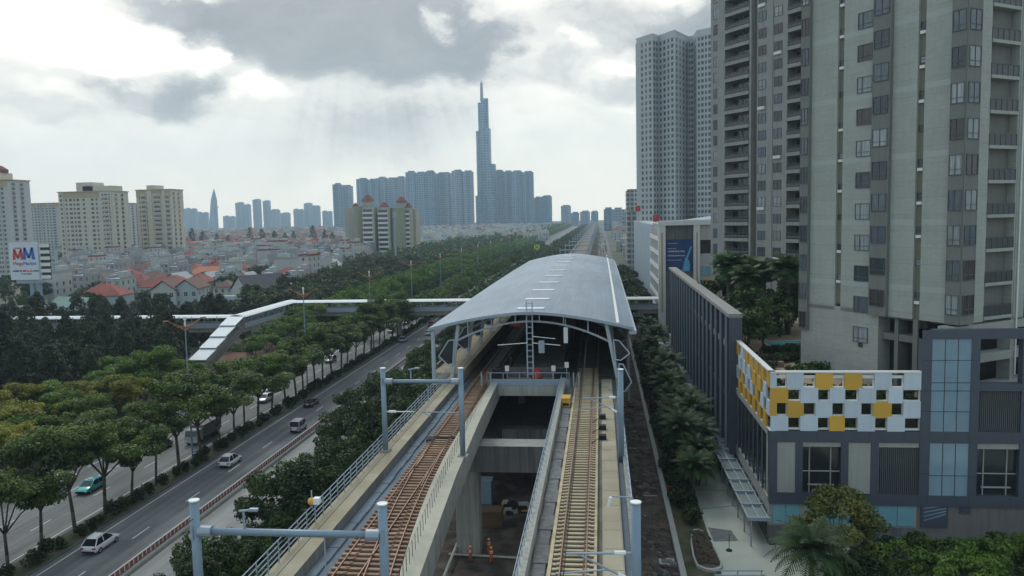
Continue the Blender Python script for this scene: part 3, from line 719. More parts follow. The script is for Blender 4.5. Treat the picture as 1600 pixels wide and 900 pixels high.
# ---------------------------------------------------------------- catenary
def mast(mb, x, y, z0, z1, r=.23): mb.tube((x, y, z0), (x, y, z1), r, r*.93, 14)
def portal(y, xa, xb, label, z1=23.0, zb=21.55):
    t = thing('catenary_portal', label, 'overhead line mast', (xa, y, 15.3))
    for x in (xa, xb):
        b = MB(); mast(b, x, y, 16.0 if x == xb else 15.6, z1); p = b.build('mast', m['bluesteel'], t, True)
        b = MB(); b.tube((x, y, z1), (x, y, z1+.06), .25, n=14); b.build('mast_cap', m['cap'], p)
        b = MB(); b.box(x-.42, x+.42, y-.42, y+.42, 15.55 if x == xb else 16.26, 15.99 if x == xb else 16.4); b.build('base_plate', m['conc'], p)
    b = MB(); b.tube((xa, y, zb), (xb, y, zb), .17, n=12); bm = b.build('beam', m['bluesteel'], t, True)
    for x, s in ((xa+.45, 1), (xb-.45, -1)):
        b = MB(); b.tube((x-.3*s, y, zb), (x+.35*s, y, zb), .26, n=12); b.box(x-.5*s-.05, x-.5*s+.05, y-.33, y+.33, zb-.33, zb+.33); b.build('clamp', m['galv'], bm)
    b = MB(); b.tube((xa+2.4, y, zb), (xa+2.4, y, zb+1.0), .06, n=6); b.tube((xa+2.2, y, zb+1.0), (xa+3.0, y-.2, zb+1.15), .06, n=6); b.box(xa+2.8, xa+3.2, y-.3, y-.1, zb+1.1, zb+1.22); b.build('insulator_post', m['galv'], bm)
    b = MB(); b.tube((xa, y, zb-2.6), (xa+2.6, y, zb-2.6), .05, n=6); b.tube((xa+.4, y, zb-2.6), (xa+1.0, y, zb-2.6), .12, n=8); b.build('registration_arm', m['cap'], t)
    b = MB(); b.tube((xb, y, zb-2.7), (xb-3.4, y, zb-2.6), .05, n=6); b.tube((xb-3.4, y, zb-2.6), (xb-2.6, y, zb-3.0), .04, n=6); b.tube((xb-2.8, y, zb), (xb-2.8, y, zb-1.8), .035, n=5); b.build('registration_arm', m['galv'], t)
    return t
portal(34.6, -19.1, -10.05, 'nearest blue-grey catenary portal spanning the left tracks')
portal(65, -18.4, -11.75, 'second blue-grey catenary portal over the left track', 23.4, 22.3)
def single(y, x, label, z1=23.3):
    t = thing('catenary_mast', label, 'overhead line mast', (x, y, 15.6))
    b = MB(); mast(b, x, y, 15.62, z1); p = b.build('mast', m['bluesteel'], t, True)
    b = MB(); b.tube((x, y, z1), (x, y, z1+.05), .25, n=14); b.build('mast_cap', m['cap'], p)
    b = MB(); b.tube((x, y, 21.0), (x-3.1, y, 20.9), .055, n=6); b.tube((x, y, 19.6), (x-2.6, y, 20.9), .05, n=6); b.tube((x-1.2, y, 20.2), (x-3.6, y+.1, 19.9), .04, n=6); b.build('cantilever_arm', m['galv'], t)
    b = MB(); b.tube((x-.45, y, 21.0), (x-.95, y, 20.98), .11, n=8); b.tube((x-.35, y, 19.77), (x-.8, y, 20.0), .11, n=8); b.build('insulator', m['cap'], t)
single(34.6, 1.4, 'nearest single catenary mast at the right walkway')
single(65, 1.5, 'second single catenary mast at the right walkway')
t = thing('light_post', 'short pale lamp bracket on the right walkway railing', 'lamp', (1.75, 48, 16.1))
b = MB(); b.tube((1.75, 48, 16.1), (1.75, 48, 18.7), .05, n=6); b.tube((1.75, 48, 18.7), (.5, 48, 18.75), .04, n=6); b.build('pole', m['galv'], t)
b = MB(); b.obox((.35, 48, 18.4), (.09, 0, 0), (0, .09, 0), (.08, 0, .3)); b.build('lamp_head', m['cap'], t)
t = thing('lattice_mast', 'ladder-like lattice mast standing in the middle of the station end deck', 'overhead line mast', (-8.7, 96, 15.5))
b = MB()
for dx in (-.35, .35):
    for dy in (-.3, .3): b.bar((-8.7+dx, 96+dy, 15.5), (-8.7+dx, 96+dy, 25.6), .10)
b.build('upright', m['steel'], t)
b = MB()
for k in range(14):
    for dy in (-.3, .3): b.bar((-9.05, 96+dy, 16+k*.72), (-8.35, 96+dy, 16+k*.72), .05)
b.build('rung', m['steel'], t)
b = MB(); b.tube((-9.0, 95.6, 20.6), (-12.6, 95.6, 20.35), .06, n=6); b.tube((-8.4, 95.6, 20.6), (-5.0, 95.6, 20.3), .06, n=6); b.tube((-8.4, 95.6, 21.4), (-5.6, 95.6, 21.1), .05, n=6); b.build('cantilever_arm', m['cap'], t)
b = MB(); b.box(-7.6, -6.9, 95.3, 95.9, 19.4, 20.9); b.build('control_box', m['galv'], t)
for k in range(26):
    y = 268+k*48
    t = thing('catenary_portal', 'distant catenary portal over the viaduct beyond the station', 'overhead line mast', (-17, y, 15.3), 'catenary portals beyond the station')
    for x in (-16.0, -5.0): b = MB(); mast(b, x, y, 15.3, 23, .2); b.build('mast', m['galv'], t)
    b = MB(); b.tube((-16.0, y, 22), (-5.0, y, 22), .2, n=8); b.build('beam', m['galv'], t)
b = MB()
def wire(pts, r=.02):
    for a, c in zip(pts, pts[1:]): b.tube(a, c, r, n=4, caps=False)
for x in (-14.75, -1.82):
    for (ya, yb) in ((5, 34.6), (34.6, 65), (65, 96), (96, 232)):
        wire([(x, ya+(yb-ya)*i/8, 21.3-.7*(1-(2*i/8-1)**2)) for i in range(9)]); wire([(x, ya, 20.0), (x, yb, 20.0)])
wire([(-19.1, 5, 21.9), (-19.1, 34.6, 22.2)]); wire([(-19.1, 34.6, 22.2), (-18.4, 65, 22.6)]); wire([(-18.4, 65, 22.6), (-20.4, 95.4, 21.4)])
tag(b.build('overhead_wire', m['black']), 'thin overhead contact wires above the tracks', 'wire')

# ---------------------------------------------------------------- footbridge
fb_ = thing('footbridge', 'white-roofed pedestrian bridge crossing the highway from the station', 'footbridge', (-62, 235, 0))
P = [(-20.5, 235), (-95, 235), (-95.2, 203)]
def deck(pa, pb, w_, z0=6.9, roofz_=11.6):
    pa, pb = Vector((*pa, 0)), Vector((*pb, 0)); d = (pb-pa); Ld = d.length; d /= Ld; nn = Vector((-d.y, d.x, 0))
    def slab(za, zb, ww, mat, name):
        b = MB(); b.obox(((pa+pb)/2)+Vector((0, 0, (za+zb)/2)), d*Ld/2, nn*ww, Vector((0, 0, (zb-za)/2))); return b.build(name, mat, fb_)
    slab(z0, z0+1.15, w_*.75, m['conc'], 'girder'); slab(z0+1.15, z0+1.45, w_, m['conclight'], 'floor_slab')
    b = MB(); k = 0
    prof = [(-w_-.25, 0), (-w_*.8, .32), (0, .55), (w_*.8, .32), (w_+.25, 0)]
    for q in range(4):
        (u0, h0), (u1, h1) = prof[q], prof[q+1]
        A = pa-d*.3+nn*u0+Vector((0, 0, roofz_-.5+h0)); B2 = pb+d*.3+nn*u0+Vector((0, 0, roofz_-.5+h0)); C_ = pb+d*.3+nn*u1+Vector((0, 0, roofz_-.5+h1)); D_ = pa-d*.3+nn*u1+Vector((0, 0, roofz_-.5+h1))
        b.quad(A, B2, C_, D_); e = Vector((0, 0, -.12)); b.quad(D_+e, C_+e, B2+e, A+e)
        if q in (0,): b.quad(A+e, B2+e, B2, A)
        if q == 3: b.quad(D_, C_, C_+e, D_+e)
    b.build('roof', m['whitesheet'], fb_)
    for s in (-1, 1):
        b = MB(); b.obox((pa+pb)/2+nn*s*(w_-.05)+Vector((0, 0, z0+2.0)), d*Ld/2, nn*.04, Vector((0, 0, .5))); b.build('parapet_panel', m['galv'], fb_)
        b = MB(); kk = int(Ld/3.5)
        for i in range(kk+1):
            c = pa+d*(Ld*i/kk)+nn*s*(w_-.05); b.obox(c+Vector((0, 0, z0+2.9)), d*.09, nn*.09, Vector((0, 0, 1.45)))
        b.build('roof_posts', m['galv'], fb_)
deck((-21.2, 235), (-93.2, 235), 2.0); deck((-95.2, 237), (-95.2, 199.5), 2.1); deck((-97.4, 201.6), (-178, 201.6), 1.9, 6.9, 11.4); deck((3.4, 235), (17.5, 235), 1.9)
for k in range(4):
    y0 = 199.2-k*5.4; z = 10.9-k*2.0
    b = MB(); b.obox((-95.2, y0-2.6, z-.45), (2.15, 0, 0), (0, 2.85, .86), (0, -.01, .06)); b.build('stair_roof', m['whitesheet'], fb_)
    for s in (-1, 1):
        b = MB(); b.obox((-95.2+s*2.0, y0-2.6, z-2.9), (.05, 0, 0), (0, 2.7, .95), (0, 0, .75)); b.build('stair_wall', m['panelgrey'], fb_)
    b = MB(); b.obox((-95.2, y0-2.6, z-3.9), (1.95, 0, 0), (0, 2.7, .95), (0, 0, .2)); b.build('stair_flight', m['conc'], fb_)
for i, (x, y) in enumerate(((-61, 235), (-95.2, 233), (-95.2, 206), (-120, 201.6), (-150, 201.6), (-36, 235), (10.5, 235))):
    t = thing('footbridge_pier', ('round-headed footbridge pier in the road median', 'footbridge pier under the bend beside the clearing', 'footbridge pier beside the stair', 'footbridge pier in the dark trees', 'far left footbridge pier among the dark trees', 'footbridge pier beside the viaduct trees', 'footbridge pier in the palm strip')[i], 'pier', (x, y, 0))
    b = MB(); b.tube((x, y, -.2), (x, y, 5.9), .95, n=14); b.build('column', m['conc'], t, False)
    b = MB(); b.obox((x, y, 6.4), (1.5, 0, 0), (0, 1.5, 0), (0, 0, .48)); b.build('cap_beam', m['conc'], t)
# ---------------------------------------------------------------- podium with chequered screen, navy frame and fin wall
PXW, PYF = 17.7, 86.0
pod = thing('podium', 'navy framed shopping podium with blue glass strip below the concrete tower', 'building', (40, 110, 0))
def fx(c): return 17.68+c*.02437          # crop pixel -> metres along the front
def fz(c): return 20.40-c*.02614
b = MB(); b.box(18.4, 75, 87.2, 104.6, 0, 15.0); b.box(19.2, 75, 104.6, 216, 0, 15.0); b.build('body', m['dark'], pod)
def front(name, c0, c1, r0, r1, mat, y0=-.0, y1=.8, parent=pod):
    b = MB(); b.box(fx(c0), fx(c1), PYF+y0, PYF+y1, fz(r1), fz(r0)); return b.build(name, mat, parent)
# navy frame members
for c0, c1, r0, r1 in [(0, 1800, 298, 345), (0, 1800, 560, 605)]: front('frame_band', c0, c1, r0, r1, m['navy'], -.02, .9)
for c0, c1 in [(0, 33), (110, 141), (302, 333), (426, 458)]: front('frame_pillar', c0, c1, 345, 560, m['navy'], 0, .9)
front('frame_pillar', 625, 667, -112, 560, m['navy'], -.04, .9); front('frame_pillar', 826, 860, -75, 560, m['navy'], -.04, .9); front('frame_pillar', 1029, 1085, -75, 560, m['navy'], -.04, .9)
front('frame_band', 625, 1800, -112, -75, m['navy'], -.06, .9); front('frame_band', 860, 1029, 103, 133, m['navy'], -.03, .9)
front('frame_pillar', 1250, 1300, -75, 560, m['navy'], -.04, .9); front('frame_pillar', 1500, 1550, -75, 560, m['navy'], -.04, .9)
# joints
b = MB()
for r in (10, 133, 215, 470): b.box(fx(625), fx(667), PYF-.05, PYF-.03, fz(r)-.03, fz(r)+.03)
for r in (10, 480): b.box(fx(826), fx(860), PYF-.05, PYF-.03, fz(r)-.03, fz(r)+.03)
for c in (60, 200, 420, 560, 660, 830, 1000): 
    b.box(fx(c)-.02, fx(c)+.02, PYF-.032, PYF-.021, fz(345), fz(298)); b.box(fx(c)-.02, fx(c)+.02, PYF-.032, PYF-.021, fz(605), fz(560))
b.build('stone_joint', m['navyjoint'], pod)
for c0, c1 in [(33, 110), (333, 426)]: front('pale_panel', c0, c1, 347, 558, m['paleblock'], .08, .8)
def podwindow(c0, c1, r0, r1, louv=False, lint=True):
    o = front('window', c0, c1, r0, r1, m['darkglass'], .55, .8)
    b = MB()
    if louv:
        n = 21
        for i in range(n):
            x = fx(c0)+(fx(c1)-fx(c0))*(i+.5)/n; b.box(x-.035, x+.035, PYF+.2, PYF+.42, fz(r1), fz(r0))
        b.build('louver', M('louver_metal', (.12, .13, .14), .5, var=.1), o)
    else:
        for q in (.2, .76): x = fx(c0)+(fx(c1)-fx(c0))*q; b.box(x-.05, x+.05, PYF+.42, PYF+.55, fz(r1), fz(r0))
        z = fz(r0)+(fz(r1)-fz(r0))*.54; b.box(fx(c0), fx(c1), PYF+.43, PYF+.55, z-.05, z+.05)
        z = fz(r0)+(fz(r1)-fz(r0))*.82; b.box(fx(c0)+.6, fx(c1)-.6, PYF+.3, PYF+.4, z-.1, z+.06)
        b.build('mullion', m['paleblock'], o)
podwindow(141, 302, 365, 560); podwindow(458, 626, 365, 560, True); podwindow(860, 1029, 368, 560); podwindow(860, 1029, 133, 306, True)
podwindow(1085, 1250, 133, 306, True); podwindow(1085, 1250, 368, 560)
for c0, c1, r0, r1 in [(141, 302, 345, 365), (458, 626, 345, 365), (860, 1029, 306, 368), (1085, 1250, 306, 368)]: front('spandrel', c0, c1, r0, r1, m['paleblock'], .12, .8)
front('frame_band', 1085, 1250, 103, 133, m['navy'], -.03, .9)
o = front('blue_glass_strip', 667, 826, -75, 560, m['blueglass'], .06, .8)
b = MB()
for c in (721, 773): b.box(fx(c)-.03, fx(c)+.03, PYF+.03, PYF+.06, fz(560), fz(-75))
for r in (10, 100, 133, 217, 305, 343, 478): b.box(fx(667), fx(826), PYF+.035, PYF+.06, fz(r)-.03, fz(r)+.03)
b.build('mullion', m['navyjoint'], o)
# shop level
front('shop_wall', 0, 625, 605, 700, m['paleblock'], .3, .9); front('shop_wall', 625, 1800, 605, 780, m['panelgrey'], .25, .9); front('shop_wall', 0, 625, 700, 780, m['concdark'], .2, .9)
for c0, c1 in [(18, 70), (72, 130), (200, 306), (310, 378), (384, 460), (463, 541), (544, 614)]: front('shop_glass', c0, c1, 606, 692, m['tealglass'], .2, .3)
o = front('advert_board', 640, 750, 606, 695, m['navy'], .1, .25)
b = MB(); 
for i in range(4): b.quad((fx(650), PYF+.09, fz(668-i*17)), (fx(742), PYF+.09, fz(640-i*12)), (fx(742), PYF+.09, fz(634-i*12)), (fx(650), PYF+.09, fz(663-i*17)))
b.build('swoosh', m['blueglass'], o)
front('service_door', 800, 842, 590, 634, m['navy'], .1, .3); front('shop_door', 540, 575, 738, 778, m['tealglass'], .1, .2); front('shop_door', 592, 640, 738, 779, m['darkglass'], .08, .2)
b = MB(); b.box(PXW, fx(625), PYF+.2, PYF+.9, fz(62), fz(60)+.12)
# left face under the screen
def left(name, y0, y1, z0, z1, mat, x0=0., x1=.7): b = MB(); b.box(PXW+x0, PXW+x1, y0, y1, z0, z1); return b.build(name, mat, pod)
left('pale_panel', 86.9, 107.0, 4.4, 12.6, m['paleblock'], .1)
left('frame_band', 86.9, 107, 11.9, 12.63, m['paleblock'], -.1); left('frame_band', 86.9, 107, 3.6, 5.0, m['paleblock'], -.02)
y = 88.4
for k in range(7):
    o = left('window', y, y+1.25, 5.4, 11.6, m['darkglass'], .02, .2); left('frame_pillar', y+1.25, y+1.62, 5.0, 11.9, m['navy'], -.06, .3); y += 2.62
left('shop_wall', 86.9, 216, 0, 3.6, m['paleblock'], .15)
for k in range(12): left('shop_glass', 88+k*5, 91.2+k*5, .3, 3.1, m['darkglass'], .06, .2)
# fin wall
fw = thing('fin_wall', 'tall navy screen wall of vertical fins with pale coping beside the palms', 'screen wall', (18.5, 160, 0))
b = MB(); b.box(17.3, 18.35, 107.05, 200, 3.6, 22.0); b.build('wall', M('fin_bay', (.028, .034, .044), .3, var=.3, scale=.5), fw)
b = MB(); b.box(16.62, 18.42, 107.0, 200.2, 22.0, 22.5); b.build('coping', M('pale_coping', (.25, .247, .232), .85, var=.12, scale=.6, streak=.15), fw)
b = MB(); b.box(16.8, 18.38, 107.02, 107.9, 3.6, 22.0); b.build('end_pier', m['navy'], fw)
b = MB()
for r in (8, 12, 16, 19.5): b.box(16.79, 18.39, 107.0, 107.03, r-.03, r+.03)
b.build('stone_joint', m['navyjoint'], fw)
first = None
for k in range(18):
    y = 110.4+k*5.0
    if first is None:
        b = MB(); b.box(16.75, 17.28, y-.3, y+.5, 3.6, 22.0, 0); b.box(16.72, 16.75, y-.3, y+.5, 3.6, 22.0, 2); b.box(16.70, 16.90, y-.36, y-.30, 3.6, 22.0, 1); first = b.build('fin', [m['navy'], m['galv'], M('fin_edge', (.13, .16, .20), .5, var=.12, scale=.6)], fw)
        b = MB(); b.box(17.12, 17.31, y+.6, y+4.5, 17.2, 18.0); fb2 = b.build('spandrel', m['paleblock'], fw)
        b = MB(); b.box(17.12, 17.31, y+.6, y+4.5, 10.2, 11.2); fb3 = b.build('spandrel', m['navy'], fw)
        y00 = y
    else:
        dup(first, None).location = (0, y-y00, 0); dup(fb2, None).location = (0, y-y00, 0); dup(fb3, None).location = (0, y-y00, 0)
# chequered screen
cs_ = thing('chequered_screen', 'white and yellow chequered screen wrapped round the podium corner', 'screen', (17.7, 86, 12.6))
rows = [[(60, 128), [('w', 0, 27), ('o', 27, 70), ('w', 70, 140), ('o', 140, 190), ('y', 190, 262), ('o', 262, 310), ('y', 310, 384), ('o', 384, 435), ('w', 435, 506), ('o', 506, 555), ('w', 555, 625)]],
        [(122, 183), [('y', 0, 76), ('o', 76, 128), ('w', 128, 202), ('o', 202, 250), ('w', 250, 314), ('o', 314, 370), ('w', 370, 442), ('o', 442, 492), ('w', 492, 552), ('o', 552, 625)]],
        [(176, 243), [('y', 0, 28), ('o', 28, 72), ('y', 72, 142), ('o', 142, 192), ('w', 192, 262), ('o', 262, 312), ('w', 312, 382), ('o', 382, 430), ('y', 430, 507), ('o', 507, 555), ('w', 555, 625)]],
        [(237, 298), [('w', 3, 77), ('o', 77, 128), ('w', 128, 202), ('o', 202, 250), ('y', 250, 314), ('o', 314, 368), ('w', 368, 440), ('o', 440, 490), ('w', 490, 562), ('o', 562, 625)]]]
fr = MB()
for ri, ((r0, r1), cells) in enumerate(rows):
    for k, c0, c1 in cells:
        if k == 'o':
            z0, z1, x0, x1 = fz(r1-8), fz(r0+8), fx(c0), fx(c1)
            if ri == 0: z1 = fz(82)
            fr.box(x0-.1, x1+.1, PYF+.12, PYF+.5, z1-.02, z1+.22); fr.box(x0-.1, x1+.1, PYF+.12, PYF+.5, z0-.12, z0+.06)
            fr.box(x0-.12, x0+.05, PYF+.121, PYF+.5, z0+.06, z1-.02); fr.box(x1-.05, x1+.12, PYF+.121, PYF+.5, z0+.06, z1-.02)
        else:
            pb = MB(); pb.box(fx(c0), fx(c1), PYF-.05-.03*(ri % 2), PYF+.1, fz(r1), fz(r0)); q = pb.build('panel', m['yellow'] if k == 'y' else m['whitepanel'], cs_)
            if k == 'y': q['label'] = 'yellow panel'
fr.box(PXW-.1, fx(625), PYF-.1, PYF+.55, fz(60), fz(60)+.16)
fr.box(PXW-.1, PXW+.5, PYF-.08, 107.2, fz(60), fz(60)+.16); fr.box(PXW-.06, PXW+.5, PYF-.06, 107.2, fz(298)-.05, fz(298)+.04)
# side run of the screen
pat = ['ywyowyoyw', 'woywyowyo', 'yowoywyow', 'wywowyowy']
ns = 13
for ri in range(4):
    z1 = fz(60+ri*59.5)-.01; z0 = fz(60+(ri+1)*59.5)+.01
    for k in range(ns):
        y0 = 86.15+k*1.6; odd = (k+ri) % 2
        r_ = (k*7+ri*5+k*k) % 6
        if odd:
            fr.box(PXW+.12, PXW+.5, y0, y0+1.6, z1-.14, z1+.1); fr.box(PXW+.12, PXW+.5, y0-.08, y0+.08, z0, z1-.14); continue
        pb = MB(); pb.box(PXW-.06-.03*(ri % 2), PXW+.1, y0-.12, y0+1.72, z0-.05, z1+.05)
        isy = r_ in (0, 2, 3, 5) if k < 9 else r_ in (0, 3)
        q = pb.build('panel', m['yellow'] if isy else m['whitepanel'], cs_)
        if isy: q['label'] = 'yellow panel'
fr.build('lattice_frame', m['whiteframe'], cs_)
b = MB(); b.box(18.36, 33.0, 87.1, 87.18, 12.7, 16.0); b.build('back_wall', M('planted_back_wall', (.075, .07, .05), .9, var=.4, scale=1.5, hue=(.03, .045, .02)), pod)

# awning frame along the podium foot
aw = thing('awning', 'open grey steel awning frame with glass bays along the podium foot', 'awning', (16.6, 120, 3))
first = None
for k in range(30):
    y = 85.4+k*4.15
    if first is None:
        b = MB(); b.box(15.3, 17.68, y-.14, y+.14, 2.9, 3.3); b.build('cross_beam', m['galv'], aw)
        b = MB(); b.tube((15.7, y, 0), (15.7, y, 2.9), .09, n=6); b.build('post', m['galv'], aw)
    else:
        for ch in KIDS[aw.name][:2]: dup(ch, None).location = (0, y-85.4, 0)
b = MB()
for x in (15.4, 16.5, 17.5): b.box(x-.08, x+.08, 85.6, 206, 3.0, 3.18)
b.build('side_beam', m['galv'], aw)
b = MB(); b.box(15.5, 17.4, 85.7, 206, 2.95, 2.99); b.build('glass_roof', M('awning_glass', (.20, .24, .23), .3, var=.2, scale=.4), aw)

# ---------------------------------------------------------------- towers
U1 = Vector((-.545, .839, 0)); N1 = Vector((-.839, -.545, 0)); U2 = Vector((.839, .545, 0)); N2 = Vector((.545, -.839, 0))
UP = Vector((0, 0, 1))
class Face:
    """a facade plane: t metres along u from corner C, z up, d metres out along n"""
    def __init__(s, C, u, n): s.C = Vector((C[0], C[1], 0)); s.u = u; s.n = n; s.rot = math.atan2(n.x, -n.y)
    def p(s, t, z, d=0): return s.C+s.u*t+UP*z+s.n*d
    def box(s, mb, t0, t1, z0, z1, d0, d1, mi=0):
        return mb.obox(s.p((t0+t1)/2, (z0+z1)/2, (d0+d1)/2), s.u*(t1-t0)/2, UP*(z1-z0)/2, s.n*(d1-d0)/2, mi)
def win_proto(w_, h, mull=(.5,), sill=.28, depth=.10):
    """window in its own frame, facing -Y, centred; frame bars, transom and panes"""
    b = MB(); f = .07
    b.box(-w_/2, w_/2, -.03, .05, -h/2, h/2, 1)
    b.box(-w_/2, w_/2, -depth, -.03, h/2-f, h/2, 0); b.box(-w_/2, w_/2, -depth, -.03, -h/2, -h/2+f, 0)
    b.box(-w_/2, -w_/2+f, -depth, -.03, -h/2+f, h/2-f, 0); b.box(w_/2-f, w_/2, -depth, -.03, -h/2+f, h/2-f, 0)
    for q in mull: b.box(-w_/2+w_*q-.03, -w_/2+w_*q+.03, -depth+.01, -.03, -h/2+f, h/2-f, 0)
    z = -h/2+h*sill; b.box(-w_/2+f, w_/2-f, -depth+.015, -.03, z-.03, z+.03, 0)
    return b
class Windows:
    """windows of one building: the first 100 placed are parts, the rest one part"""
    def __init__(s, parent, mats, limit=100): s.par = parent; s.mats = mats; s.n = 0; s.lim = limit; s.pro = {}; s.rest = MB()
    def put(s, face, t, z, d, key, mk):
        if s.n < s.lim:
            if key not in s.pro:
                o = mk().build('window', s.mats, None); o.parent = s.par; KIDS.setdefault(s.par.name, []).append(o); s.pro[key] = o
            else: o = dup(s.pro[key], None)
            o.location = face.p(t, z, d)-s.par.location; o.rotation_euler = (0, 0, face.rot); s.n += 1
        else:
            mb = mk(); Rm = Matrix.Rotation(face.rot, 3, 'Z'); c = face.p(t, z, d)
            s.rest.v_off = len(s.rest.v)
            k = len(s.rest.v); s.rest.v.extend(tuple(Rm @ Vector(v)+c) for v in mb.v); s.rest.f.extend(tuple(i+k for i in f) for f in mb.f); s.rest.m.extend(mb.m)
    def done(s):
        if s.rest.v: o = s.rest.build('window', s.mats, s.par); o['kind'] = 'stuff'
WM = [m['winframe'], m['winglass']]

# near tower
C1 = (37.75, 89.2); FH = 3.7
t1 = thing('apartment_tower', 'nearest pale concrete apartment tower rising behind the chequered screen', 'tower', (C1[0], C1[1], 15.1))
A = Face(C1, U1, N1); B_ = Face(C1, U2, N2)
ZT = 92.0; ZL = 23.4
core = MB()
def corn(t, s, d=0): v = A.C+U1*t+U2*s; return (v.x, v.y)
core.prism([corn(.9, .9), corn(21.0, .3), corn(21.0, 24), corn(.9, 38)], ZL-.3, ZT); core.build('core_wall', m['spandrel'], t1)
b = MB(); 
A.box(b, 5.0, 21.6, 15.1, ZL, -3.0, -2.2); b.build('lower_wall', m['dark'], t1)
b = MB(); A.box(b, 9.9, 21.65, 15.1, ZL+.5, -2.1, 0); b.build('lower_wall', m['tower'], t1)
b = MB(); A.box(b, 4.9, 9.95, 20.6, 21.4, -2.2, -.6); A.box(b, 7.6, 8.1, 15.1, ZL, -2.2, -.5); A.box(b, 4.8, 5.4, 15.1, ZL, -2.2, -.05); b.build('lower_beam', m['spandrel'], t1)
wall = MB(); band = MB(); spn = MB()
for t0, t_1 in [(16.3, 20.3), (11.0, 15.4), (5.5, 8.6), (1.3, 4.6)]:
    A.box(wall, t0, t_1, ZL, ZT, -.9, 0)
    for k in range(9):
        z = 26.6+k*2*FH
        if z < ZT-1: band = MB(); A.box(band, t0+.02, t_1-.02, z, z+.62, .001, .012); band.build('pale_band', m['towerband'], t1)
for t0, t_1 in [(15.4, 16.3), (4.6, 5.5)]: A.box(spn, t0, t_1, ZL, ZT, -.9, -.35)
wall.build('wall', m['tower'], t1); spn.build('recessed_strip', M('tower_strip', (.175, .175, .14), .85, var=.1, scale=.8, streak=.15), t1)
bay = MB(); A.box(bay, 8.6, 11.0, ZL, ZT, -.5, .45); A.box(bay, 20.3, 21.7, 20.5, ZT, -.5, .45)
A.box(bay, -.35, 1.3, ZL, ZT, -.5, .45); B_.box(bay, -.35, 1.95, ZL, ZT, -.5, .45); bay.build('window_bay', m['spandrel'], t1)
W1 = Windows(t1, WM)
for k in range(-1, 18):
    z = 25.5+k*FH
    if z > 66: continue
    if k >= 0:
        W1.put(A, 9.8, z, .46, 'a', lambda: win_proto(2.0, 2.0, (.5,)))
        W1.put(A, .45, z, .46, 'c', lambda: win_proto(1.5, 2.15, (.45,)))
        W1.put(B_, .8, z, .46, 'c2', lambda: win_proto(1.9, 2.15, (.5,)))
        W1.put(A, 5.05, z+.6, -.34, 's', lambda: win_proto(.8, .75, (), .5))
    W1.put(A, 12.35, z-1.0, .012, 'b', lambda: win_proto(2.1, 1.9, (.34,)))
    W1.put(A, 21.0, z, .46, 'd', lambda: win_proto(1.1, 2.1, (.5,)))
    W1.put(A, 15.85, z-1.6, -.34, 's2', lambda: win_proto(.75, .7, (), .5))
W1.put(A, 12.3, 19.6, .012, 's3', lambda: win_proto(.6, .6, (), .5))
for k in range(11, 17):
    z = 25.5+k*FH
    for key, t, w_ in (('a', 9.8, 2.0), ('b', 12.35, 2.1)): W1.put(A, t, z-(1 if key == 'b' else 0), .46 if key == 'a' else .012, key, lambda: win_proto(2.0, 2.0, (.5,)))
W1.done()
for k in range(16):
    for t_, zz in ((5.05, -.35), (15.85, -2.35)):
        if (k*3+int(t_)) % 4 == 0: continue
        z = 25.5+k*FH+zz; b = MB(); A.box(b, t_-.36, t_+.30, z, z+.32, -.34, -.05); b.build('air_conditioner', m['whiteframe'], t1)
# second face: pale pier, balconies, pier
wall = MB(); B_.box(wall, 1.95, 3.95, ZL, ZT, -.9, .1); B_.box(wall, 9.35, 11.2, ZL, ZT, -1.9, .1); B_.box(wall, 15.2, 40, ZL, ZT, -.9, .1)
wall.build('wall', m['tower'], t1)
b = MB(); B_.box(b, 3.95, 9.35, ZL, ZT, -2.4, -2.0); B_.box(b, 11.2, 15.2, ZL, ZT, -.9, -.3); b.build('balcony_back_wall', M('balcony_shade_wall', (.075, .073, .07), .85, var=.2), t1)  # wall colour darkened for the shade inside the balcony recess
for s in (0, 1):
    b = MB(); B_.box(b, 3.9 if s == 0 else 9.1, 4.2 if s == 0 else 9.35, ZL, ZT, -2.0, .02); b.build('balcony_side_wall', m['tower'], t1)
b = MB(); b.tube(B_.p(9.75, 17, .25), B_.p(9.75, ZT, .25), .09, n=6); b.build('drain_pipe', m['cap'], t1)
first = None
for k in range(18):
    z = 23.9+k*FH
    if first is None:
        b = MB(); B_.box(b, 4.2, 9.1, z-.35, z, -2.0, .14, 0); B_.box(b, 4.2, 9.1, z, z+1.15, .0, .05, 1); B_.box(b, 4.2, 9.1, z+1.15, z+1.22, -.03, .09, 3)
        for q in range(6): B_.box(b, 4.22+q*.95, 4.27+q*.95, z, z+1.15, .05, .09, 3)
        B_.box(b, 4.7, 6.3, z, z+2.3, -1.99, -1.93, 2); B_.box(b, 6.9, 8.9, z+.9, z+2.3, -1.99, -1.93, 2)
        first = b.build('balcony', [m['tower'], m['rail_glass'], m['darkglass'], m['winframe']], t1); zf = z
    else: dup(first, None).location = (0, 0, z-zf)
    a = MB()
    if k in (1, 3, 4, 6, 7, 9, 10): B_.box(a, 6.0+(k % 3)*.6, 6.9+(k % 3)*.6, z+2.6, z+3.15, -1.95, -1.5); a.build('air_conditioner', m['whiteframe'], t1)
for k in range(18):
    z = 25.5+k*FH
    if k < 14: 
        b = MB(); B_.box(b, 11.7, 14.7, z-1.1, z+1.0, -.29, -.22, 0); b.build('side_window', m['farglass'], t1)
b = MB()
for z in (16.4, 19.8, 23.2): B_.box(b, -1.2, 30, z-.9, z, -1.5, .1)
for t in (1.6, 9.2, 17): B_.box(b, t, t+.7, 15.1, ZL, -1.5, .0)
b.build('lower_beam', m['tower'], t1)
b = MB(); B_.box(b, .2, 30, 15.1, ZL, -4.2, -3.8); b.build('lower_wall', m['dark'], t1)

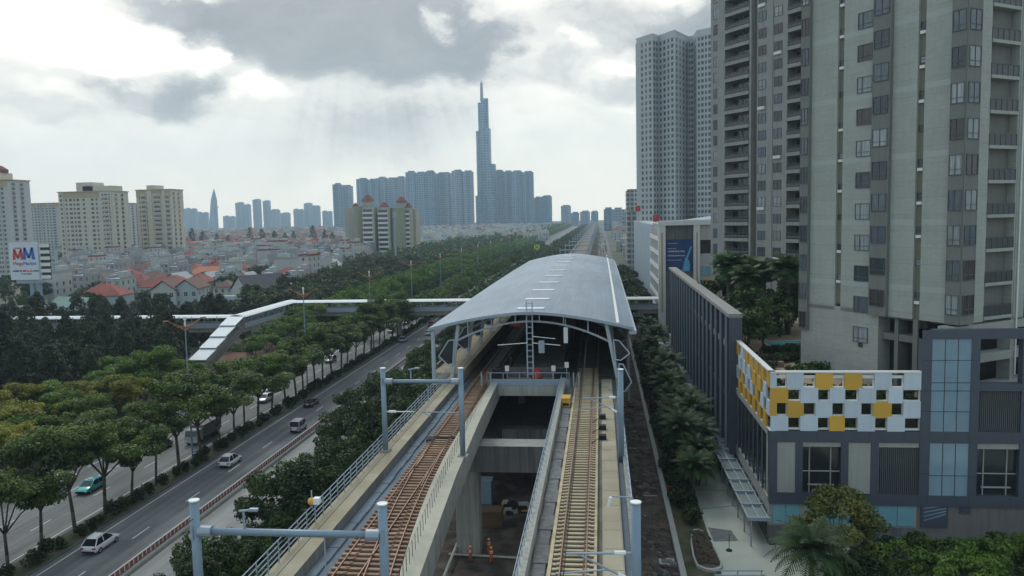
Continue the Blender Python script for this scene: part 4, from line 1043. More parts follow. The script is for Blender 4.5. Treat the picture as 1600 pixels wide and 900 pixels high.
# second tower
C2 = (26.36, 200.0)
t2 = thing('apartment_tower', 'grey-brown balconied tower immediately left of the nearest tower', 'tower', (C2[0], C2[1], 15.1))
A2 = Face(C2, -U1, N1); S2 = Face(C2, U2, -N2*1.0)
ZT2 = 112.0
b = MB(); cc = lambda t, s: tuple((A2.C-U1*t+U2*s)[:2])
b.prism([cc(.3, 2.2), cc(44, 2.2), cc(44, 24), cc(.3, 24)], 15.05, ZT2); b.build('core_wall', m['tower2dark'], t2)
wall = MB(); dk = MB()
for t0, t_1 in [(3.0, 5.5), (18.8-.0, 20.6), (23.5, 24.9), (28.7, 31), (13.5, 14.1)]: A2.box(wall, t0, t_1, 15.1, ZT2, -2.2, 0)
A2.box(wall, 0, 3.0, 15.1, ZT2, -2.2, -.5)
A2.box(wall, 15.8, 18.8, 15.1, ZT2, -2.2, -.15); A2.box(wall, 20.6, 23.5, 15.1, ZT2, -2.2, -.15); A2.box(wall, 31, 44, 15.1, ZT2, -2.2, -.1)
A2.box(dk, 14.1, 15.8, 15.1, ZT2, -2.2, -1.2)
wall.build('wall', m['tower2'], t2); dk.build('recessed_strip', m['tower2dark'], t2)
W2 = Windows(t2, WM, 100)
firsts = {}
for k in range(24):
    z = 23.0+k*3.7
    if z > 108: break
    for key, (t0, t_1) in (('p', (5.5, 13.5)), ('q', (24.9, 28.7))):
        if key not in firsts:
            b = MB(); A2.box(b, t0, t_1, z-1.5, z-.72, -2.0, .25, 0); A2.box(b, t0, t_1, z-.72, z+.35, .02, .07, 1); A2.box(b, t0, t_1, z-.45, z-.05, .1, .16, 2)
            A2.box(b, t0+.6, t0+(t_1-t0)*.42, z-.7, z+1.9, -2.19, -2.12, 1); A2.box(b, t0+(t_1-t0)*.5, t_1-.3, z-.7, z+1.9, -2.19, -2.12, 1)
            for q in range(7):
                tq = t0+(t_1-t0)*(q+.5)/7; A2.box(b, tq-.04, tq+.04, z-.45, z+.55, .1, .15, 2)
            A2.box(b, t0, t_1, z+.52, z+.6, .08, .18, 2)
            firsts[key] = (b.build('balcony', [m['tower2'], m['darkglass'], m['winframe']], t2), z)
        else: dup(firsts[key][0], None).location = (0, 0, z-firsts[key][1])
    W2.put(A2, 17.4, z, -.14, 'w', lambda: win_proto(2.3, 2.1, (.5,), .3)); W2.put(A2, 22.1, z, -.14, 'w', lambda: win_proto(2.5, 2.2, (.5,), .3))
    W2.put(A2, 1.9, z+.3, -.49, 'n', lambda: win_proto(1.7, 2.3, (.5,), .3))
    if k % 3 == 1:
        b = MB(); A2.box(b, 16.3+ (k % 2)*4.8, 18.4+(k % 2)*4.8, z-1.75, z-1.1, -.14, .3); b.build('air_conditioner', m['whiteframe'], t2)
W2.done()

# third tower, farther back
t3 = thing('apartment_tower', 'far pale zigzag high-rise with many small windows left of the balconied tower', 'tower', (34, 445, 0))
def ptx(px, Y): v = PY(px, 335, Y); return Vector((v.x, Y, 0))
pl3 = [ptx(995, 452), ptx(1021, 440), ptx(1030, 446), ptx(1055, 434), ptx(1076, 452), ptx(1084, 450), ptx(1089, 438), ptx(1112, 432)]
b = MB(); b.prism([(p.x, p.y) for p in pl3]+[(72, 480), (38, 500)], 0, 128); b.build('wall', m['tower3'], t3)
b = MB(); b.prism([(p.x+.6, p.y+3) for p in pl3]+[(70, 478), (40, 495)], 128, 131.2); b.build('roof_parapet', m['tower3'], t3)
W3 = Windows(t3, [m['winframe'], m['farglass']], 100)
cols3 = [4, 2, 4, 4, 2, 2, 4]
for i in range(7):
    a, c = pl3[i], pl3[i+1]; d = (c-a); Ld = d.length; d /= Ld; nn = Vector((d.y, -d.x, 0)); F3 = Face((a.x, a.y), d, nn)
    for j in range(cols3[i]):
        t = Ld*(j+.6)/(cols3[i]+.2)
        if i in (0,) and j in (0,): continue
        for k in range(40):
            W3.put(F3, t, 5+k*3.1, .03, (i, j % 2), (lambda w_=min(1.75, Ld/(cols3[i])*.62)*(1 if (i+j) % 2 else .75): win_proto(w_, 1.75, (), .3, .06)))
W3.done()
b = MB()
for i in range(7):
    a, c = pl3[i], pl3[i+1]; d = (c-a); Ld = d.length; d /= Ld; nn = Vector((d.y, -d.x, 0)); F3 = Face((a.x, a.y), d, nn)
    for k in range(41): F3.box(b, .1, Ld-.1, 6.25+k*3.1, 6.6+k*3.1, -.05, .16)
b.build('floor_band', m['tower3'], t3)

# white mall block with the blue poster, long light block behind it
mall = thing('mall_building', 'white framed mall block carrying a big blue poster beyond the fin wall', 'building', (25, 226, 0))
b = MB(); b.box(18.6, 50, 228.2, 300, 0, 31.0); b.build('body', m['panelgrey'], mall)
def pyx(px, Y): return PY(px, 400, Y).x
def pzy(py, px, Y): return PY(px, py, Y).z
YM = 226.5
x0, x1, x2, x3, x4 = pyx(1029, YM), pyx(1040, YM), pyx(1084, YM), pyx(1094, YM), pyx(1113, YM)
zt = pzy(352, 1060, YM)
for a, c in ((x0, x1), (x2, x3)):
    b = MB(); b.box(a, c, YM, YM+1.5, 0, zt); b.build('white_frame', m['whiteframe'], mall); q = MB(); q.box(a+(c-a)*.38, a+(c-a)*.62, YM-.05, YM, 8, zt-2); q.build('ochre_stripe', m['creamdark'], mall)
b = MB(); b.box(x0-.1, x4+6, YM-.15, YM+1.8, zt, zt+1.2); b.build('white_frame', m['whiteframe'], mall)
b = MB(); b.box(x1, x2, YM+.9, YM+1.4, 4, zt); b.build('grey_recess', m['concdark'], mall)
b = MB(); b.box(x3, x4+6, YM+.6, YM+1.6, 0, zt-8); b.box(x3, x4+6, YM+.61, YM+1.6, zt-4.2, zt); b.build('white_frame', m['whitewall'], mall)
b = MB(); b.box(x3+.3, x4+4, YM+.9, YM+1.3, zt-8, zt-4.2); b.build('window', m['darkglass'], mall)
b = MB(); b.box(x3+.3, x4+5, YM+.4, YM+.6, zt-14, zt-11.5); b.build('shop_glass', m['tealglass'], mall)
po = thing('poster', 'big blue advertising poster with pale text lines on the mall front', 'poster', ((x1+x2)/2, YM+.8, 20))
z1_, z0_ = pzy(374, 1062, YM), pzy(424, 1062, YM)
b = MB(); b.box(x1+.15, x2-.15, YM+.72, YM+.88, z0_, z1_); b.build('sheet', m['poster'], po)
b = MB(); W_ = x2-x1
prn = random.Random(3)
for r, (zz, l, hh) in enumerate(((.86, .35, .22), (.70, .3, .25), (.60, .62, .5), (.47, .62, .4), (.34, .5, .22))):
    x = x1+W_*.08; xe = x+W_*l; z = z0_+(z1_-z0_)*zz
    while x < xe:
        ww = prn.uniform(.18, .5); b.box(x, min(x+ww, xe), YM+.69, YM+.715, z, z+hh*prn.uniform(.7, 1)); x += ww+.1
b.build('lettering', m['posterline'], po)
b = MB(); q = lambda u, v: (x1+W_*u, YM+.70, z0_+(z1_-z0_)*v)
b.add([q(.6, 0), q(.86, 0), q(.88, .22), q(.8, .42), q(.72, .44), q(.66, .25)], [(0, 1, 2, 3, 4, 5)]); b.add([q(.73, .42), q(.9, .78), q(.94, .76), q(.8, .4)], [(0, 1, 2, 3)]); b.build('picture', m['posterlight'], po)
c = thing('yellow_sign', 'round yellow shop sign on the mall front beside the fin wall', 'sign', (x3+1.5, YM-.3, zt-16)); b = MB(); b.tube((x3+2.2, YM-.2, zt-16), (x3+2.2, YM+.5, zt-16), 1.25, n=14); b.build('disc', m['yellow'], c); b = MB(); b.box(x3, x3+4.2, YM+.0, YM+.4, zt-16.5, zt-15.6); b.build('bar', m['tealglass'], c)
b = MB()
for k in range(6):
    z = 4+k*4.6; b.box(18.05, 18.6, 228, 300, z, z+1.3)
b.build('floor_band', m['whiteframe'], mall)
b = MB()
for k in range(12): b.box(18.1, 18.6, 228+k*6, 228.9+k*6, 0, 31)
b.build('pilaster', m['whiteframe'], mall)
b = MB(); b.box(18.45, 18.6, 229, 300, 1, 30); b.build('glazing', m['farglass'], mall)
b = MB(); b.prism([(19, 232), (49, 232), (49, 298), (19, 298)], 31.0, 32.2); b.add([(22, 236, 32.2), (49, 236, 34.5), (49, 296, 35.5), (22, 296, 32.2)], [(0, 1, 2, 3)]); b.box(24, 47, 240, 241, 32.2, 33.6); b.build('roof', m['galv'], mall)
lb = thing('mall_building', 'long pale louvered block behind the poster building along the road', 'building', (22, 380, 0))
b = MB(); b.box(18.9, 48, 301, 455, 0, 31.5); b.build('body', m['whitewall'], lb)
b = MB()
for k in range(38): b.box(18.45, 18.9, 302+k*4, 303.2+k*4, 2, 31.8)
b.build('vertical_louver', m['whitepanel'], lb)
for k, (px, py, Y) in enumerate(((997, 326, 380), (1025, 341, 300))):
    c = thing('roof_sign', ('red round sign on top of the long pale block', 'red sign on the corner of the mall roof')[k], 'sign', (19, Y, 31)); p = PY(px, py, Y)
    b = MB(); b.box(p.x-1.1, p.x+1.1, Y, Y+.4, p.z-1.3, p.z+1.3); b.build('board', m['red'], c); b = MB(); b.box(p.x-.1, p.x+.1, Y+.4, Y+.6, 31, p.z); b.build('pole', m['galv'], c)
for k, (px0, px1, py, Y, lab) in enumerate(((979, 999, 298, 640, 'grey mid-rise block behind the long pale building'), (980, 990, 332, 520, 'low white block at the end of the long pale building'))):
    p0, p1 = PY(px0, py, Y), PY(px1, py, Y)
    c = thing('office_block', lab, 'building', (p0.x, Y, 0)); b = MB(); b.box(p0.x, p1.x+8, Y, Y+25, 0, p0.z); b.build('wall', FACADE('block_facade_%d' % k, (.36, .37, .37), (.08, .09, .1), 3.2, 3.5), c)
    b = MB(); b.box(p0.x+1, p1.x+5, Y+2, Y+20, p0.z, p0.z+1.2); b.build('roof_parapet', m['conc'], c)

# roof garden on the podium
b = MB(); b.box(18.4, 75, 87.3, 215, 15.01, 15.2); o = b.build('roof_deck', m['deckwood'], pod)
b = MB(); b.box(25, 33, 121, 128.5, 15.2, 15.5, 0); b.box(25.4, 32.6, 121.4, 128.1, 15.5, 15.53, 1); b.build('pool', [m['conclight'], m['pool']], pod)
b = MB(); b.box(19.5, 26, 112, 113, 15.2, 16.1); b.box(20.5, 24, 108, 108.9, 15.2, 15.9); b.build('planter_wall', m['redsoil'], pod)
b = MB(); b.box(20.6, 21.4, 106.3, 107, 15.2, 16.2); b.build('white_box', m['whiteframe'], pod)
# ---------------------------------------------------------------- left: cream apartment towers
def apt(label, px0, px1, pytop, Y, depth, rows, cols, wallm, dark, zfirst=4.0, cut=None, crown=None, group=None, rot=0.0, skip=(), bal=()):
    pa, pb = PY(px0, pytop, Y), PY(px1, pytop, Y); zt = (pa.z+pb.z)/2; W_ = pb.x-pa.x
    t = thing('apartment_block', label, 'building', ((pa.x+pb.x)/2, Y, 0), group)
    F = Face((pa.x, Y), Vector((1, 0, 0)), Vector((0, -1, 0)))
    b = MB(); F.box(b, 0, W_, 0, zt, -depth, 0); b.build('wall', wallm, t)
    fh = (zt-4)/rows; W3_ = Windows(t, [m['winframe'], m['farglass']], 100)
    n_ = len(cols)
    for c0, c1, d in dark: b = MB(); F.box(b, W_*c0, W_*c1, 0, zt-.2, -.3, d); b.build('projecting_bay', wallm, t)
    def dd(q):
        for c0, c1, d in dark:
            if c0 <= q <= c1: return d
        return 0
    for k in range(rows):
        z = 3+fh*(k+.5)
        for q, ww in cols:
            W3_.put(F, W_*q, z, dd(q)+.02, (q, ww), lambda: win_proto(W_*ww, fh*.5, (.5,) if ww > .05 else (), .3, .12))
    W3_.done()
    if bal:
        b = MB()
        for k in range(rows):
            z = 3+fh*(k+.5)
            for q, ww in bal: b = MB(); F.box(b, W_*(q-ww/2), W_*(q+ww/2), z-fh*.48, z-fh*.14, 0, dd(q)+.8); b.build('balcony_parapet', m['creamwall'], t)
    b = MB(); F.box(b, -.8, W_+.8, zt, zt+.7, -depth-.5, 1.1); b.build('roof_cornice', m['creamdark'], t)
    b = MB(); F.box(b, .02, W_-.02, zt-fh*1.4, zt-.02, 0, .14); b.build('top_band', m['creamdark'], t)
    if crown:
        for c0, c1, pz in crown: z2 = PY(px0, pz, Y).z; b = MB(); F.box(b, W_*c0, W_*c1, zt+.7, z2, -depth*.7, -1); b.build('roof_house', m['creamwall'], t)
    S_ = Face((pb.x, Y), Vector((0, 1, 0)), Vector((1, 0, 0))); b = MB(); b2 = MB()
    b = []
    for k in range(rows):
        z = 3+fh*(k+.5)
        for q in (.25, .62):
            o_ = MB(); S_.box(o_, depth*q-1.6, depth*q+1.6, z-fh*.3, z+fh*.22, 0, .04); S_.box(o_, depth*q-1.9, depth*q+1.9, z-fh*.5, z-fh*.3, 0, .7, 1)
            o_.build('side_balcony', [m['darkglass'], wallm], t)
    return t, F, W_, zt
apt('widest cream apartment block with stepped roof, left of centre in the row', 91, 174, 300, 640, 24, 16, [(.05, .035), (.14, .03), (.22, .05), (.29, .03), (.36, .05), (.47, .04), (.63, .05), (.71, .03), (.84, .03), (.90, .055), (.96, .02)], m['creamwall'], [(.0, .09, .5), (.78, 1.0, .9)], crown=[(.33, .64, 286), (.45, .99, 292)], bal=[(.9, .13)])
apt('narrower cream apartment block with flat cornice and white balconies', 212, 266, 297, 690, 22, 15, [(.1, .03), (.2, .1), (.3, .03), (.52, .03), (.6, .13), (.68, .03), (.9, .1)], m['creamwall'], [(.32, .46, .8), (.76, .84, .8)], crown=[(.3, .55, 290)], bal=[(.2, .16), (.6, .2), (.9, .14)])
apt('tall pale apartment block cut by the left edge with red roof turret', -30, 11, 282, 520, 22, 20, [(.12, .1), (.3, .1), (.52, .06), (.62, .06), (.78, .08)], m['whitewall'], [(.4, .7, .5)], crown=[(.1, .62, 270)])
o = thing('roof_turret', 'small red turret roof on the tall block at the left edge', 'roof turret', (0, 0, 0)); p = PY(2, 270, 528); o.location = (p.x, 528, p.z)
b = MB(); b.tube((p.x, 528, p.z), (p.x, 528, p.z+2), 4.5, 4.5, 8); b.tube((p.x, 528, p.z+2), (p.x, 528, p.z+5), 5, .5, 8); b.build('cone_roof', m['hiproof'], o)
apt('plain whitish-blue apartment slab behind the sign board', 45, 92, 318, 800, 25, 19, [(.08, .05), (.2, .05), (.32, .05), (.45, .05), (.58, .05), (.7, .05), (.82, .08)], m['whitewall'], [(.25, .38, .6), (.62, .76, .6)])
apt('slim whitish block showing between the two cream blocks', 188, 202, 318, 830, 22, 18, [(.25, .2), (.7, .2)], m['whitewall'], [])
# red-roofed twin block
rt = PY(590, 345, 700)
tw = thing('apartment_block', 'cluster of rounded cream towers with red hipped roofs beyond the green belt', 'building', (rt.x, 700, 0))
for (p0, p1, ptop, Y, mat, nrow) in [(538, 551, 325, 715, 'creamwall', 0), (549, 567, 322, 700, 'creamdark', 0), (566, 584, 323, 694, 'whitewall', 9), (586, 590, 330, 705, 'dark', 0), (590, 608, 324, 696, 'creamwall', 9), (608, 631, 325, 698, 'creamdark', 0), (630, 642, 325, 704, 'whitewall', 9), (641, 649, 327, 712, 'creamwall', 0)]:
    a, c = PY(p0, ptop, Y), PY(p1, ptop, Y); zt = (a.z+c.z)/2
    b = MB()
    if mat == 'creamdark': b.tube(((a.x+c.x)/2, Y+6, 0), ((a.x+c.x)/2, Y+6, zt), (c.x-a.x)/2, n=14)
    else: b.box(a.x, c.x, Y, Y+18, 0, zt)
    b.build('wing', M('sage_render', (.25, .265, .19), .85, var=.08, scale=.2) if mat == 'creamdark' else m['dullcream' if mat in ('creamwall', 'whitewall') else mat], tw)
    for k in range(nrow):
        b = MB(); z = 6+k*(zt-8)/nrow; b.box(a.x-.1, c.x-1.4, Y-.9, Y, z, z+1.6); b.build('balcony', m['whiteframe'], tw)
        b = MB(); b.box(a.x+.5, c.x-2, Y-.06, Y-.01, z+1.65, z+4.0); b.build('window', m['darkglass'], tw)
for (pc, pw, pb_, pt, Y) in [(572, 22, 314, 304, 704), (553, 12, 323, 317, 700), (598, 18, 325, 316, 700), (625, 20, 316, 307, 702), (636, 14, 324, 317, 706)]:
    a = PY(pc-pw/2, pb_, Y); c = PY(pc+pw/2, pb_, Y); t_ = PY(pc, pt, Y); r = (c.x-a.x)/2; cx = (a.x+c.x)/2
    b = MB(); b.tube((cx, Y+5, a.z-4), (cx, Y+5, a.z), r*.75, n=8); b.build('roof_drum', m['dullcream'], tw); b = MB(); b.tube((cx, Y+5, a.z), (cx, Y+5, t_.z), r, r*.22, n=8); b.build('roof', m['hiproof'], tw)
c = thing('lattice_tower', 'slim grey telecom pole in front of the red-roofed towers', 'pole', (PY(616, 400, 560).x, 560, 0)); p = PY(616, 330, 560); b = MB(); b.tube((p.x, 560, 0), (p.x, 560, p.z), .8, .35, 8); b.build('pole', m['galv'], c); b = MB(); b.box(p.x-1, p.x+1, 559, 561, p.z-4, p.z-1); b.build('antenna', m['galv'], c)

# ---------------------------------------------------------------- skyline
FA = [FACADE('skyline_facade_a', (.17, .255, .325), (.05, .105, .16), 7.0, 6.5), FACADE('skyline_facade_b', (.23, .29, .335), (.07, .12, .17), 5.0, 6.5), FACADE('skyline_facade_c', (.15, .22, .28), (.05, .10, .15), 9.0, 4.0)]  # walls and glass tinted bluer, part of the distance haze put into the colour
lm = thing('landmark_tower', 'supertall blue glass skyscraper of stepped square tubes with a spire', 'skyscraper', (PY(757, 340, 2450).x, 2450, 0))
glm = FACADE('landmark_glass', (.17, .265, .34), (.07, .14, .20), 6.0, 8.0, .22)
k = 2450
for i, (p0, p1, pt, y0, y1) in enumerate([(746, 757, 160, 2455, 2480), (754, 764, 200, 2450, 2490), (744, 756, 205, 2445, 2475), (763, 772, 256, 2455, 2495), (745, 753, 236, 2440, 2455), (756, 768, 262, 2438, 2452), (750, 761, 153, 2462, 2478), (744, 772, 306, 2436, 2500)]):
    a, c = PY(p0, pt, k), PY(p1, pt, k); b = MB(); b.box(a.x, c.x, y0, y1, 0, a.z); b.build('glass_tube', glm, lm)
a = PY(752, 125, 2470); z0 = PY(752, 155, 2470).z
b = MB(); b.tube((a.x, 2470, z0-6), (a.x, 2470, a.z-8), 5.5, 4, 8); b.tube((a.x, 2470, a.z-8), (a.x, 2470, a.z), 1.2, .5, 6); b.build('spire', M('spire_metal', (.30, .29, .29), .5, .3), lm)
sky_n = 0
def skyblock(p0, p1, pt, Y, lab, f=0, grp='skyline towers', top=None, dep=24):
    a, c = PY(p0, pt, Y), PY(p1, pt, Y); t = thing('skyline_tower', lab, 'high-rise', ((a.x+c.x)/2, Y, 0), grp)
    w_ = c.x-a.x; b = MB(); n = max(1, int(w_/28)); 
    for i in range(n):
        x0 = a.x+w_*i/n; x1 = a.x+w_*(i+1)/n; o = (i % 2)*6
        b.box(x0+.2+w_/n*.012, x1-.2-w_/n*.012, Y+o, Y+dep, 0, a.z-(i % 2)*3)
    b.build('wall', FA[f], t)
    b = MB()
    for i in range(n):
        x0 = a.x+w_*i/n; x1 = a.x+w_*(i+1)/n; b.box(x0+w_/n*.2, x1-w_/n*.15, Y+12, Y+dep-6, a.z-(i % 2)*3+.01, a.z+4-(i % 2)*3)
    b.build('roof_crown', FA[f], t)
    return t
G1 = 'blue-grey high-rise cluster by the supertall tower'
for i, (p0, p1, pt, Y, f, lab) in enumerate([
    (519, 531, 288, 2250, 0, 'leftmost blue-grey slab of the high-rise cluster'), (530, 548, 291, 2350, 1, 'second narrow slab of the high-rise cluster from its left end'), (556, 590, 280, 2330, 0, 'wide blue-grey slab above the red-roofed towers'),
    (588, 632, 278, 2400, 1, 'broad slab in the middle of the high-rise cluster'), (633, 678, 269, 2300, 0, 'tallest broad slab of the cluster left of the paler pair'), (679, 704, 271, 2350, 1, 'paler slab left of the gap before the supertall tower'),
    (705, 738, 267, 2320, 1, 'pale slab nearest the left side of the supertall tower'), (772, 800, 267, 2500, 1, 'slab just right of the supertall tower'), (798, 833, 268, 2450, 0, 'broad slab second to the right of the supertall tower'),
    (834, 846, 309, 2600, 2, 'low slab at the right end of the cluster'), (845, 862, 307, 2600, 0, 'last low slab of the cluster before the open sky')]):
    skyblock(p0, p1, pt, Y, lab, f, G1)
far = [(287, 306, 326, 0), (305, 324, 332, 2), (348, 366, 338, 1), (367, 380, 317, 2), (381, 390, 320, 0), (394, 406, 312, 2), (410, 421, 314, 0), (421, 436, 328, 1), (438, 452, 333, 1), (458, 473, 327, 2), (474, 487, 318, 0), (486, 499, 322, 2), (503, 518, 330, 0)]
for p0, p1, pt, f in far: skyblock(p0, p1, pt, 4250+(p0 % 7)*40, 'hazy blue tower on the far downtown skyline', f, 'far downtown towers', dep=20)
bt = thing('landmark_tower', 'tapering dark blue downtown tower with pointed top', 'skyscraper', (PY(331, 340, 4200).x, 4200, 0))
q = [PY(324, 350, 4200), PY(338, 350, 4200), PY(327, 312, 4200), PY(336, 312, 4200), PY(331.5, 295, 4200)]
b = MB(); b.tube((q[0].x*.5+q[1].x*.5, 4220, 0), (q[2].x*.5+q[3].x*.5, 4220, q[2].z), (q[1].x-q[0].x)/2, (q[3].x-q[2].x)/2, 12); b.tube((q[2].x*.5+q[3].x*.5, 4220, q[2].z), (q[4].x, 4220, q[4].z), (q[3].x-q[2].x)/2, 1.5, 12); b.build('glass_shaft', FA[2], bt)
b = MB(); cx = q[2].x*.5+q[3].x*.5; b.tube((cx+12, 4212, q[2].z*.72), (cx+12, 4212, q[2].z*.72+5), 16, n=12); b.build('helipad', FA[2], bt)
for p0, p1, pt, Y, f, lab in [(876, 892, 322, 2900, 1, 'tall faint pale block over the vanishing rails'), (892, 905, 333, 2500, 0, 'low blue-grey block beyond the rails, right of the pale block'), (906, 922, 331, 2700, 1, 'low hazy block above the far tracks'), (923, 935, 331, 2700, 0, 'hazy block above the vanishing point'), (943, 958, 327, 1700, 2, 'bluish glass block right of the vanishing point'), (957, 974, 327, 1900, 1, 'grey block right of the bluish glass block'), (972, 980, 331, 1300, 1, 'small grey block beside the mid-rise at the road end')]:
    skyblock(p0, p1, pt, Y, lab, f, None, dep=30)

# ---------------------------------------------------------------- sign board by the store
sg = thing('billboard', 'two-faced white billboard with red and blue double letter mark on twin poles', 'billboard', (-200, 262, 0))
p0, p1, p2 = PY(13, 379, 260), PY(62, 437, 260), PY(83, 437, 262)
zt, zb = p0.z, p1.z
bx0, bx1 = p0.x, p1.x; W_ = bx1-bx0; H_ = zt-zb
b = MB(); b.box(bx0, bx1, 260, 260.6, zb, zt); bd = b.build('board', m['signboard'], sg)
def sx(c): return bx0+W_*(c-75)/275.0     # crop columns 75..350
def sz(r): return zt-H_*(r-108)/315.0
def letterM(xc, w_, z0, z1, mat):
    b = MB(); y = 259.9
    l, r_, t_ = xc-w_/2, xc+w_/2, w_*.22
    def poly(P): n = len(P); b.add([(x, y, z) for x, z in P]+[(x, 260.0, z) for x, z in P], [tuple(range(n)), tuple(reversed(range(n, 2*n)))]+[(i, n+i, n+(i+1) % n, (i+1) % n) for i in range(n)])
    h = z1-z0
    poly([(l-w_*.07, z0), (l+t_*1.05, z0), (l+t_*1.15, z1), (l+w_*.06, z1)])
    poly([(r_-t_*1.05, z0), (r_+w_*.07, z0), (r_-w_*.06, z1), (r_-t_*1.15, z1)])
    poly([(l+t_*1.1, z1), (l+w_*.06, z1-h*.02), (xc-t_*.55, z0+h*.12), (xc+t_*.55, z0+h*.12)][:4])
    poly([(r_-w_*.06, z1-h*.02), (r_-t_*1.1, z1), (xc-t_*.55, z0+h*.12), (xc+t_*.55, z0+h*.12)])
    b.build('letter_mark', mat, bd)
letterM((sx(112)+sx(205))/2, (sx(205)-sx(112)), sz(252), sz(165), m['signred'])
letterM((sx(210)+sx(315))/2, (sx(315)-sx(210)), sz(252), sz(152), m['signblue'])
b = MB(); b.box(sx(130), sx(195), 259.92, 260, sz(160), sz(152)); b.build('letter_mark', m['signred'], bd)
def text(s, x0, x1, z, size, mat):
    cu = bpy.data.curves.new('lettering', 'FONT'); cu.body = s; cu.size = size; cu.extrude = .03; cu.align_x = 'LEFT'; cu.materials.append(mat)
    o_ = bpy.data.objects.new('lettering_source', cu); COL.objects.link(o_); bpy.context.view_layer.update()
    me = bpy.data.meshes.new_from_object(o_.evaluated_get(bpy.context.evaluated_depsgraph_get())); bpy.data.objects.remove(o_); me.materials.clear(); me.materials.append(mat)
    o = bpy.data.objects.new('lettering', me); COL.objects.link(o); o.parent = bd; o.rotation_euler = (R(90), 0, 0); 
    bpy.context.view_layer.update(); sw = (x1-x0)/max(o.dimensions.x, .01)
    o.scale = (sw, 1, 1); o.location = Vector((x0, 259.93, z))-origin(bd)
text('Mega', sx(105), sx(198), sz(298), 1.7, m['signred']); text('Market', sx(205), sx(328), sz(298), 1.7, m['signblue'])
b = MB(); r2 = MB(); pr_ = random.Random(5)
for (c0, c1, rr, h) in ((97, 188, 354, .62), (194, 292, 356, .68), (298, 348, 354, .62), (178, 280, 377, .45)):
    x = sx(c0)
    while x < sx(c1)-.1:
        ww = pr_.uniform(.16, .34); (r2 if c0 == 194 else b).box(x, x+ww, 259.93, 260, sz(rr), sz(rr)+h*pr_.choice((1, .7, .72))); x += ww+.09+(.25 if pr_.random() < .2 else 0)
b.build('small_lettering', m['navyjoint'], bd); r2.build('small_lettering', m['signred'], bd)
b = MB(); 
for i in range(6): b.box(bx1+.2, p2.x, 260.6, 261.2, zb+H_*(i/6.0)+.3, zb+H_*(i/6.0)+H_*.11)
b.build('slat_panel', m['whiteframe'], sg); b = MB(); b.box(bx1+.05, p2.x, 261.3, 261.6, zb, zt-.8); b.build('back_panel', m['navyjoint'], sg)
b = MB(); b.box(sx(230), sx(268), 261, 262, 0, zb); b.box(sx(290), sx(335), 261, 262, 0, zb); b.build('pole', m['bluesteel'], sg); b = MB(); b.box(sx(110), sx(360), 260.7, 262.2, zb-1.3, zb-.05); b.build('truss_beam', m['galv'], sg)

# ---------------------------------------------------------------- houses
HW = {'white': m['whitewall'], 'cream': m['creamwall'], 'blue': M('pale_blue_render', (.36, .41, .435), .85, var=.08, scale=.3, streak=.1), 'grey': M('grey_render', (.30, .31, .31), .85, var=.1, scale=.3, streak=.15), 'pink': M('pinkish_render', (.37, .34, .315), .85, var=.1, scale=.3, streak=.1), 'teal': M('pale_teal_render', (.35, .395, .375), .85, var=.1, scale=.3, streak=.1)}
HR = {'red': M('red_roof_tile', (.215, .06, .048), .8, var=.2, scale=.9, big=.15), 'orange': M('orange_roof_tile', (.40, .165, .09), .8, var=.15, scale=.9), 'brown': M('brown_roof_tile', (.14, .08, .07), .85, var=.2, scale=.9), 'purple': M('dark_slate_roof', (.045, .043, .058), .7, var=.2, scale=.9), 'grey': M('grey_sheet_roof', (.27, .29, .30), .6, var=.15, scale=.5), 'green': M('green_sheet_roof', (.16, .25, .22), .6, var=.15, scale=.5), 'blue': M('blue_sheet_roof', (.10, .24, .38), .6, var=.12, scale=.5)}
def house_win(t, w_, d_, h, rr, frontm):
    """windows and a door on the road-facing (-Y) and right (+X) sides"""
    nf = max(1, int(h/3.4)); nx = max(1, int(w_/2.6)); 
    for k in range(nf):
        for i in range(nx):
            x = -w_/2+w_*(i+.5)/nx
            if k == 0 and i == nx//2:
                b = MB(); b.box(x-.6, x+.6, -d_/2-.06, -d_/2+.02, 0, 2.3); b.build('door', frontm, t); continue
            b = MB(); b.box(x-.62, x+.62, -d_/2-.05, -d_/2+.02, .9+k*3.4, 2.6+k*3.4, 1); b.box(x-.7, x+.7, -d_/2-.12, -d_/2-.05, .78+k*3.4, .9+k*3.4, 0); b.box(x-.03, x+.03, -d_/2-.08, -d_/2-.05, .9+k*3.4, 2.6+k*3.4, 0); b.build('window', [m['whiteframe'], m['farglass']], t)
    for k in range(nf):
        for i in range(max(1, int(d_/5))):
            y = -d_/2+d_*(i+.5)/max(1, int(d_/5)); b = MB(); b.box(w_/2-.02, w_/2+.05, y-.6, y+.6, .9+k*3.4, 2.6+k*3.4); b.build('window', m['farglass'], t)
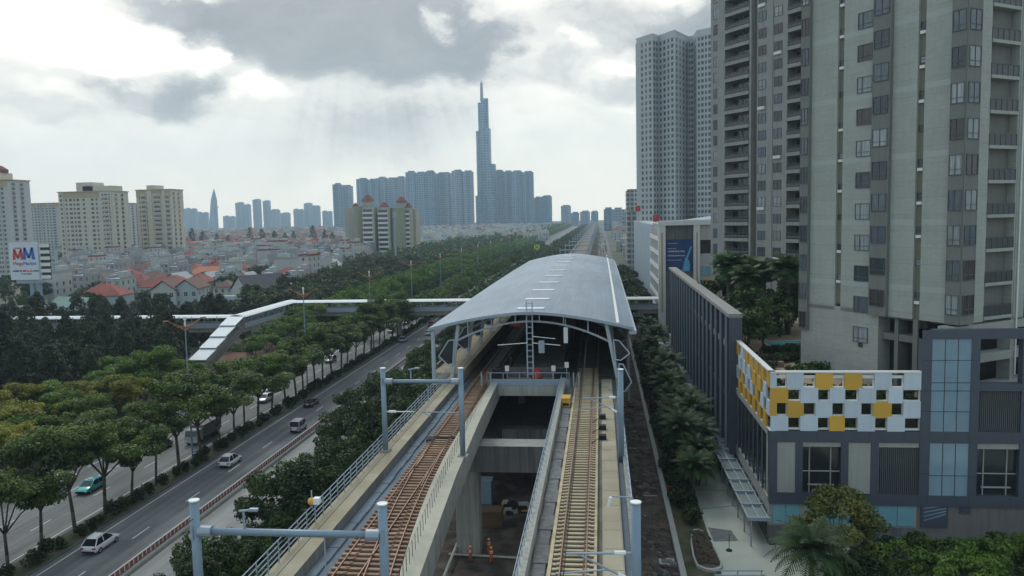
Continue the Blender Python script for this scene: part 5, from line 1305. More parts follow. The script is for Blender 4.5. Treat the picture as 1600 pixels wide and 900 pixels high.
def house(kind, w_, d_, h, wall, roof, label, group=None):
    t = thing('house', label, 'house', (0, 0, 0), group)
    b = MB(); b.box(-w_/2, w_/2, -d_/2, d_/2, 0, h); b.build('wall', HW[wall], t)
    rm = HR[roof]; e = .5; W2_, D2 = w_/2+e, d_/2+e
    if kind == 'hip':
        r = min(W2_, D2)*.62; b = MB(); k = min(W2_, D2)*.95
        ends = [(-W2_+k, 0), (W2_-k, 0)] if W2_ >= D2 else [(0, -D2+k), (0, D2-k)]
        vs = [(-W2_, -D2, h+.02), (W2_, -D2, h+.02), (W2_, D2, h+.02), (-W2_, D2, h+.02), (*ends[0], h+r), (*ends[1], h+r)]
        b.add(vs, [(0, 1, 5, 4), (1, 2, 5), (2, 3, 4, 5), (3, 0, 4)] if W2_ >= D2 else [(0, 1, 4), (1, 2, 5, 4), (2, 3, 5), (3, 0, 4, 5)]); b.box(-W2_, W2_, -D2, D2, h-.15, h+.0); b.build('roof', rm, t)
    elif kind == 'gable':
        r = W2_*.75; b = MB(); vs = [(-W2_, -D2, h), (W2_, -D2, h), (0, -D2, h+r), (-W2_, D2, h), (W2_, D2, h), (0, D2, h+r)]
        b.add(vs, [(0, 2, 5, 3), (2, 1, 4, 5)]); b.add([(x, y, z-.25) for x, y, z in vs], [(3, 5, 2, 0), (5, 4, 1, 2)]); b.build('roof', rm, t)
        b = MB(); b.add([(-w_/2, -d_/2, h), (w_/2, -d_/2, h), (0, -d_/2, h+r*.88), (-w_/2, d_/2, h), (w_/2, d_/2, h), (0, d_/2, h+r*.88)], [(0, 1, 2), (4, 3, 5)]); b.build('gable_wall', HW[wall], t)
    else:
        b = MB(); b.box(-w_/2-.2, w_/2+.2, -d_/2-.2, d_/2+.2, h, h+.25); b.box(-w_/2, -w_/2+.2, -d_/2, d_/2, h+.25, h+1.0); b.box(w_/2-.2, w_/2, -d_/2, d_/2, h+.25, h+1.0); b.build('roof', rm, t)
        b = MB(); b.box(-w_*.2, w_*.3, 0, d_*.4, h+.25, h+2.8); b.build('stair_house', HW[wall], t)
        b = MB(); b.tube((-w_*.3, -d_*.2, h+1.4), (-w_*.05, -d_*.2, h+1.4), .5, n=8); b.box(-w_*.3, -w_*.28, -d_*.2-.3, -d_*.2+.3, h+.25, h+1); b.build('water_tank', m['galv'], t)
    house_win(t, w_, d_, h, None, m['bluesteel'])
    if kind != 'gable' and h > 8:
        b = MB(); b.box(-w_*.42, w_*.42, -d_/2-1.1, -d_/2-.13, 3.2, 3.45); b.box(-w_*.42, w_*.42, -d_/2-1.1, -d_/2-1.02, 3.45, 4.3); b.build('balcony', HW[wall], t)
    return t
# individually recognisable houses
def single_house(px, py, kind, w_, d_, h, wall, roof, label, rz=0.0):
    p = PZ(px, py); t = house(kind, w_, d_, h, wall, roof, label); t.location = (p.x, p.y, 0); t.rotation_euler = (0, 0, rz); HP.append((p.x, p.y, max(w_, d_)*.6)); return t
HP = []
single_house(168, 496, 'hip', 16, 13, 9, 'blue', 'red', 'pale blue villa with a bright red hipped roof beyond the dark trees', .15)
single_house(268, 492, 'gable', 9, 16, 10.5, 'white', 'brown', 'white two-storey villa with brown gable, left one of the pair', .2)
single_house(302, 490, 'gable', 9, 16, 10.5, 'blue', 'brown', 'pale blue villa with brown gable, right one of the pair', .2)
single_house(338, 446, 'hip', 30, 12, 7, 'white', 'orange', 'long low house with a bright orange tile roof', .05)
single_house(408, 472, 'gable', 15, 20, 6.5, 'white', 'purple', 'house with a steep dark slate roof and white gable', -.7)
single_house(449, 470, 'flat', 15, 12, 5, 'white', 'grey', 'low white shed right of the dark slate roof', .0)
single_house(355, 492, 'flat', 10, 8, 4.5, 'blue', 'blue', 'small bright blue hut in front of the villas', .1)
single_house(262, 470, 'hip', 20, 13, 7, 'white', 'red', 'long white house with a deep red roof behind the villas', .1)
single_house(120, 510, 'gable', 14, 18, 5, 'grey', 'green', 'low shed with a pale green roof beside the footbridge', 1.2)
single_house(125, 462, 'hip', 40, 12, 6, 'grey', 'brown', 'long dull red roofed hall behind the billboard', -.1)
single_house(292, 416, 'hip', 24, 14, 7.5, 'pink', 'red', 'big deep red roof in the middle of the housing', .1)
single_house(30, 520, 'flat', 40, 12, 6, 'grey', 'grey', 'long grey flat-roofed market hall below the billboard', .0)
single_house(470, 425, 'hip', 22, 14, 8, 'white', 'red', 'white terrace with a red roof left of the green belt', .05)
protos = []
hr = random.Random(11)
spec = [('flat', 5, 15, 13.5, 'white', 'grey', 'tall narrow white terrace house with flat roof'), ('flat', 5, 14, 10.2, 'blue', 'grey', 'narrow pale blue terrace house with flat roof'), ('hip', 11, 13, 7, 'cream', 'red', 'cream house with red hipped roof among the terraces'), ('hip', 9, 12, 6.8, 'white', 'brown', 'white house with brown hipped roof among the terraces'),
        ('gable', 8, 14, 6.8, 'white', 'grey', 'white house with grey sheet gable roof'), ('flat', 6, 16, 13.6, 'grey', 'grey', 'tall grey terrace house with flat roof'), ('flat', 5.5, 14, 10.2, 'pink', 'grey', 'narrow pinkish terrace house'), ('hip', 12, 12, 6.8, 'white', 'brown', 'white house with dull brown roof among the terraces'), ('flat', 6, 15, 10.2, 'teal', 'grey', 'narrow pale teal terrace house'), ('flat', 5, 15, 17, 'white', 'red', 'very tall slim white terrace house with red roof edge')]
for s in spec: protos.append(house(*s, group='crowded houses: '+s[6]))
nh = 0; cand = []
y = 350
while y < 760 and nh < 290:
    x0 = -(y*.60); x1 = -140-(y-350)*.17
    x = x1
    while x > x0-60:
        wd = hr.uniform(6, 13)
        xx = x-wd/2; yy = y+hr.uniform(-4, 4)
        x -= wd+hr.uniform(.4, 6)
        if any(abs(xx-a)+abs(yy-c) < r+9 for a, c, r in HP): continue
        if hr.random() < .10: continue
        cand.append((xx, yy))
    y += hr.uniform(17, 24)
cand.sort(key=lambda p: p[1])
for xx, yy in cand[:285]:
    pr = hr.choice(protos); place(pr, USED, (xx, yy, 0), hr.choice((0, 0, .08, -.1, 1.57, .15)), hr.uniform(.85, 1.1))
# far town: nobody could count these
def town(name, boxes, label):
    mbs = MB()
    mats = [HW['white'], HW['grey'], HW['cream'], HW['blue'], HW['pink'], HR['red'], HR['brown'], HR['grey'], m['dark']]
    for (x, y, w_, d_, h, mi, ri) in boxes:
        mbs.box(x-w_/2, x+w_/2, y-d_/2, y+d_/2, 0, h, mi)
        if ri in (5, 6): mbs.add([(x-w_/2-.3, y-d_/2-.3, h+.05), (x+w_/2+.3, y-d_/2-.3, h+.05), (x+w_/2+.3, y+d_/2+.3, h+.05), (x-w_/2-.3, y+d_/2+.3, h+.05), (x, y, h+w_*.3)], [(0, 1, 4), (1, 2, 4), (2, 3, 4), (3, 0, 4)], ri)
        else: mbs.box(x-w_*.3, x+w_*.2, y-d_*.3, y+d_*.2, h, h+2.2, mi); 
        for k in range(int(h/3.6)):
            for q in (-.22, .22): mbs.box(x+w_*q-.7, x+w_*q+.7, y-d_/2-.08, y-d_/2, 1+k*3.5, 2.7+k*3.5, 8)
    o = mbs.build(name, mats); tag(o, label, 'town', None, 'stuff')
bx = []
for xx, yy in cand[285:]: bx.append((xx, yy, hr.uniform(5, 9), hr.uniform(9, 15), hr.choice((7, 10, 13, 10)), hr.choice((0, 0, 1, 2, 3, 4)), hr.choice((5, 6, 7, 7))))
for i in range(3300):
    y = 760+2000*hr.random()**1.6; x = hr.uniform(-.72*y, -.22*y-30 if y < 1400 else -.10*y-60)
    bx.append((x, y, hr.uniform(6, 16), hr.uniform(8, 16), hr.choice((6, 7, 7, 10, 10, 13)), hr.choice((0, 0, 1, 1, 1, 2, 3, 4)), hr.choice((5, 6, 6, 6, 7, 7))))
for i in range(1700):
    y = 1000+1800*hr.random(); x = hr.uniform(-.34*y, -.05*y-20)
    bx.append((x, y, hr.uniform(5, 12), hr.uniform(8, 14), hr.choice((7, 10, 10, 7, 13)), hr.choice((0, 0, 0, 1, 2, 3)), 7))
for i in range(420):
    y = 560+2000*hr.random()**1.3; x = hr.uniform(22, .16*y+20)
    bx.append((x, y, hr.uniform(8, 20), hr.uniform(8, 20), hr.choice((8, 10, 13, 17)), hr.choice((0, 0, 1, 2, 3)), hr.choice((5, 7, 7))))
town('distant_town', bx, 'packed low houses of the town receding into haze')
# ---------------------------------------------------------------- vegetation
nr = np.random.default_rng(5)
def leaf_arrays(clusters, size, up=.5, flat=1.0):
    """clusters: (centre, radii, count) -> vertices of small leaf-clump quads spread through the volumes"""
    V = []
    for c, r, n in clusters:
        d = nr.normal(size=(n, 3)); d /= np.linalg.norm(d, axis=1)[:, None]
        rad = nr.uniform(.25, 1, size=(n, 1))**.45
        p = np.array(c)+d*rad*np.array(r)
        nn = d*.5+nr.normal(size=(n, 3))*.55; nn[:, 2] += up; nn /= np.linalg.norm(nn, axis=1)[:, None]
        a = np.cross(nn, nr.normal(size=(n, 3))); a /= np.linalg.norm(a, axis=1)[:, None]; b_ = np.cross(nn, a)
        s = size*nr.uniform(.55, 1.15, size=(n, 1)); a *= s; b_ = b_*s*nr.uniform(.5, .8, size=(n, 1))
        m2 = nn*s*.18
        V.append(np.stack([p-a, p-b_*.9+m2, p+a, p+b_*.9+m2], 1))
    return np.concatenate(V).reshape(-1, 3)
def quads_mesh(name, V, mat):
    n = len(V)//4; me = bpy.data.meshes.new(name); me.vertices.add(len(V)); me.vertices.foreach_set('co', V.astype(np.float32).ravel())
    me.loops.add(len(V)); me.loops.foreach_set('vertex_index', np.arange(len(V), dtype=np.int32))
    me.polygons.add(n); me.polygons.foreach_set('loop_start', np.arange(0, len(V), 4, dtype=np.int32)); me.polygons.foreach_set('loop_total', np.full(n, 4, dtype=np.int32))
    me.materials.append(mat); me.update(); me.validate(); return me
def crown_obj(V, mat, parent, name='crown'):
    o = bpy.data.objects.new(name, quads_mesh(name, V, mat)); COL.objects.link(o); o.parent = parent; KIDS.setdefault(parent.name, []).append(o); return o
def tree(name, label, group, h, r, base, mat, seed, kind='spread', leaves=2200, size=.42):
    t = thing(name, label, 'tree', (0, 0, 0), group); rr = random.Random(seed); b = MB(); cl = []
    fork = base
    lean = (rr.uniform(-.3, .3), rr.uniform(-.3, .3))
    tr = .05+h*.011
    b.path([(0, 0, -.1), (lean[0]*.4, lean[1]*.4, fork*.5), (lean[0], lean[1], fork)], [tr*1.2, tr, tr*.85], 7)
    if kind == 'spread':       # several rising limbs, layered clumps
        nl = rr.randint(5, 7)
        for i in range(nl):
            a = 2*math.pi*(i+rr.uniform(-.3, .3))/nl; L1 = r*rr.uniform(.5, .9); z1 = fork+(h-fork)*rr.uniform(.35, .75)
            p1 = (lean[0]+math.cos(a)*L1*.5, lean[1]+math.sin(a)*L1*.5, fork+(z1-fork)*.6); p2 = (lean[0]+math.cos(a)*L1, lean[1]+math.sin(a)*L1, z1)
            b.path([(lean[0], lean[1], fork*.95), p1, p2], [tr*.6, tr*.4, tr*.18], 5)
            for k in range(rr.randint(3, 5)):
                c = (p2[0]+rr.uniform(-.35, .35)*r, p2[1]+rr.uniform(-.35, .35)*r, p2[2]+rr.uniform(-.12, .22)*(h-fork)); q = rr.uniform(.22, .36)*r
                cl.append((c, (q, q, q*.5), 1))
        p3 = (lean[0]+rr.uniform(-.4, .4), lean[1]+rr.uniform(-.4, .4), h*.86); b.path([(lean[0], lean[1], fork*.95), p3], [tr*.6, tr*.15], 5)
        for k in range(5): q = rr.uniform(.22, .34)*r; cl.append(((p3[0]+rr.uniform(-.4, .4)*r, p3[1]+rr.uniform(-.4, .4)*r, h-q*rr.uniform(.5, 1.6)), (q, q, q*.5), 1))
        fl = .8
    elif kind == 'dome':
        nl = 46
        for i in range(nl):
            u = rr.random(); a = rr.uniform(0, 2*math.pi); ph = math.acos(rr.uniform(-.55, 1)); R_ = rr.uniform(.55, .95)
            c = (math.cos(a)*math.sin(ph)*r*R_, math.sin(a)*math.sin(ph)*r*R_, base+(h-base)*.45+math.cos(ph)*(h-base)*.5*R_); q = rr.uniform(.16, .30)*r
            cl.append((c, (q, q, q*.7), 1))
            if i % 5 == 0: b.path([(lean[0], lean[1], fork*.95), (c[0]*.5, c[1]*.5, (fork+c[2])/2), c], [tr*.55, tr*.3, tr*.1], 5)
        fl = .4
    else:                      # tall ragged column
        b.path([(lean[0], lean[1], fork), (0, 0, h*.95)], [tr*.85, tr*.15], 6)
        nl = 34
        for i in range(nl):
            f = (i+.5)/nl; z = base+(h-base)*f; w_ = r*(math.sin(math.pi*min(1, f*.8+.18))**.7)*(1-.35*f)
            a = i*2.4+rr.uniform(-.4, .4); R_ = w_*rr.uniform(.35, .85); q = r*rr.uniform(.22, .36)*(1-.3*f)
            cl.append(((math.cos(a)*R_, math.sin(a)*R_, z), (q, q, q*.85), 1))
            if i % 4 == 0: b.path([(0, 0, z-.6), (math.cos(a)*R_, math.sin(a)*R_, z)], [tr*.35, tr*.1], 4)
        fl = .5
    b.build('trunk', m['trunk'], t, True)
    tot = sum(c[1][0]**2 for c in cl); cl = [(c, q, max(8, int(leaves*q[0]**2/tot))) for c, q, _ in cl]
    crown_obj(leaf_arrays(cl, size, fl), mat, t); return t
def palm(name, label, group, h, L_, seed, nf=34):
    t = thing(name, label, 'palm', (0, 0, 0), group); rr = random.Random(seed); b = MB()
    b.path([(0, 0, -.1), (.1, 0, h*.5), (.05, .1, h)], [.32, .24, .26], 9)
    for k in range(int(h/.4)): b.tube((.1*min(1, k*.4/h*2), 0, k*.4), (.1*min(1, k*.4/h*2), 0, k*.4+.12), .31-.06*k*.4/h, n=9)
    b.build('trunk', m['trunk'], t)
    V = []
    for i in range(nf):
        a = i*2.399; e = 1.25-1.5*(i/nf)+rr.uniform(-.1, .1); l = L_*rr.uniform(.8, 1.05); d = Vector((math.cos(a), math.sin(a), 0)); sd_ = Vector((-d.y, d.x, 0))
        pts = []; p = Vector((.05, .1, h)); 
        for s in range(11):
            pts.append(p.copy()); ang = e-(s/10.0)**1.4*1.35; p = p+(d*math.cos(ang)+UP*math.sin(ang))*l/10
        for s in range(1, 11):
            t_ = s/10; ll = .95*math.sin(math.pi*min(1, t_*.85+.12))+.12; ax = (pts[s]-pts[s-1]).normalized()
            for sub in (0, .5):
                o_ = pts[s-1].lerp(pts[s], sub); 
                for sg_ in (-1, 1):
                    tip = o_+(sd_*sg_*.8+ax*.55+Vector((0, 0, -.32+rr.uniform(-.12, .12)))).normalized()*ll
                    w_ = ax*.085; V += [o_-w_, o_+w_, tip+w_*.4, tip-w_*.4]
            V += [pts[s-1]+sd_*.05, pts[s]+sd_*.03, pts[s]-sd_*.03, pts[s-1]-sd_*.05]
    crown_obj(np.array([tuple(v) for v in V]), L['palm'], t); return t
def bush(name, label, group, r, h, mat, seed, n=420, size=.22, cat='shrub'):
    t = thing(name, label, cat, (0, 0, 0), group); b = MB()
    for i in range(4): a = i*1.6; b.tube((0, 0, -.05), (math.cos(a)*r*.4, math.sin(a)*r*.4, h*.7), .05, .02, 5)
    b.build('stem', m['trunk'], t); cl = []; rr = random.Random(seed)
    for i in range(9): a = rr.uniform(0, 6.3); R_ = rr.uniform(.1, .55)*r; cl.append(((math.cos(a)*R_, math.sin(a)*R_, h*rr.uniform(.3, .72)), (r*.5, r*.5, h*.3), n//9))
    crown_obj(leaf_arrays(cl, size, .4), mat, t, 'foliage'); return t
def scatter(protos_, pts, rmin=.85, rmax=1.15, labels=None):
    out = []
    for i, (x, y) in enumerate(pts):
        pr = protos_[rng.randrange(len(protos_))]
        o = place(pr, USED, (x, y, 0), rng.uniform(0, 6.28), (lambda s: (s*rng.uniform(.88, 1.14), s*rng.uniform(.88, 1.14), s*rng.uniform(.84, 1.12)))(rng.uniform(rmin, rmax))); out.append(o)
    return out
# trees of the median between the two carriageways
g1 = 'dark green trees along the median hedge'
MT = [tree('median_tree', 'slender dark green tree with forked trunk in the planted median', g1, 11.6, 4.5, 4.6, L['median'], 20+i, 'spread', 9000, .215) for i in range(5)]
pts = []; y = 63
while y < 232: pts.append((-61+rng.uniform(-.5, .5), y)); y += rng.uniform(4.9, 6.6)
scatter(MT, pts, .95, 1.22)
SH = [bush('hedge_shrub', 'clipped dark rounded shrub in the median verge', 'clipped shrubs in the median', 1.15, 2.0, L['shrub'], 40+i, 520, .17) for i in range(3)]
pts = []; y = 58
while y < 330: pts.append((-60.3+rng.uniform(-.3, .3), y)); y += rng.choice((1.9, 2.1, 2.4, 3.6))
scatter(SH, pts, .7, 1.2)
# yellow-green layered trees along the far side of the opposite carriageway
g2 = 'yellow-green layered trees beyond the opposite carriageway'
YT = [tree('layered_tree', 'yellow-green layered tree beyond the opposite carriageway', g2, 10.5, 4.6, 4.2, L['yellow' if i < 2 else 'green'], 60+i, 'spread', 6500, .235) for i in range(5)]
pts = []; y = 92
while y < 158: pts += [(-84.5+rng.uniform(-.8, .8), y)]; y += rng.uniform(4.2, 6)
y = 96
while y < 150: pts += [(-95+rng.uniform(-1.5, 1.5), y+3), (-90+rng.uniform(-1.5, 1.5), y)]; y += rng.uniform(5.5, 7.5)
scatter([YT[0], YT[1], YT[2]], [p for p in pts if p[1] < 132], .75, 1.05); scatter([YT[0], YT[2], YT[3], YT[4], YT[3]], [p for p in pts if p[1] >= 132], .85, 1.12)
pts = [(-84.2+rng.uniform(-.6, .6), 184+i*7.0) for i in range(7)]+[(-88, 213), (-100, 228), (-91, 228)]
scatter([YT[3], YT[4]], pts, .8, 1.05)
# dark wood on the left
g3 = 'dark evergreen trees of the wood on the left'
DT = [tree('evergreen_tree', 'dark evergreen tree standing in the wood on the left', g3, 14.5, 4.3, 2.2, L['dark'], 80+i, 'column', 6000, .26) for i in range(5)]
pts = []
y = 140
while y < 232:
    x = -97-rng.uniform(0, 3)
    while x > -(y*.62+75)*1.0 and x > -190:
        if not (y > 196 and y < 212 and x > -180) and not (x > -104 and y > 174): pts.append((x+rng.uniform(-1.5, 1.5), y+rng.uniform(-2, 2)))
        x -= rng.uniform(5.0, 7.2)
    y += 6.6
scatter(DT, pts, .72, 1.1)
# avenue and green belt running into the distance, left of the highway
g4 = 'light green avenue trees along the highway'
AV = [tree('avenue_tree', 'light green tree in the avenue beyond the footbridge', g4, 11, 5.2, 2.2, L['green'], 100+i, 'dome', 2400, .40) for i in range(4)]
pts = []; y = 240
while y < 760:
    pts += [(-84.8+rng.uniform(-.8, .8), y), (-91.5+rng.uniform(-1, 1), y+rng.uniform(-2, 2))]; y += rng.uniform(5.6, 7.2)
scatter(AV, pts, .85, 1.15)
g4b = 'median trees beyond the footbridge'
MF = [tree('median_tree', 'green tree in the median beyond the footbridge', g4b, 11, 5.0, 3, L['median'], 400+i, 'dome', 1800, .42) for i in range(3)]
pts = []; y = 240
while y < 820: pts.append((-61+rng.uniform(-.6, .6), y)); y += rng.uniform(5.5, 7.5)*(1 if y < 500 else 1.5)
scatter(MF, pts, .8, 1.1)
g5 = 'dark trees of the green belt'
BT = [tree('belt_tree', 'dull dark green tree in the belt between avenue and houses', g5, 12.5, 5.2, 2, L['belt' if i % 3 else 'redbelt'], 120+i, 'dome', 2000, .47) for i in range(6)]
pts = []; y = 243
while y < 520:
    x = -101
    while x > -101-(24+(y-243)*.125): pts.append((x+rng.uniform(-2, 2), y+rng.uniform(-3, 3))); x -= rng.uniform(8, 11)
    y += 10.5
pts = [p for p in pts if not (-175 < p[0] < -125 and 240 < p[1] < 262 and rng.random() < .3)][:270]
scatter(BT, pts, .8, 1.15)
def wood(name, label, pts, mat, h, r, n=110, size=.95):
    V = []
    for x, y in pts:
        s = rng.uniform(.75, 1.2); cl = []
        for k in range(7):
            a = rng.uniform(0, 6.28); R_ = rng.uniform(.1, .6)*r; cl.append(((x+math.cos(a)*R_, y+math.sin(a)*R_, h*s*rng.uniform(.4, .85)), (r*.45, r*.45, h*.2), n//7))
        V.append(leaf_arrays(cl, size, .5))
    t = bpy.data.objects.new(name, quads_mesh(name, np.concatenate(V), mat)); COL.objects.link(t); tag(t, label, 'woodland', None, 'stuff'); return t
pts = []; y = 770
while y < 2300: pts += [(-85+rng.uniform(-1, 1), y), (-92+rng.uniform(-1, 1), y)]; y += 8
wood('distant_avenue', 'far end of the light green avenue trees', pts, L['green'], 9.5, 4.6)
pts = []; y = 515
while y < 2300:
    x = -101
    while x > -101-(75 if y < 1100 else 60): pts.append((x+rng.uniform(-3, 3), y+rng.uniform(-3, 3))); x -= rng.uniform(9, 12)
    y += 13
wood('distant_woodland', 'far green belt fading toward the skyline', pts, L['belt'], 12, 5.4, 90, 1.1)
pts = []
for i in range(420):
    y = 700+1300*rng.random()**1.3; pts.append((rng.uniform(-.66*y, -.22*y-40 if y < 1300 else -.12*y-60), y))
wood('distant_garden_trees', 'scattered tree clumps among the far low houses', pts, L['belt'], 10.5, 5.5, 100, 1.0)
# dense trees beside the left deck
g6 = 'dense dark trees between service road and left deck'
BU = [tree('spreading_tree', 'dense dark spreading tree beside the left rail deck', g6, 9.5, 5.0, 1.6, L['bushy'], 140+i, 'dome', 9000, .23) for i in range(4)]
pl6 = [(-37.5, 62), (-33, 70), (-34.2, 82), (-31, 88), (-29, 95), (-34.5, 96), (-38, 114), (-33, 112), (-34, 120), (-28, 116), (-38.5, 126), (-33, 130), (-28, 128), (-37, 138), (-30, 141), (-26, 146), (-35, 152), (-28, 158), (-38, 164), (-33, 172), (-27, 176), (-38, 184), (-31, 190), (-26, 200), (-37, 204), (-31, 214), (-37, 224), (-28, 226), (-26, 104), (-25, 134), (-38, 53), (-37.6, 70), (-36, 66.5), (-34.5, 75.5), (-33, 79)]
lab6 = {0: 'dense dark bush-like tree under the nearest catenary portal', 2: 'dark drooping tree hanging over the pale service road', 6: 'dark tree hiding the end of the red barrier'}
for i, (x, y) in enumerate(pl6):
    o = place(BU[i % 4], USED, (x, y, 0), rng.uniform(0, 6.28), rng.uniform(.85, 1.12)*(.66 if i in (0, 1, 30) or i > 30 else 1))
    if i in lab6: o['label'] = lab6[i]
pts = []; y = 240
while y < 700:
    pts += [(-45+rng.uniform(-1, 1), y), (-36+rng.uniform(-2, 2), y+3), (-27+rng.uniform(-2, 2), y+1)]; y += 9.5
RB = [tree('roadside_tree', 'dark green tree between highway and viaduct beyond the station', 'trees between highway and viaduct beyond the station', 10.5, 5.0, 2, L['belt'], 160+i, 'dome', 900, .6) for i in range(3)]
scatter(RB, pts, .8, 1.1)
pts = []; y = 700
while y < 2200: pts += [(-45, y), (-36, y+4), (-27, y+2)]; y += 10
wood('distant_verge_trees', 'far dark tree strip between highway and viaduct', pts, L['belt'], 9, 4.4, 80, 1.0)
# right-hand palm strip
g7 = 'feathery palms in the dark strip beside the podium'
PM = [palm('feather_palm', 'dark feathery palm in the strip between kerb and awning', g7, 4.6+.5*i, 3.9, 180+i) for i in range(3)]
pp = [(11.2, 99.5), (12.4, 105), (11.0, 110.5), (13.3, 113), (11.6, 118), (13.8, 121), (11.2, 125), (13.5, 129), (11.8, 134), (13.8, 139), (11.4, 143), (13.4, 149), (11.6, 156), (13.6, 163), (11.5, 170), (13.6, 178), (11.5, 187), (13.6, 197), (12, 208), (13, 220)]
for i, (x, y) in enumerate(pp):
    o = place(PM[i % 3], USED, (x, y, 0), rng.uniform(0, 6.28), rng.uniform(.9, 1.12))
    if i == 0: o['label'] = 'large feathery palm nearest the pavement beside the awning'
US = [bush('undergrowth_bush', 'low dark bush among the palms beside the kerb wall', 'dark bushes under the palms', 1.5, 2.3, L['shrub'], 200+i, 420, .26) for i in range(3)]
pts = [(9.4+rng.uniform(-.5, .8), 92+i*2.3) for i in range(55)]+[(11+rng.uniform(-.5, 2.6), 108+i*2.6) for i in range(44)]
scatter(US, pts, .7, 1.25)
pts = [(9+rng.uniform(0, 3), 236+i*5.5) for i in range(38)]+[(13.5+rng.uniform(-1, 1.5), 240+i*8) for i in range(24)]
scatter([tree('roadside_tree', 'dark street tree in the strip in front of the white mall', 'street trees in front of the white mall', 8.5, 3.6, 2, L['bushy'], 220+i, 'dome', 1100, .5) for i in range(2)], pts, .8, 1.2)
o = palm('feather_palm', 'big grey-green feathery palm in front of the navy podium, bottom right', None, 5.2, 4.6, 300, 40); o.location = (18.6, 72.5, 0)
o = tree('frangipani_tree', 'rounded olive-yellow tree with bunched leaves by the podium corner', None, 8.8, 4.6, 2.6, L['olive'], 301, 'dome', 6500, .24); o.location = (22.8, 79, 0)
g8 = 'green hedge trees along the podium front'
HT = [tree('forecourt_tree', 'bright green rounded tree in the row along the podium front', g8, 6.0, 3.6, 1.2, L['green' if i else 'bushy'], 310+i, 'dome', 4500, .23) for i in range(3)]
for i, (x, y, s) in enumerate(((27.5, 76, .85), (31.2, 78, .8), (34.5, 77, .82), (38.5, 76, .95), (42.5, 77, .9), (46.5, 76, .9), (29.5, 72, .7), (36, 71, .75), (41, 71.5, .8), (50, 77, 1), (27.2, 78, .72), (31, 79, .7), (35, 78.5, .72), (39, 78.5, .8), (43.5, 78.5, .84), (47.5, 79, .9), (25, 74, .85), (33, 74, .9), (44.5, 73, .9), (22.5, 74.5, .7))):
    place(HT[(i*2+1) % 3], USED, (x, y, 0), i*1.3, s)
# roof garden
g9 = 'tall palms and trees in the podium roof garden'
GP = [palm('garden_palm', 'slim palm standing in the podium roof garden', 'slim palms in the podium roof garden', 6.5, 2.6, 330+i, 24) for i in range(2)]
for i, (x, y) in enumerate(((24.5, 138), (28, 142), (31, 137), (33.5, 146), (26.2, 150), (22.6, 146), (29.5, 152))):
    place(GP[i % 2], USED, (x, y, 15.2), i*1.1, 1.45+.12*(i % 3))
GT = [tree('garden_tree', 'dark dense tree in the podium roof garden', 'dense trees in the podium roof garden', 7, 3.2, 1.5, L['bushy'], 340+i, 'dome', 1500, .36) for i in range(2)]
for i, (x, y) in enumerate(((20.5, 116), (23.5, 119), (22.8, 127), (20.8, 124), (22.8, 133), (26.5, 146), (31.5, 141), (29, 134), (34, 139), (24.2, 141), (35, 150), (21.5, 152))): place(GT[i % 2], USED, (x, y, 15.2), i*1.7, 1.0+.14*(i % 3))
GB = [bush('garden_shrub', 'low shrub on the podium roof terrace', 'low shrubs on the roof terrace', 1.2, 1.3, L['shrub' if i else 'bushy'], 350+i, 300, .2) for i in range(2)]
for i in range(30):
    x, y = [(20+i*.9, 117.5+.2*(i % 3)), (19.2+.3*(i % 4), 118+i*.6), (24+(i % 9)*.9, 102.5+i*.12), (19.3+.5*(i % 2), 90+i*.35)][i % 4]; place(GB[i % 2], USED, (x, y, 15.2), i, .7+.3*(i % 3))
hp = [(19.4+(i*.37) % 1.4, 107.5+i*.55) for i in range(30)]+[(22+(i*1.31) % 8, 110+(i*.83) % 5) for i in range(34)]+[(24+(i*1.7) % 9, 117.5+(i*.6) % 3) for i in range(26)]+[(20.2+i*.28, 104+i*.4) for i in range(8)]+[(26+(i*1.37) % 8, 104+(i*.71) % 5) for i in range(22)]
for i, (x, y) in enumerate(hp): place(GB[i % 2], USED, (x, y, 15.2), i, .75+.12*(i % 4))
for i in range(8): o = place(GB[i % 2], USED, (19.5+i*1.75, 88.3+.4*(i % 2), 15.2), i, 1.5)
o = bush('flowering_shrub', 'yellow-flowered shrub on the terrace edge above the chequered screen', None, 1.1, 1.0, L['olive'], 360, 260, .18); o.location = (23.4, 88.2, 16.9)
for i in range(12): place(GB[i % 2], USED, (19.4+i*1.15, 86.75, 12.7+(i*7 % 3)*1.6), i, .5)
# conifers and leafy trees among the houses
CT = [tree('conifer_tree', 'dark pointed conifer in the row behind the houses', 'dark conifers in a row behind the houses', 23, 6.2, 2, L['dark'], 370+i, 'column', 900, .75) for i in range(3)]
cp = []
for px in (301, 318, 340, 357, 392, 410, 430, 446, 460, 490, 508, 520): p = PZ(px, 391); cp.append((p.x, p.y))
scatter(CT, cp, .85, 1.25)
TT = [tree('garden_tree', 'leafy green tree standing between houses', 'leafy trees between the houses', 9, 4.6, 2, L['belt'], 380+i, 'dome', 1000, .55) for i in range(4)]
pts = []
for px, py in [(222, 490), (228, 480), (245, 492), (130, 492), (150, 500), (205, 478), (370, 455), (385, 465), (360, 445), (395, 478), (412, 488), (430, 485), (330, 505), (352, 505), (468, 440), (475, 452), (462, 430), (60, 470), (30, 480), (10, 440), (8, 470), (22, 415), (140, 470), (160, 465), (185, 470), (440, 415), (475, 395), (300, 395), (340, 420), (215, 400), (125, 445), (380, 440), (500, 460), (520, 470), (510, 445), (545, 462), (490, 475), (530, 450), (560, 455), (450, 498), (310, 512), (285, 516), (250, 512), (20, 455), (95, 462), (100, 400), (205, 395), (70, 405)]:
    p = PZ(px, py+8); pts.append((p.x, p.y))
for i in range(75):
    y = rng.uniform(355, 720); pts.append((rng.uniform(-.6*y, -150-(y-350)*.18), y))
scatter(TT, pts, .8, 1.3)
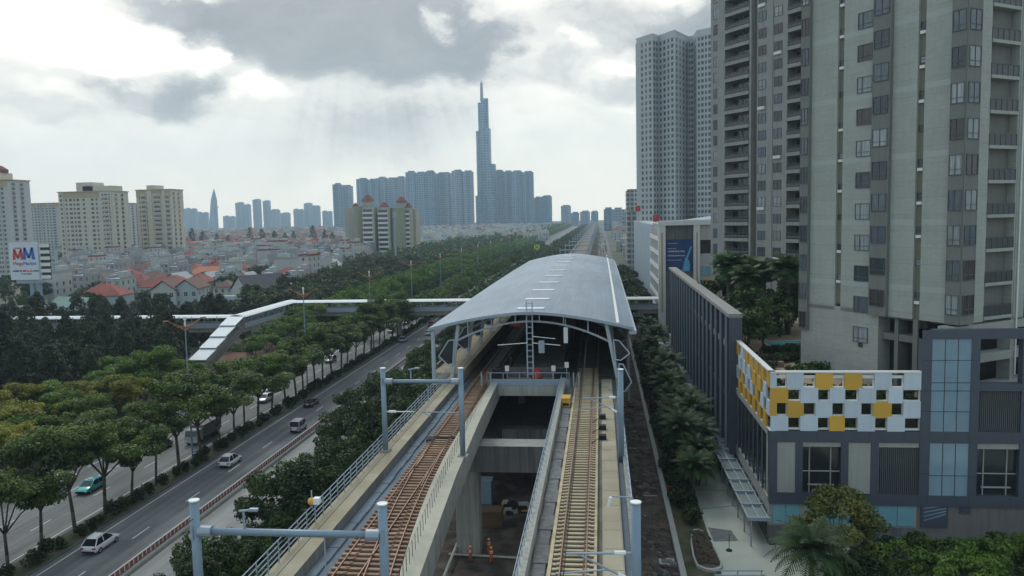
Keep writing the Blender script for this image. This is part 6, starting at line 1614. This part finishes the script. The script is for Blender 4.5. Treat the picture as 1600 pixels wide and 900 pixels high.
# ---------------------------------------------------------------- vehicles
def loft(b, secs, mi=0, cap=True):
    n = len(secs[0]); base = len(b.v)
    for s in secs: b.v.extend(s)
    for k in range(len(secs)-1):
        for i in range(n):
            j = (i+1) % n; b.f.append((base+k*n+i, base+k*n+j, base+(k+1)*n+j, base+(k+1)*n+i)); b.m.append(mi)
    if cap:
        b.f.append(tuple(base+i for i in reversed(range(n)))); b.m.append(mi); e = base+(len(secs)-1)*n; b.f.append(tuple(e+i for i in range(n))); b.m.append(mi)
def ring(y, w_, z0, z1, rd=.18):
    """rounded rectangle outline of a body section at length y"""
    return [(-w_+rd*.4, y, z0), (w_-rd*.4, y, z0), (w_, y, z0+rd), (w_, y, z1-rd*1.3), (w_-rd*.35, y, z1-rd*.35), (w_-rd*1.3, y, z1), (-w_+rd*1.3, y, z1), (-w_+rd*.35, y, z1-rd*.35), (-w_, y, z1-rd*1.3), (-w_, y, z0+rd)]
def car(label, kind, paint, L_=4.5, W2_=.92, name='car', group=None, taxi=False):
    """front points to +Y"""
    t = thing(name, label, {'van': 'van', 'taxi': 'taxi'}.get(kind, 'car'), (0, 0, 0), group); pm = CAR[paint]; h = L_/2
    belt, top = {'sedan': (.93, 1.45), 'taxi': (.95, 1.5), 'suv': (1.06, 1.72), 'van': (1.15, 2.0), 'hatch': (.95, 1.52)}[kind]
    b = MB()
    hood = belt-.10 if kind != 'van' else belt
    loft(b, [ring(-h, W2_*.84, .42, belt-.16), ring(-h+.12, W2_*.95, .30, belt-.03), ring(-h+.7, W2_, .26, belt), ring(-.3, W2_, .26, belt), ring(h-1.35, W2_, .26, belt-.02), ring(h-.75, W2_*.98, .27, hood-.05), ring(h-.2, W2_*.92, .30, hood-.17), ring(h, W2_*.78, .38, hood-.32)])
    body = b.build('body', pm, t, True)
    prof = {'sedan': [(-h+.55, belt-.06, .80), (-h+1.25, top-.04, .66), (-.2, top, .68), (h-2.05, top-.08, .67), (h-1.2, belt-.06, .80)], 'suv': [(-h+.10, belt-.06, .84), (-h+.75, top-.12, .66), (-.15, top, .68), (h-2.15, top-.07, .66), (h-1.05, belt-.06, .84)],
            'van': [(-h+.1, belt-.06, .86), (-h+.3, top-.05, .78), (0, top, .78), (h-1.3, top-.06, .77), (h-.5, belt-.1, .84)]}
    prof['taxi'] = prof['hatch'] = [(-h+.15, belt-.06, .82), (-h+.6, top-.08, .69), (-.2, top, .70), (h-2.0, top-.06, .69), (h-1.15, belt-.06, .82)]
    pr = prof[kind]; g_ = MB(); y0, z0, w0 = pr[0]; 
    def sec(y, z, w_): return (w_, y, z)
    # glasshouse: dark glass volume
    low = [(w0*1.02, pr[0][0], belt-.05), (w0*1.02, pr[-1][0], belt-.05)]
    vs = []
    for y, z, w_ in pr: vs += [(-w_, y, z), (w_, y, z)]
    vs += [(-w0*1.06, y, belt-.06) for y in (pr[1][0], pr[2][0], pr[3][0])]+[(w0*1.06, y, belt-.06) for y in (pr[1][0], pr[2][0], pr[3][0])]
    fs = [(0, 1, 3, 2), (6, 7, 9, 8)]+[(0, 2, 10), (2, 4, 11, 10), (4, 6, 12, 11), (6, 8, 12), (1, 13, 3), (3, 13, 14, 5), (5, 14, 15, 7), (7, 15, 9)]
    g_.add(vs, fs); g_.build('windows', m['carglass'], t)
    r_ = MB(); vs = [(s*w_*1.0, y, z+.025) for y, z, w_ in pr[1:4] for s in (-1, 1)]; vs2 = [(x, y, z-.07) for x, y, z in vs]
    r_.add(vs+vs2, [(0, 1, 3, 2), (2, 3, 5, 4), (0, 6, 7, 1), (4, 5, 11, 10), (0, 2, 8, 6), (2, 4, 10, 8), (1, 7, 9, 3), (3, 9, 11, 5)]); r_.build('roof', pm, t)
    p_ = MB()
    for s in (-1, 1):
        ln = [(pr[0], pr[1]), (pr[3], pr[4])]
        for (a, c) in ln: p_.bar((s*a[2]*1.01, a[0], a[1]), (s*c[2]*1.01, c[0], c[1]), .09, .07)
        y = (pr[1][0]+pr[3][0])/2; p_.bar((s*.86, y, belt-.05), (s*pr[2][2]*1.01, y, top-.03), .08, .06)
    p_.build('pillar', pm, t)
    for s in (-1, 1):
        for y in (-h+.82, h-.85):
            wb = MB(); wb.tube((s*(W2_-.2), y, .34), (s*(W2_+.015), y, .34), .34, n=14); wh = wb.build('tyre', m['tyre'], t)
            rb = MB(); rb.tube((s*(W2_+.016), y, .34), (s*(W2_+.03), y, .34), .21, n=10); rb.build('rim', m['rim'], wh)
        b = MB(); b.box(s*W2_*.52, s*W2_*.86, h-.17, h-.03, hood-.42, hood-.27); b.build('headlight', m['headlamp'], t)
        b = MB(); b.box(s*W2_*.56, s*W2_*.93, -h-.03, -h+.1, belt-.36, belt-.18); b.build('taillight', m['taillamp'], t)
        b = MB(); b.box(s*W2_*.98, s*(W2_+.18), h-1.55, h-1.4, belt-.02, belt+.12); b.build('mirror', pm, t)
    b = MB(); b.box(-.26, .26, -h-.035, -h-.0, .62, .76); b.build('number_plate', m['cap'], t)
    b = MB(); b.box(-W2_*.8, W2_*.8, -h-.02, -h+.1, .34, .5); b.build('bumper', m['black'], t)
    if taxi: b = MB(); b.box(-.35, .35, -.3, -.1, top+.02, top+.16); b.build('roof_sign', m['cap'], t)
    if kind == 'suv':
        b = MB()
        for s in (-1, 1): b.bar((s*.6, -h+.7, top+.05), (s*.6, h-2.1, top+.02), .05, .05)
        b.build('roof_rack', m['galv'], t)
    return t
c = car('white sport utility car nearest the camera at the bottom left', 'suv', 'white', 4.6); c.location = (-56.0, 81, .012)
c = car('white estate car driving away ahead of the nearest white one', 'suv', 'white', 4.5); c.location = (-55.2, 111, .012)
c = car('small pale van beside the red barrier', 'van', 'silver', 4.2, .86, name='van'); c.location = (-52.0, 130, .012)
c = car('black saloon car beside the median hedge', 'sedan', 'black', 4.5); c.location = (-56.4, 148, .012)
c = car('dark grey car half hidden by roadside trees on the highway', 'suv', 'grey', 4.6); c.location = (-51.4, 174, .012)
p = PZ(630, 534); c = car('pale car on the highway near the footbridge pier', 'suv', 'silver', 4.5); c.location = (p.x, p.y, .012)
c = car('turquoise taxi facing the camera under the median trees', 'taxi', 'teal', 4.4, taxi=True, name='taxi'); c.location = (-69.4, 99, .012); c.rotation_euler = (0, 0, math.pi)
for lab, kind, paint, px, py in [('white car behind the turquoise taxi', 'sedan', 'white', 97, 757), ('dark car seen through the median trees before the lorry', 'sedan', 'black', 252, 702), ('white saloon coming through the gap in the median trees', 'hatch', 'white', 414, 627), ('dark car with pale roof rounding the trees on the opposite road', 'suv', 'grey', 517, 566), ('black saloon farther up the opposite road', 'sedan', 'black', 538, 549), ('silver car close behind the white saloon', 'suv', 'silver', 424, 612)]:
    p = PZ(px, py); c = car(lab, kind, paint); c.location = (p.x, p.y, .012); c.rotation_euler = (0, 0, math.pi)
tk = thing('lorry', 'dark grey covered lorry facing the camera behind the median trees', 'lorry', (0, 0, 0))
b = MB(); loft(b, [ring(2.0, 1.1, .55, 2.5), ring(3.6, 1.12, .5, 2.55), ring(3.95, 1.08, .5, 1.5)]); b.build('cab', CAR['silver'], tk)
b = MB(); b.add([(-.98, 3.66, 2.4), (.98, 3.66, 2.4), (1.0, 3.97, 1.5), (-1.0, 3.97, 1.5)], [(0, 1, 2, 3)]); b.build('windscreen', m['carglass'], tk)
b = MB(); b.box(-1.2, 1.2, -4.2, 1.85, .95, 2.9); b.build('cargo_box', m['panelgrey'], tk)
b = MB(); b.box(-.9, .9, -4.2, 3.4, .55, .95); b.build('chassis', m['black'], tk)
for s in (-1, 1):
    for y in (-3.0, -1.9, 3.0): b = MB(); b.tube((s*.8, y, .48), (s*1.13, y, .48), .48, n=14); b.build('wheel', m['tyre'], tk)
    b = MB(); b.box(s*.65, s*1.0, 3.96, 4.0, .7, .9); b.build('headlight', m['headlamp'], tk)
tk.location = (-66.2, 124, .012); tk.rotation_euler = (0, 0, math.pi)
def minicar(paint, label, group, kind=0):
    b = MB(); pm = 0
    h = 2.1 if kind == 0 else 3.4; top = 1.45 if kind == 0 else 2.7
    loft(b, [ring(-h, .8, .4, .85), ring(-h+.3, .9, .3, .95), ring(h-1, .9, .3, .95), ring(h, .75, .4, .75)], 0)
    b.box(-.72, .72, -h+.5, h-1.5, .95, top-.06, 1); b.box(-.70, .70, -h+.6, h-1.6, top-.06, top, 0)
    for s in (-1, 1):
        for y in (-h+.8, h-.8): b.tube((s*.7, y, .32), (s*.92, y, .32), .32, n=8, mi=2)
    o = b.build('car', [CAR[paint], m['carglass'], m['tyre']]); return tag(o, label, 'car', group)
mc = [minicar(p, '%s car in the distant traffic' % p, 'distant %s cars' % p) for p in ('white', 'silver', 'black', 'red', 'blue')]
vr_ = random.Random(4); used2 = set()
for x, ya, yb, st_p in [(-1.4, 430, 1500, 9), (2.0, 430, 1500, 9), (5.2, 430, 1500, 8), (-53, 240, 900, 45), (-56, 260, 900, 55), (-66, 245, 900, 17), (-70.5, 250, 900, 24)]:
    y = ya
    while y < yb:
        o = place(mc[vr_.choice((0, 0, 0, 1, 1, 2, 2, 3, 4))], used2, (x+vr_.uniform(-.3, .3), y, .02), 0 if x > -60 else math.pi, 1); y += st_p*vr_.uniform(.7, 1.6)*(1 if y < 900 else 2)

# ---------------------------------------------------------------- street lamps
sl = thing('street_lamp', 'tall street lamp with orange double arms in the median', 'street lamp', (0, 0, 0), 'double-armed orange street lamps')
b = MB(); b.tube((0, 0, 0), (0, 0, 20.6), .15, .09, 8); b.build('pole', m['bluesteel'], sl); b = MB(); b.tube((0, 0, 20.6), (0, 0, 21.8), .14, .1, 6); b.box(-.16, .16, -.16, .16, 21.5, 22.0); b.build('finial', m['cap'], sl)
for s in (-1, 1):
    b = MB(); b.path([(0, 0, 19.9), (s*.8, 0, 20.5), (s*1.9, 0, 21.2), (s*2.7, 0, 21.6)], [.12, .10, .08, .05], 6); b.path([(0, 0, 20.4), (s*.7, 0, 20.6), (s*1.5, 0, 20.85)], [.1, .1, .06], 6); a = b.build('arm', m['orange'], sl)
    b = MB(); b.box(s*2.4, s*3.2, -.15, .15, 21.52, 21.66); b.build('lamp_head', m['orange'], a)
ll = ['double-armed orange street lamp beside the dark wood', 'double-armed orange street lamp in front of the footbridge roof', 'double-armed orange street lamp just past the footbridge', 'double-armed orange street lamp, second past the footbridge']
for i in range(22):
    y = 111.8+i*47.8; o = place(sl, USED, (-61.5, y, .14), .9 if i == 0 else .06, 1)
    o['label'] = ll[i] if i < 4 else 'distant double-armed orange street lamp along the median'
for (px, py, top, lab, Y) in ((96, 610, 570, 'slim grey utility pole in front of the dark wood', 172), (546, 372, 340, 'thin mast far along the green belt', 900)):
    p = PY(px, py, Y); q = PY(px, top, Y); c = thing('utility_pole', lab, 'pole', (q.x, Y, 0)); b = MB(); b.tube((q.x, Y, 0), (q.x, Y, q.z), .16, .1, 6); b.build('pole', m['galv'], c); b = MB(); b.box(q.x-1.4, q.x+1.4, Y-.06, Y+.06, q.z-.6, q.z-.45); b.build('crossarm', m['galv'], c)
c = thing('gantry_sign', 'small bright yellow-green sign board over the far highway', 'road sign', (0, 0, 0)); p = PY(839, 386, 640); c.location = (p.x, 640, 0)
b = MB(); b.tube((p.x, 640, 0), (p.x, 640, p.z-2), .2, n=6); b.build('pole', m['galv'], c); b = MB(); b.box(p.x-2.2, p.x+2.2, 639.5, 639.8, p.z-1.8, p.z+1.8); b.build('board', M('sign_yellowgreen', (.55, .60, .06), .6), c)
b = MB(); b.bar((p.x-1.5, 639.45, p.z-1.3), (p.x+1.5, 639.45, p.z+1.3), .1, .5); b.bar((p.x-1.5, 639.42, p.z+1.3), (p.x+1.5, 639.42, p.z-1.3), .1, .5); b.build('cross_mark', m['navyjoint'], c)

m['cratewood'] = M('weathered_timber', (.12, .075, .05), .9, var=.25, scale=1.5)
b = MB(); hr3 = random.Random(9)
for k in range(900):
    x, y = hr3.uniform(2.4, 7.2), 76+130*hr3.random()**1.4; s = hr3.uniform(.05, .22)*(2 if hr3.random() < .06 else 1)
    b.obox((x, y, s*.25), (s, s*hr3.uniform(-.5, .5), 0), (-s*.4, s*hr3.uniform(.5, 1), 0), (0, s*.2, s*.45), 0 if hr3.random() < .7 else 1)
o = b.build('rubble', [m['soil'], m['concdark']]); tag(o, 'loose rubble strewn over the dark soil strip', 'rubble', None, 'stuff')
# ---------------------------------------------------------------- workers and site things
def worker(label, x, y, rz, armup=.0, legs=.12):
    t = thing('person', label, 'person', (x, y, 0))
    J = {'pel': (0, 0, .95), 'chest': (0, .02, 1.28), 'neck': (0, .01, 1.50), 'head': (0, .03, 1.56), 'shL': (-.19, 0, 1.43), 'elL': (-.27, .03, 1.16), 'haL': (-.25, .18, .95), 'shR': (.19, 0, 1.43), 'elR': (.27, .06, 1.18), 'haR': (.22, .26, 1.02+armup), 'hiL': (-.1, 0, .9), 'knL': (-.11, .05, .5), 'anL': (-.11, -legs, .09), 'toL': (-.12, -legs+.17, .05), 'hiR': (.1, 0, .9), 'knR': (.11, .07, .5), 'anR': (.12, legs, .09), 'toR': (.13, legs+.17, .05)}
    E_ = [('pel', 'chest'), ('chest', 'neck'), ('neck', 'head'), ('chest', 'shL'), ('shL', 'elL'), ('elL', 'haL'), ('chest', 'shR'), ('shR', 'elR'), ('elR', 'haR'), ('pel', 'hiL'), ('hiL', 'knL'), ('knL', 'anL'), ('anL', 'toL'), ('pel', 'hiR'), ('hiR', 'knR'), ('knR', 'anR'), ('anR', 'toR')]
    Rr = dict(pel=.15, chest=.17, neck=.06, head=.08, shL=.075, elL=.05, haL=.04, shR=.075, elR=.05, haR=.04, hiL=.11, knL=.075, anL=.05, toL=.04, hiR=.11, knR=.075, anR=.05, toR=.04)
    ks = list(J); me = bpy.data.meshes.new('body'); me.from_pydata([J[k] for k in ks], [(ks.index(a), ks.index(c)) for a, c in E_], [])
    o = bpy.data.objects.new('body', me); COL.objects.link(o); o.parent = t
    sk_ = o.modifiers.new('skin', 'SKIN'); sk_.use_smooth_shade = True
    for i, k in enumerate(ks): me.skin_vertices[0].data[i].radius = (Rr[k], Rr[k]*.85)
    me.skin_vertices[0].data[0].use_root = True
    su = o.modifiers.new('sub', 'SUBSURF'); su.levels = su.render_levels = 1
    me.materials.append(m['hivis'])
    b = MB(); b.sphere((x, y+.03, 1.64), (.085, .10, .12), 10, 8); b.sphere((x, y+.13, 1.63), (.018, .025, .03), 6, 4); 
    for s in (-1, 1): b.sphere((x+s*.085, y+.02, 1.63), (.015, .02, .03), 5, 4); b.sphere((x+s*.035, y+.122, 1.655), (.012, .01, .01), 5, 4)
    b.build('head', m['skin'], t, True)
    b = MB(); b.sphere((x, y+.02, 1.70), (.125, .15, .10), 12, 6); b.tube((x, y+.04, 1.685), (x, y+.04, 1.70), .165, n=12); b.build('helmet', m['helmet'], t, True)
    for s in (-1, 1):
        b = MB(); hx, hy, hz_ = J['haL' if s < 0 else 'haR']; b.sphere((x+hx, y+hy+.05, hz_-.03), (.03, .06, .045), 7, 5)
        for q in range(4): b.tube((x+hx-.03+q*.018, y+hy+.08, hz_-.04), (x+hx-.03+q*.018, y+hy+.13, hz_-.075), .009, n=5)
        b.tube((x+hx-s*.03, y+hy+.05, hz_-.02), (x+hx-s*.05, y+hy+.09, hz_-.04), .01, n=5); b.build('hand', m['skin'], t)
    b = MB()
    for zz in (1.12, 1.30): b.tube((x, y+.01, zz), (x, y+.01, zz+.05), .175, n=12)
    b.build('reflective_band', m['cap'], t)
    for s in (-1, 1): b = MB(); b.box(x+s*.06, x+s*.18, y+s*legs-.06, y+s*legs+.22, 0, .12); b.build('boot', m['black'], t)
    t.rotation_euler = (0, 0, rz); return t
w1 = PZ(736, 878); w2 = PZ(768, 880); w3 = PZ(764, 866)
worker('worker in orange overalls standing alone before the concrete pier', w1.x, w1.y, 2.6, .1); worker('worker in orange overalls in front of the pair, back turned', w2.x, w2.y, .4, .2, .16); worker('worker in orange overalls behind the other of the pair', w3.x, w3.y, 3.9, .1)
a, c2 = PZ(716, 869), PZ(815, 876)
c = thing('site_pipe', 'long pale pipe lying across the ground at the workers\' feet', 'pipe', (a.x, a.y, .2)); b = MB(); b.tube((a.x-1, a.y, .22), (c2.x+2, c2.y, .22), .13, n=8); b.build('pipe', m['conclight'], c)
a, c2 = PZ(714, 850, .8), PZ(692, 905, .8); c = thing('site_pipe', 'sloping pale rail beside the pier under the left deck', 'pipe', (a.x, a.y, .6)); b = MB(); b.tube(tuple(a), tuple(c2), .16, n=8); 
b.tube((a.x, a.y, 0), tuple(a), .1, n=6); b.tube((c2.x, c2.y, 0), tuple(c2), .1, n=6); b.build('pipe', m['conclight'], c)
p = PZ(766, 825); c = thing('site_crate', 'brown timber crate behind the concrete pier', 'crate', (p.x, p.y, 0)); b = MB(); b.box(p.x-1.1, p.x+1.3, p.y, p.y+2.2, 0, 1.9); b.build('body', m['cratewood'], c)
b = MB()
for k in range(5): b.box(p.x-1.13, p.x+1.33, p.y-.05, p.y, .1+k*.4, .38+k*.4)
b.build('boards', m['cratewood'], c)
p = PZ(758, 788); c = thing('site_cabin', 'pale teal upright cabin door behind the pier', 'cabin', (p.x, p.y, 0)); b = MB(); b.box(p.x-.6, p.x+.8, p.y, p.y+1.4, 0, 3.0); b.build('body', m['blueglass'], c); b = MB(); b.box(p.x-.7, p.x+.9, p.y-.1, p.y+1.5, 3.0, 3.12); b.build('roof', m['galv'], c)
p = PZ(795, 800); c = thing('scrap_heap', 'dark heap of site scrap with pale bits beyond the crate', 'heap', (p.x, p.y, 0)); b = MB(); hr2 = random.Random(2)
for k in range(26): b.obox((p.x+hr2.uniform(-1.8, 2), p.y+hr2.uniform(-1, 1), hr2.uniform(.1, .9)), (hr2.uniform(.2, .6), .1, 0), (-.1, hr2.uniform(.1, .3), 0), (0, .05, hr2.uniform(.08, .3)), hr2.choice((0, 0, 0, 1, 2)))
o = b.build('pieces', [m['black'], m['conclight'], m['yellow']], c)
for k, (px, py, lab, mat) in enumerate(((1015, 775, 'short pale plank across the dark soil by the kerb wall', 'cream'), (985, 701, 'small plank on the dark soil strip', 'cream'), (998, 807, 'pale plank lying on the dark soil beside the mast', 'conclight'))):
    p = PZ(px, py); c = thing('plank', lab, 'plank', (p.x, p.y, 0)); b = MB(); b.box(p.x-.9, p.x+.9, p.y-.14, p.y+.14, .01, .09); b.build('board', m[mat], c)
p = PZ(1042, 879); c = thing('manhole_frame', 'square pale manhole frame on the dark soil near the kerb wall', 'manhole', (p.x, p.y, 0)); b = MB(); b.box(p.x-.8, p.x+.8, p.y-.7, p.y+.7, .0, .14); b.build('frame', m['conclight'], c); b = MB(); b.box(p.x-.55, p.x+.55, p.y-.48, p.y+.48, .141, .15); b.build('cover', m['concdark'], c)
for k, (px, py, lab) in enumerate(((1062, 762, 'red painted barrier pole leaning across the palm strip near the pavement'), (1018, 626, 'red painted barrier pole across the palm strip farther back'))):
    p = PZ(px, py, .9); c = thing('barrier_pole', lab, 'barrier', (p.x, p.y, 0)); b = MB(); b.tube((p.x-1.6, p.y, 1.1), (p.x+1.8, p.y-.2, .7), .07, n=6); b.build('pole', m['red'], c); b = MB(); b.tube((p.x+1.2, p.y-.15, 0), (p.x+1.2, p.y-.15, .8), .06, n=6); b.build('post', m['orange'], c)
c = thing('umbrella_base', 'small dark stand on the pale pavement', 'stand', (13.2, 84.2, 0)); b = MB(); b.tube((13.2, 84.2, .012), (13.2, 84.2, .15), .35, .28, 12); b.tube((13.2, 84.2, .15), (13.2, 84.2, 1.8), .035, n=6); b.build('stand', m['black'], c)
for k in range(3):
    y = 77.5-k*1.0; c = thing('guard_rail', ('upper pale guard rail at the end of the pavement', 'middle pale guard rail at the end of the pavement', 'lower pale guard rail at the end of the pavement')[k], 'railing', (13, y, 0)); b = MB(); b.tube((10.6, y, .8), (15.5, y+.3, .8), .07, n=6); b.build('rail', m['galv'], c); b = MB()
    for x in (10.8, 13, 15.3): b.tube((x, y+.3*(x-10.6)/4.9, 0), (x, y+.3*(x-10.6)/4.9, .8), .05, n=6)
    b.build('post', m['galv'], c)
# workers' portable lamp on the left walkway railing
c = thing('warning_lamp', 'yellow and white warning lamp on the left deck railing', 'lamp', (-18.7, 48.5, 17.5)); b = MB(); b.tube((-18.75, 48.5, 17.45), (-18.75, 48.5, 18.6), .05, n=6); b.build('post', m['galv'], c); b = MB(); b.sphere((-18.75, 48.5, 17.9), (.28, .28, .25), 8, 6); b.build('lens', m['yellow'], c); b = MB(); b.box(-18.6, -18.2, 48.3, 48.7, 17.75, 18.15); b.build('housing', m['cap'], c)

# ---------------------------------------------------------------- air
hz_m = bpy.data.materials.new('haze'); hz_m.use_nodes = True; t_ = hz_m.node_tree; t_.nodes.remove(t_.nodes['Principled BSDF'])
pv = t_.nodes.new('ShaderNodeVolumePrincipled'); pv.inputs['Color'].default_value = (.60, .81, 1.0, 1); pv.inputs['Density'].default_value = HAZE; pv.inputs['Anisotropy'].default_value = .25
t_.links.new(pv.outputs[0], t_.nodes['Material Output'].inputs['Volume'])
b = MB(); b.box(-5200, 5200, -140, 4700, -1, 500); o = b.build('haze', hz_m); o['kind'] = 'stuff'; o['label'] = 'thin bluish haze over the whole city'; o['category'] = 'haze'
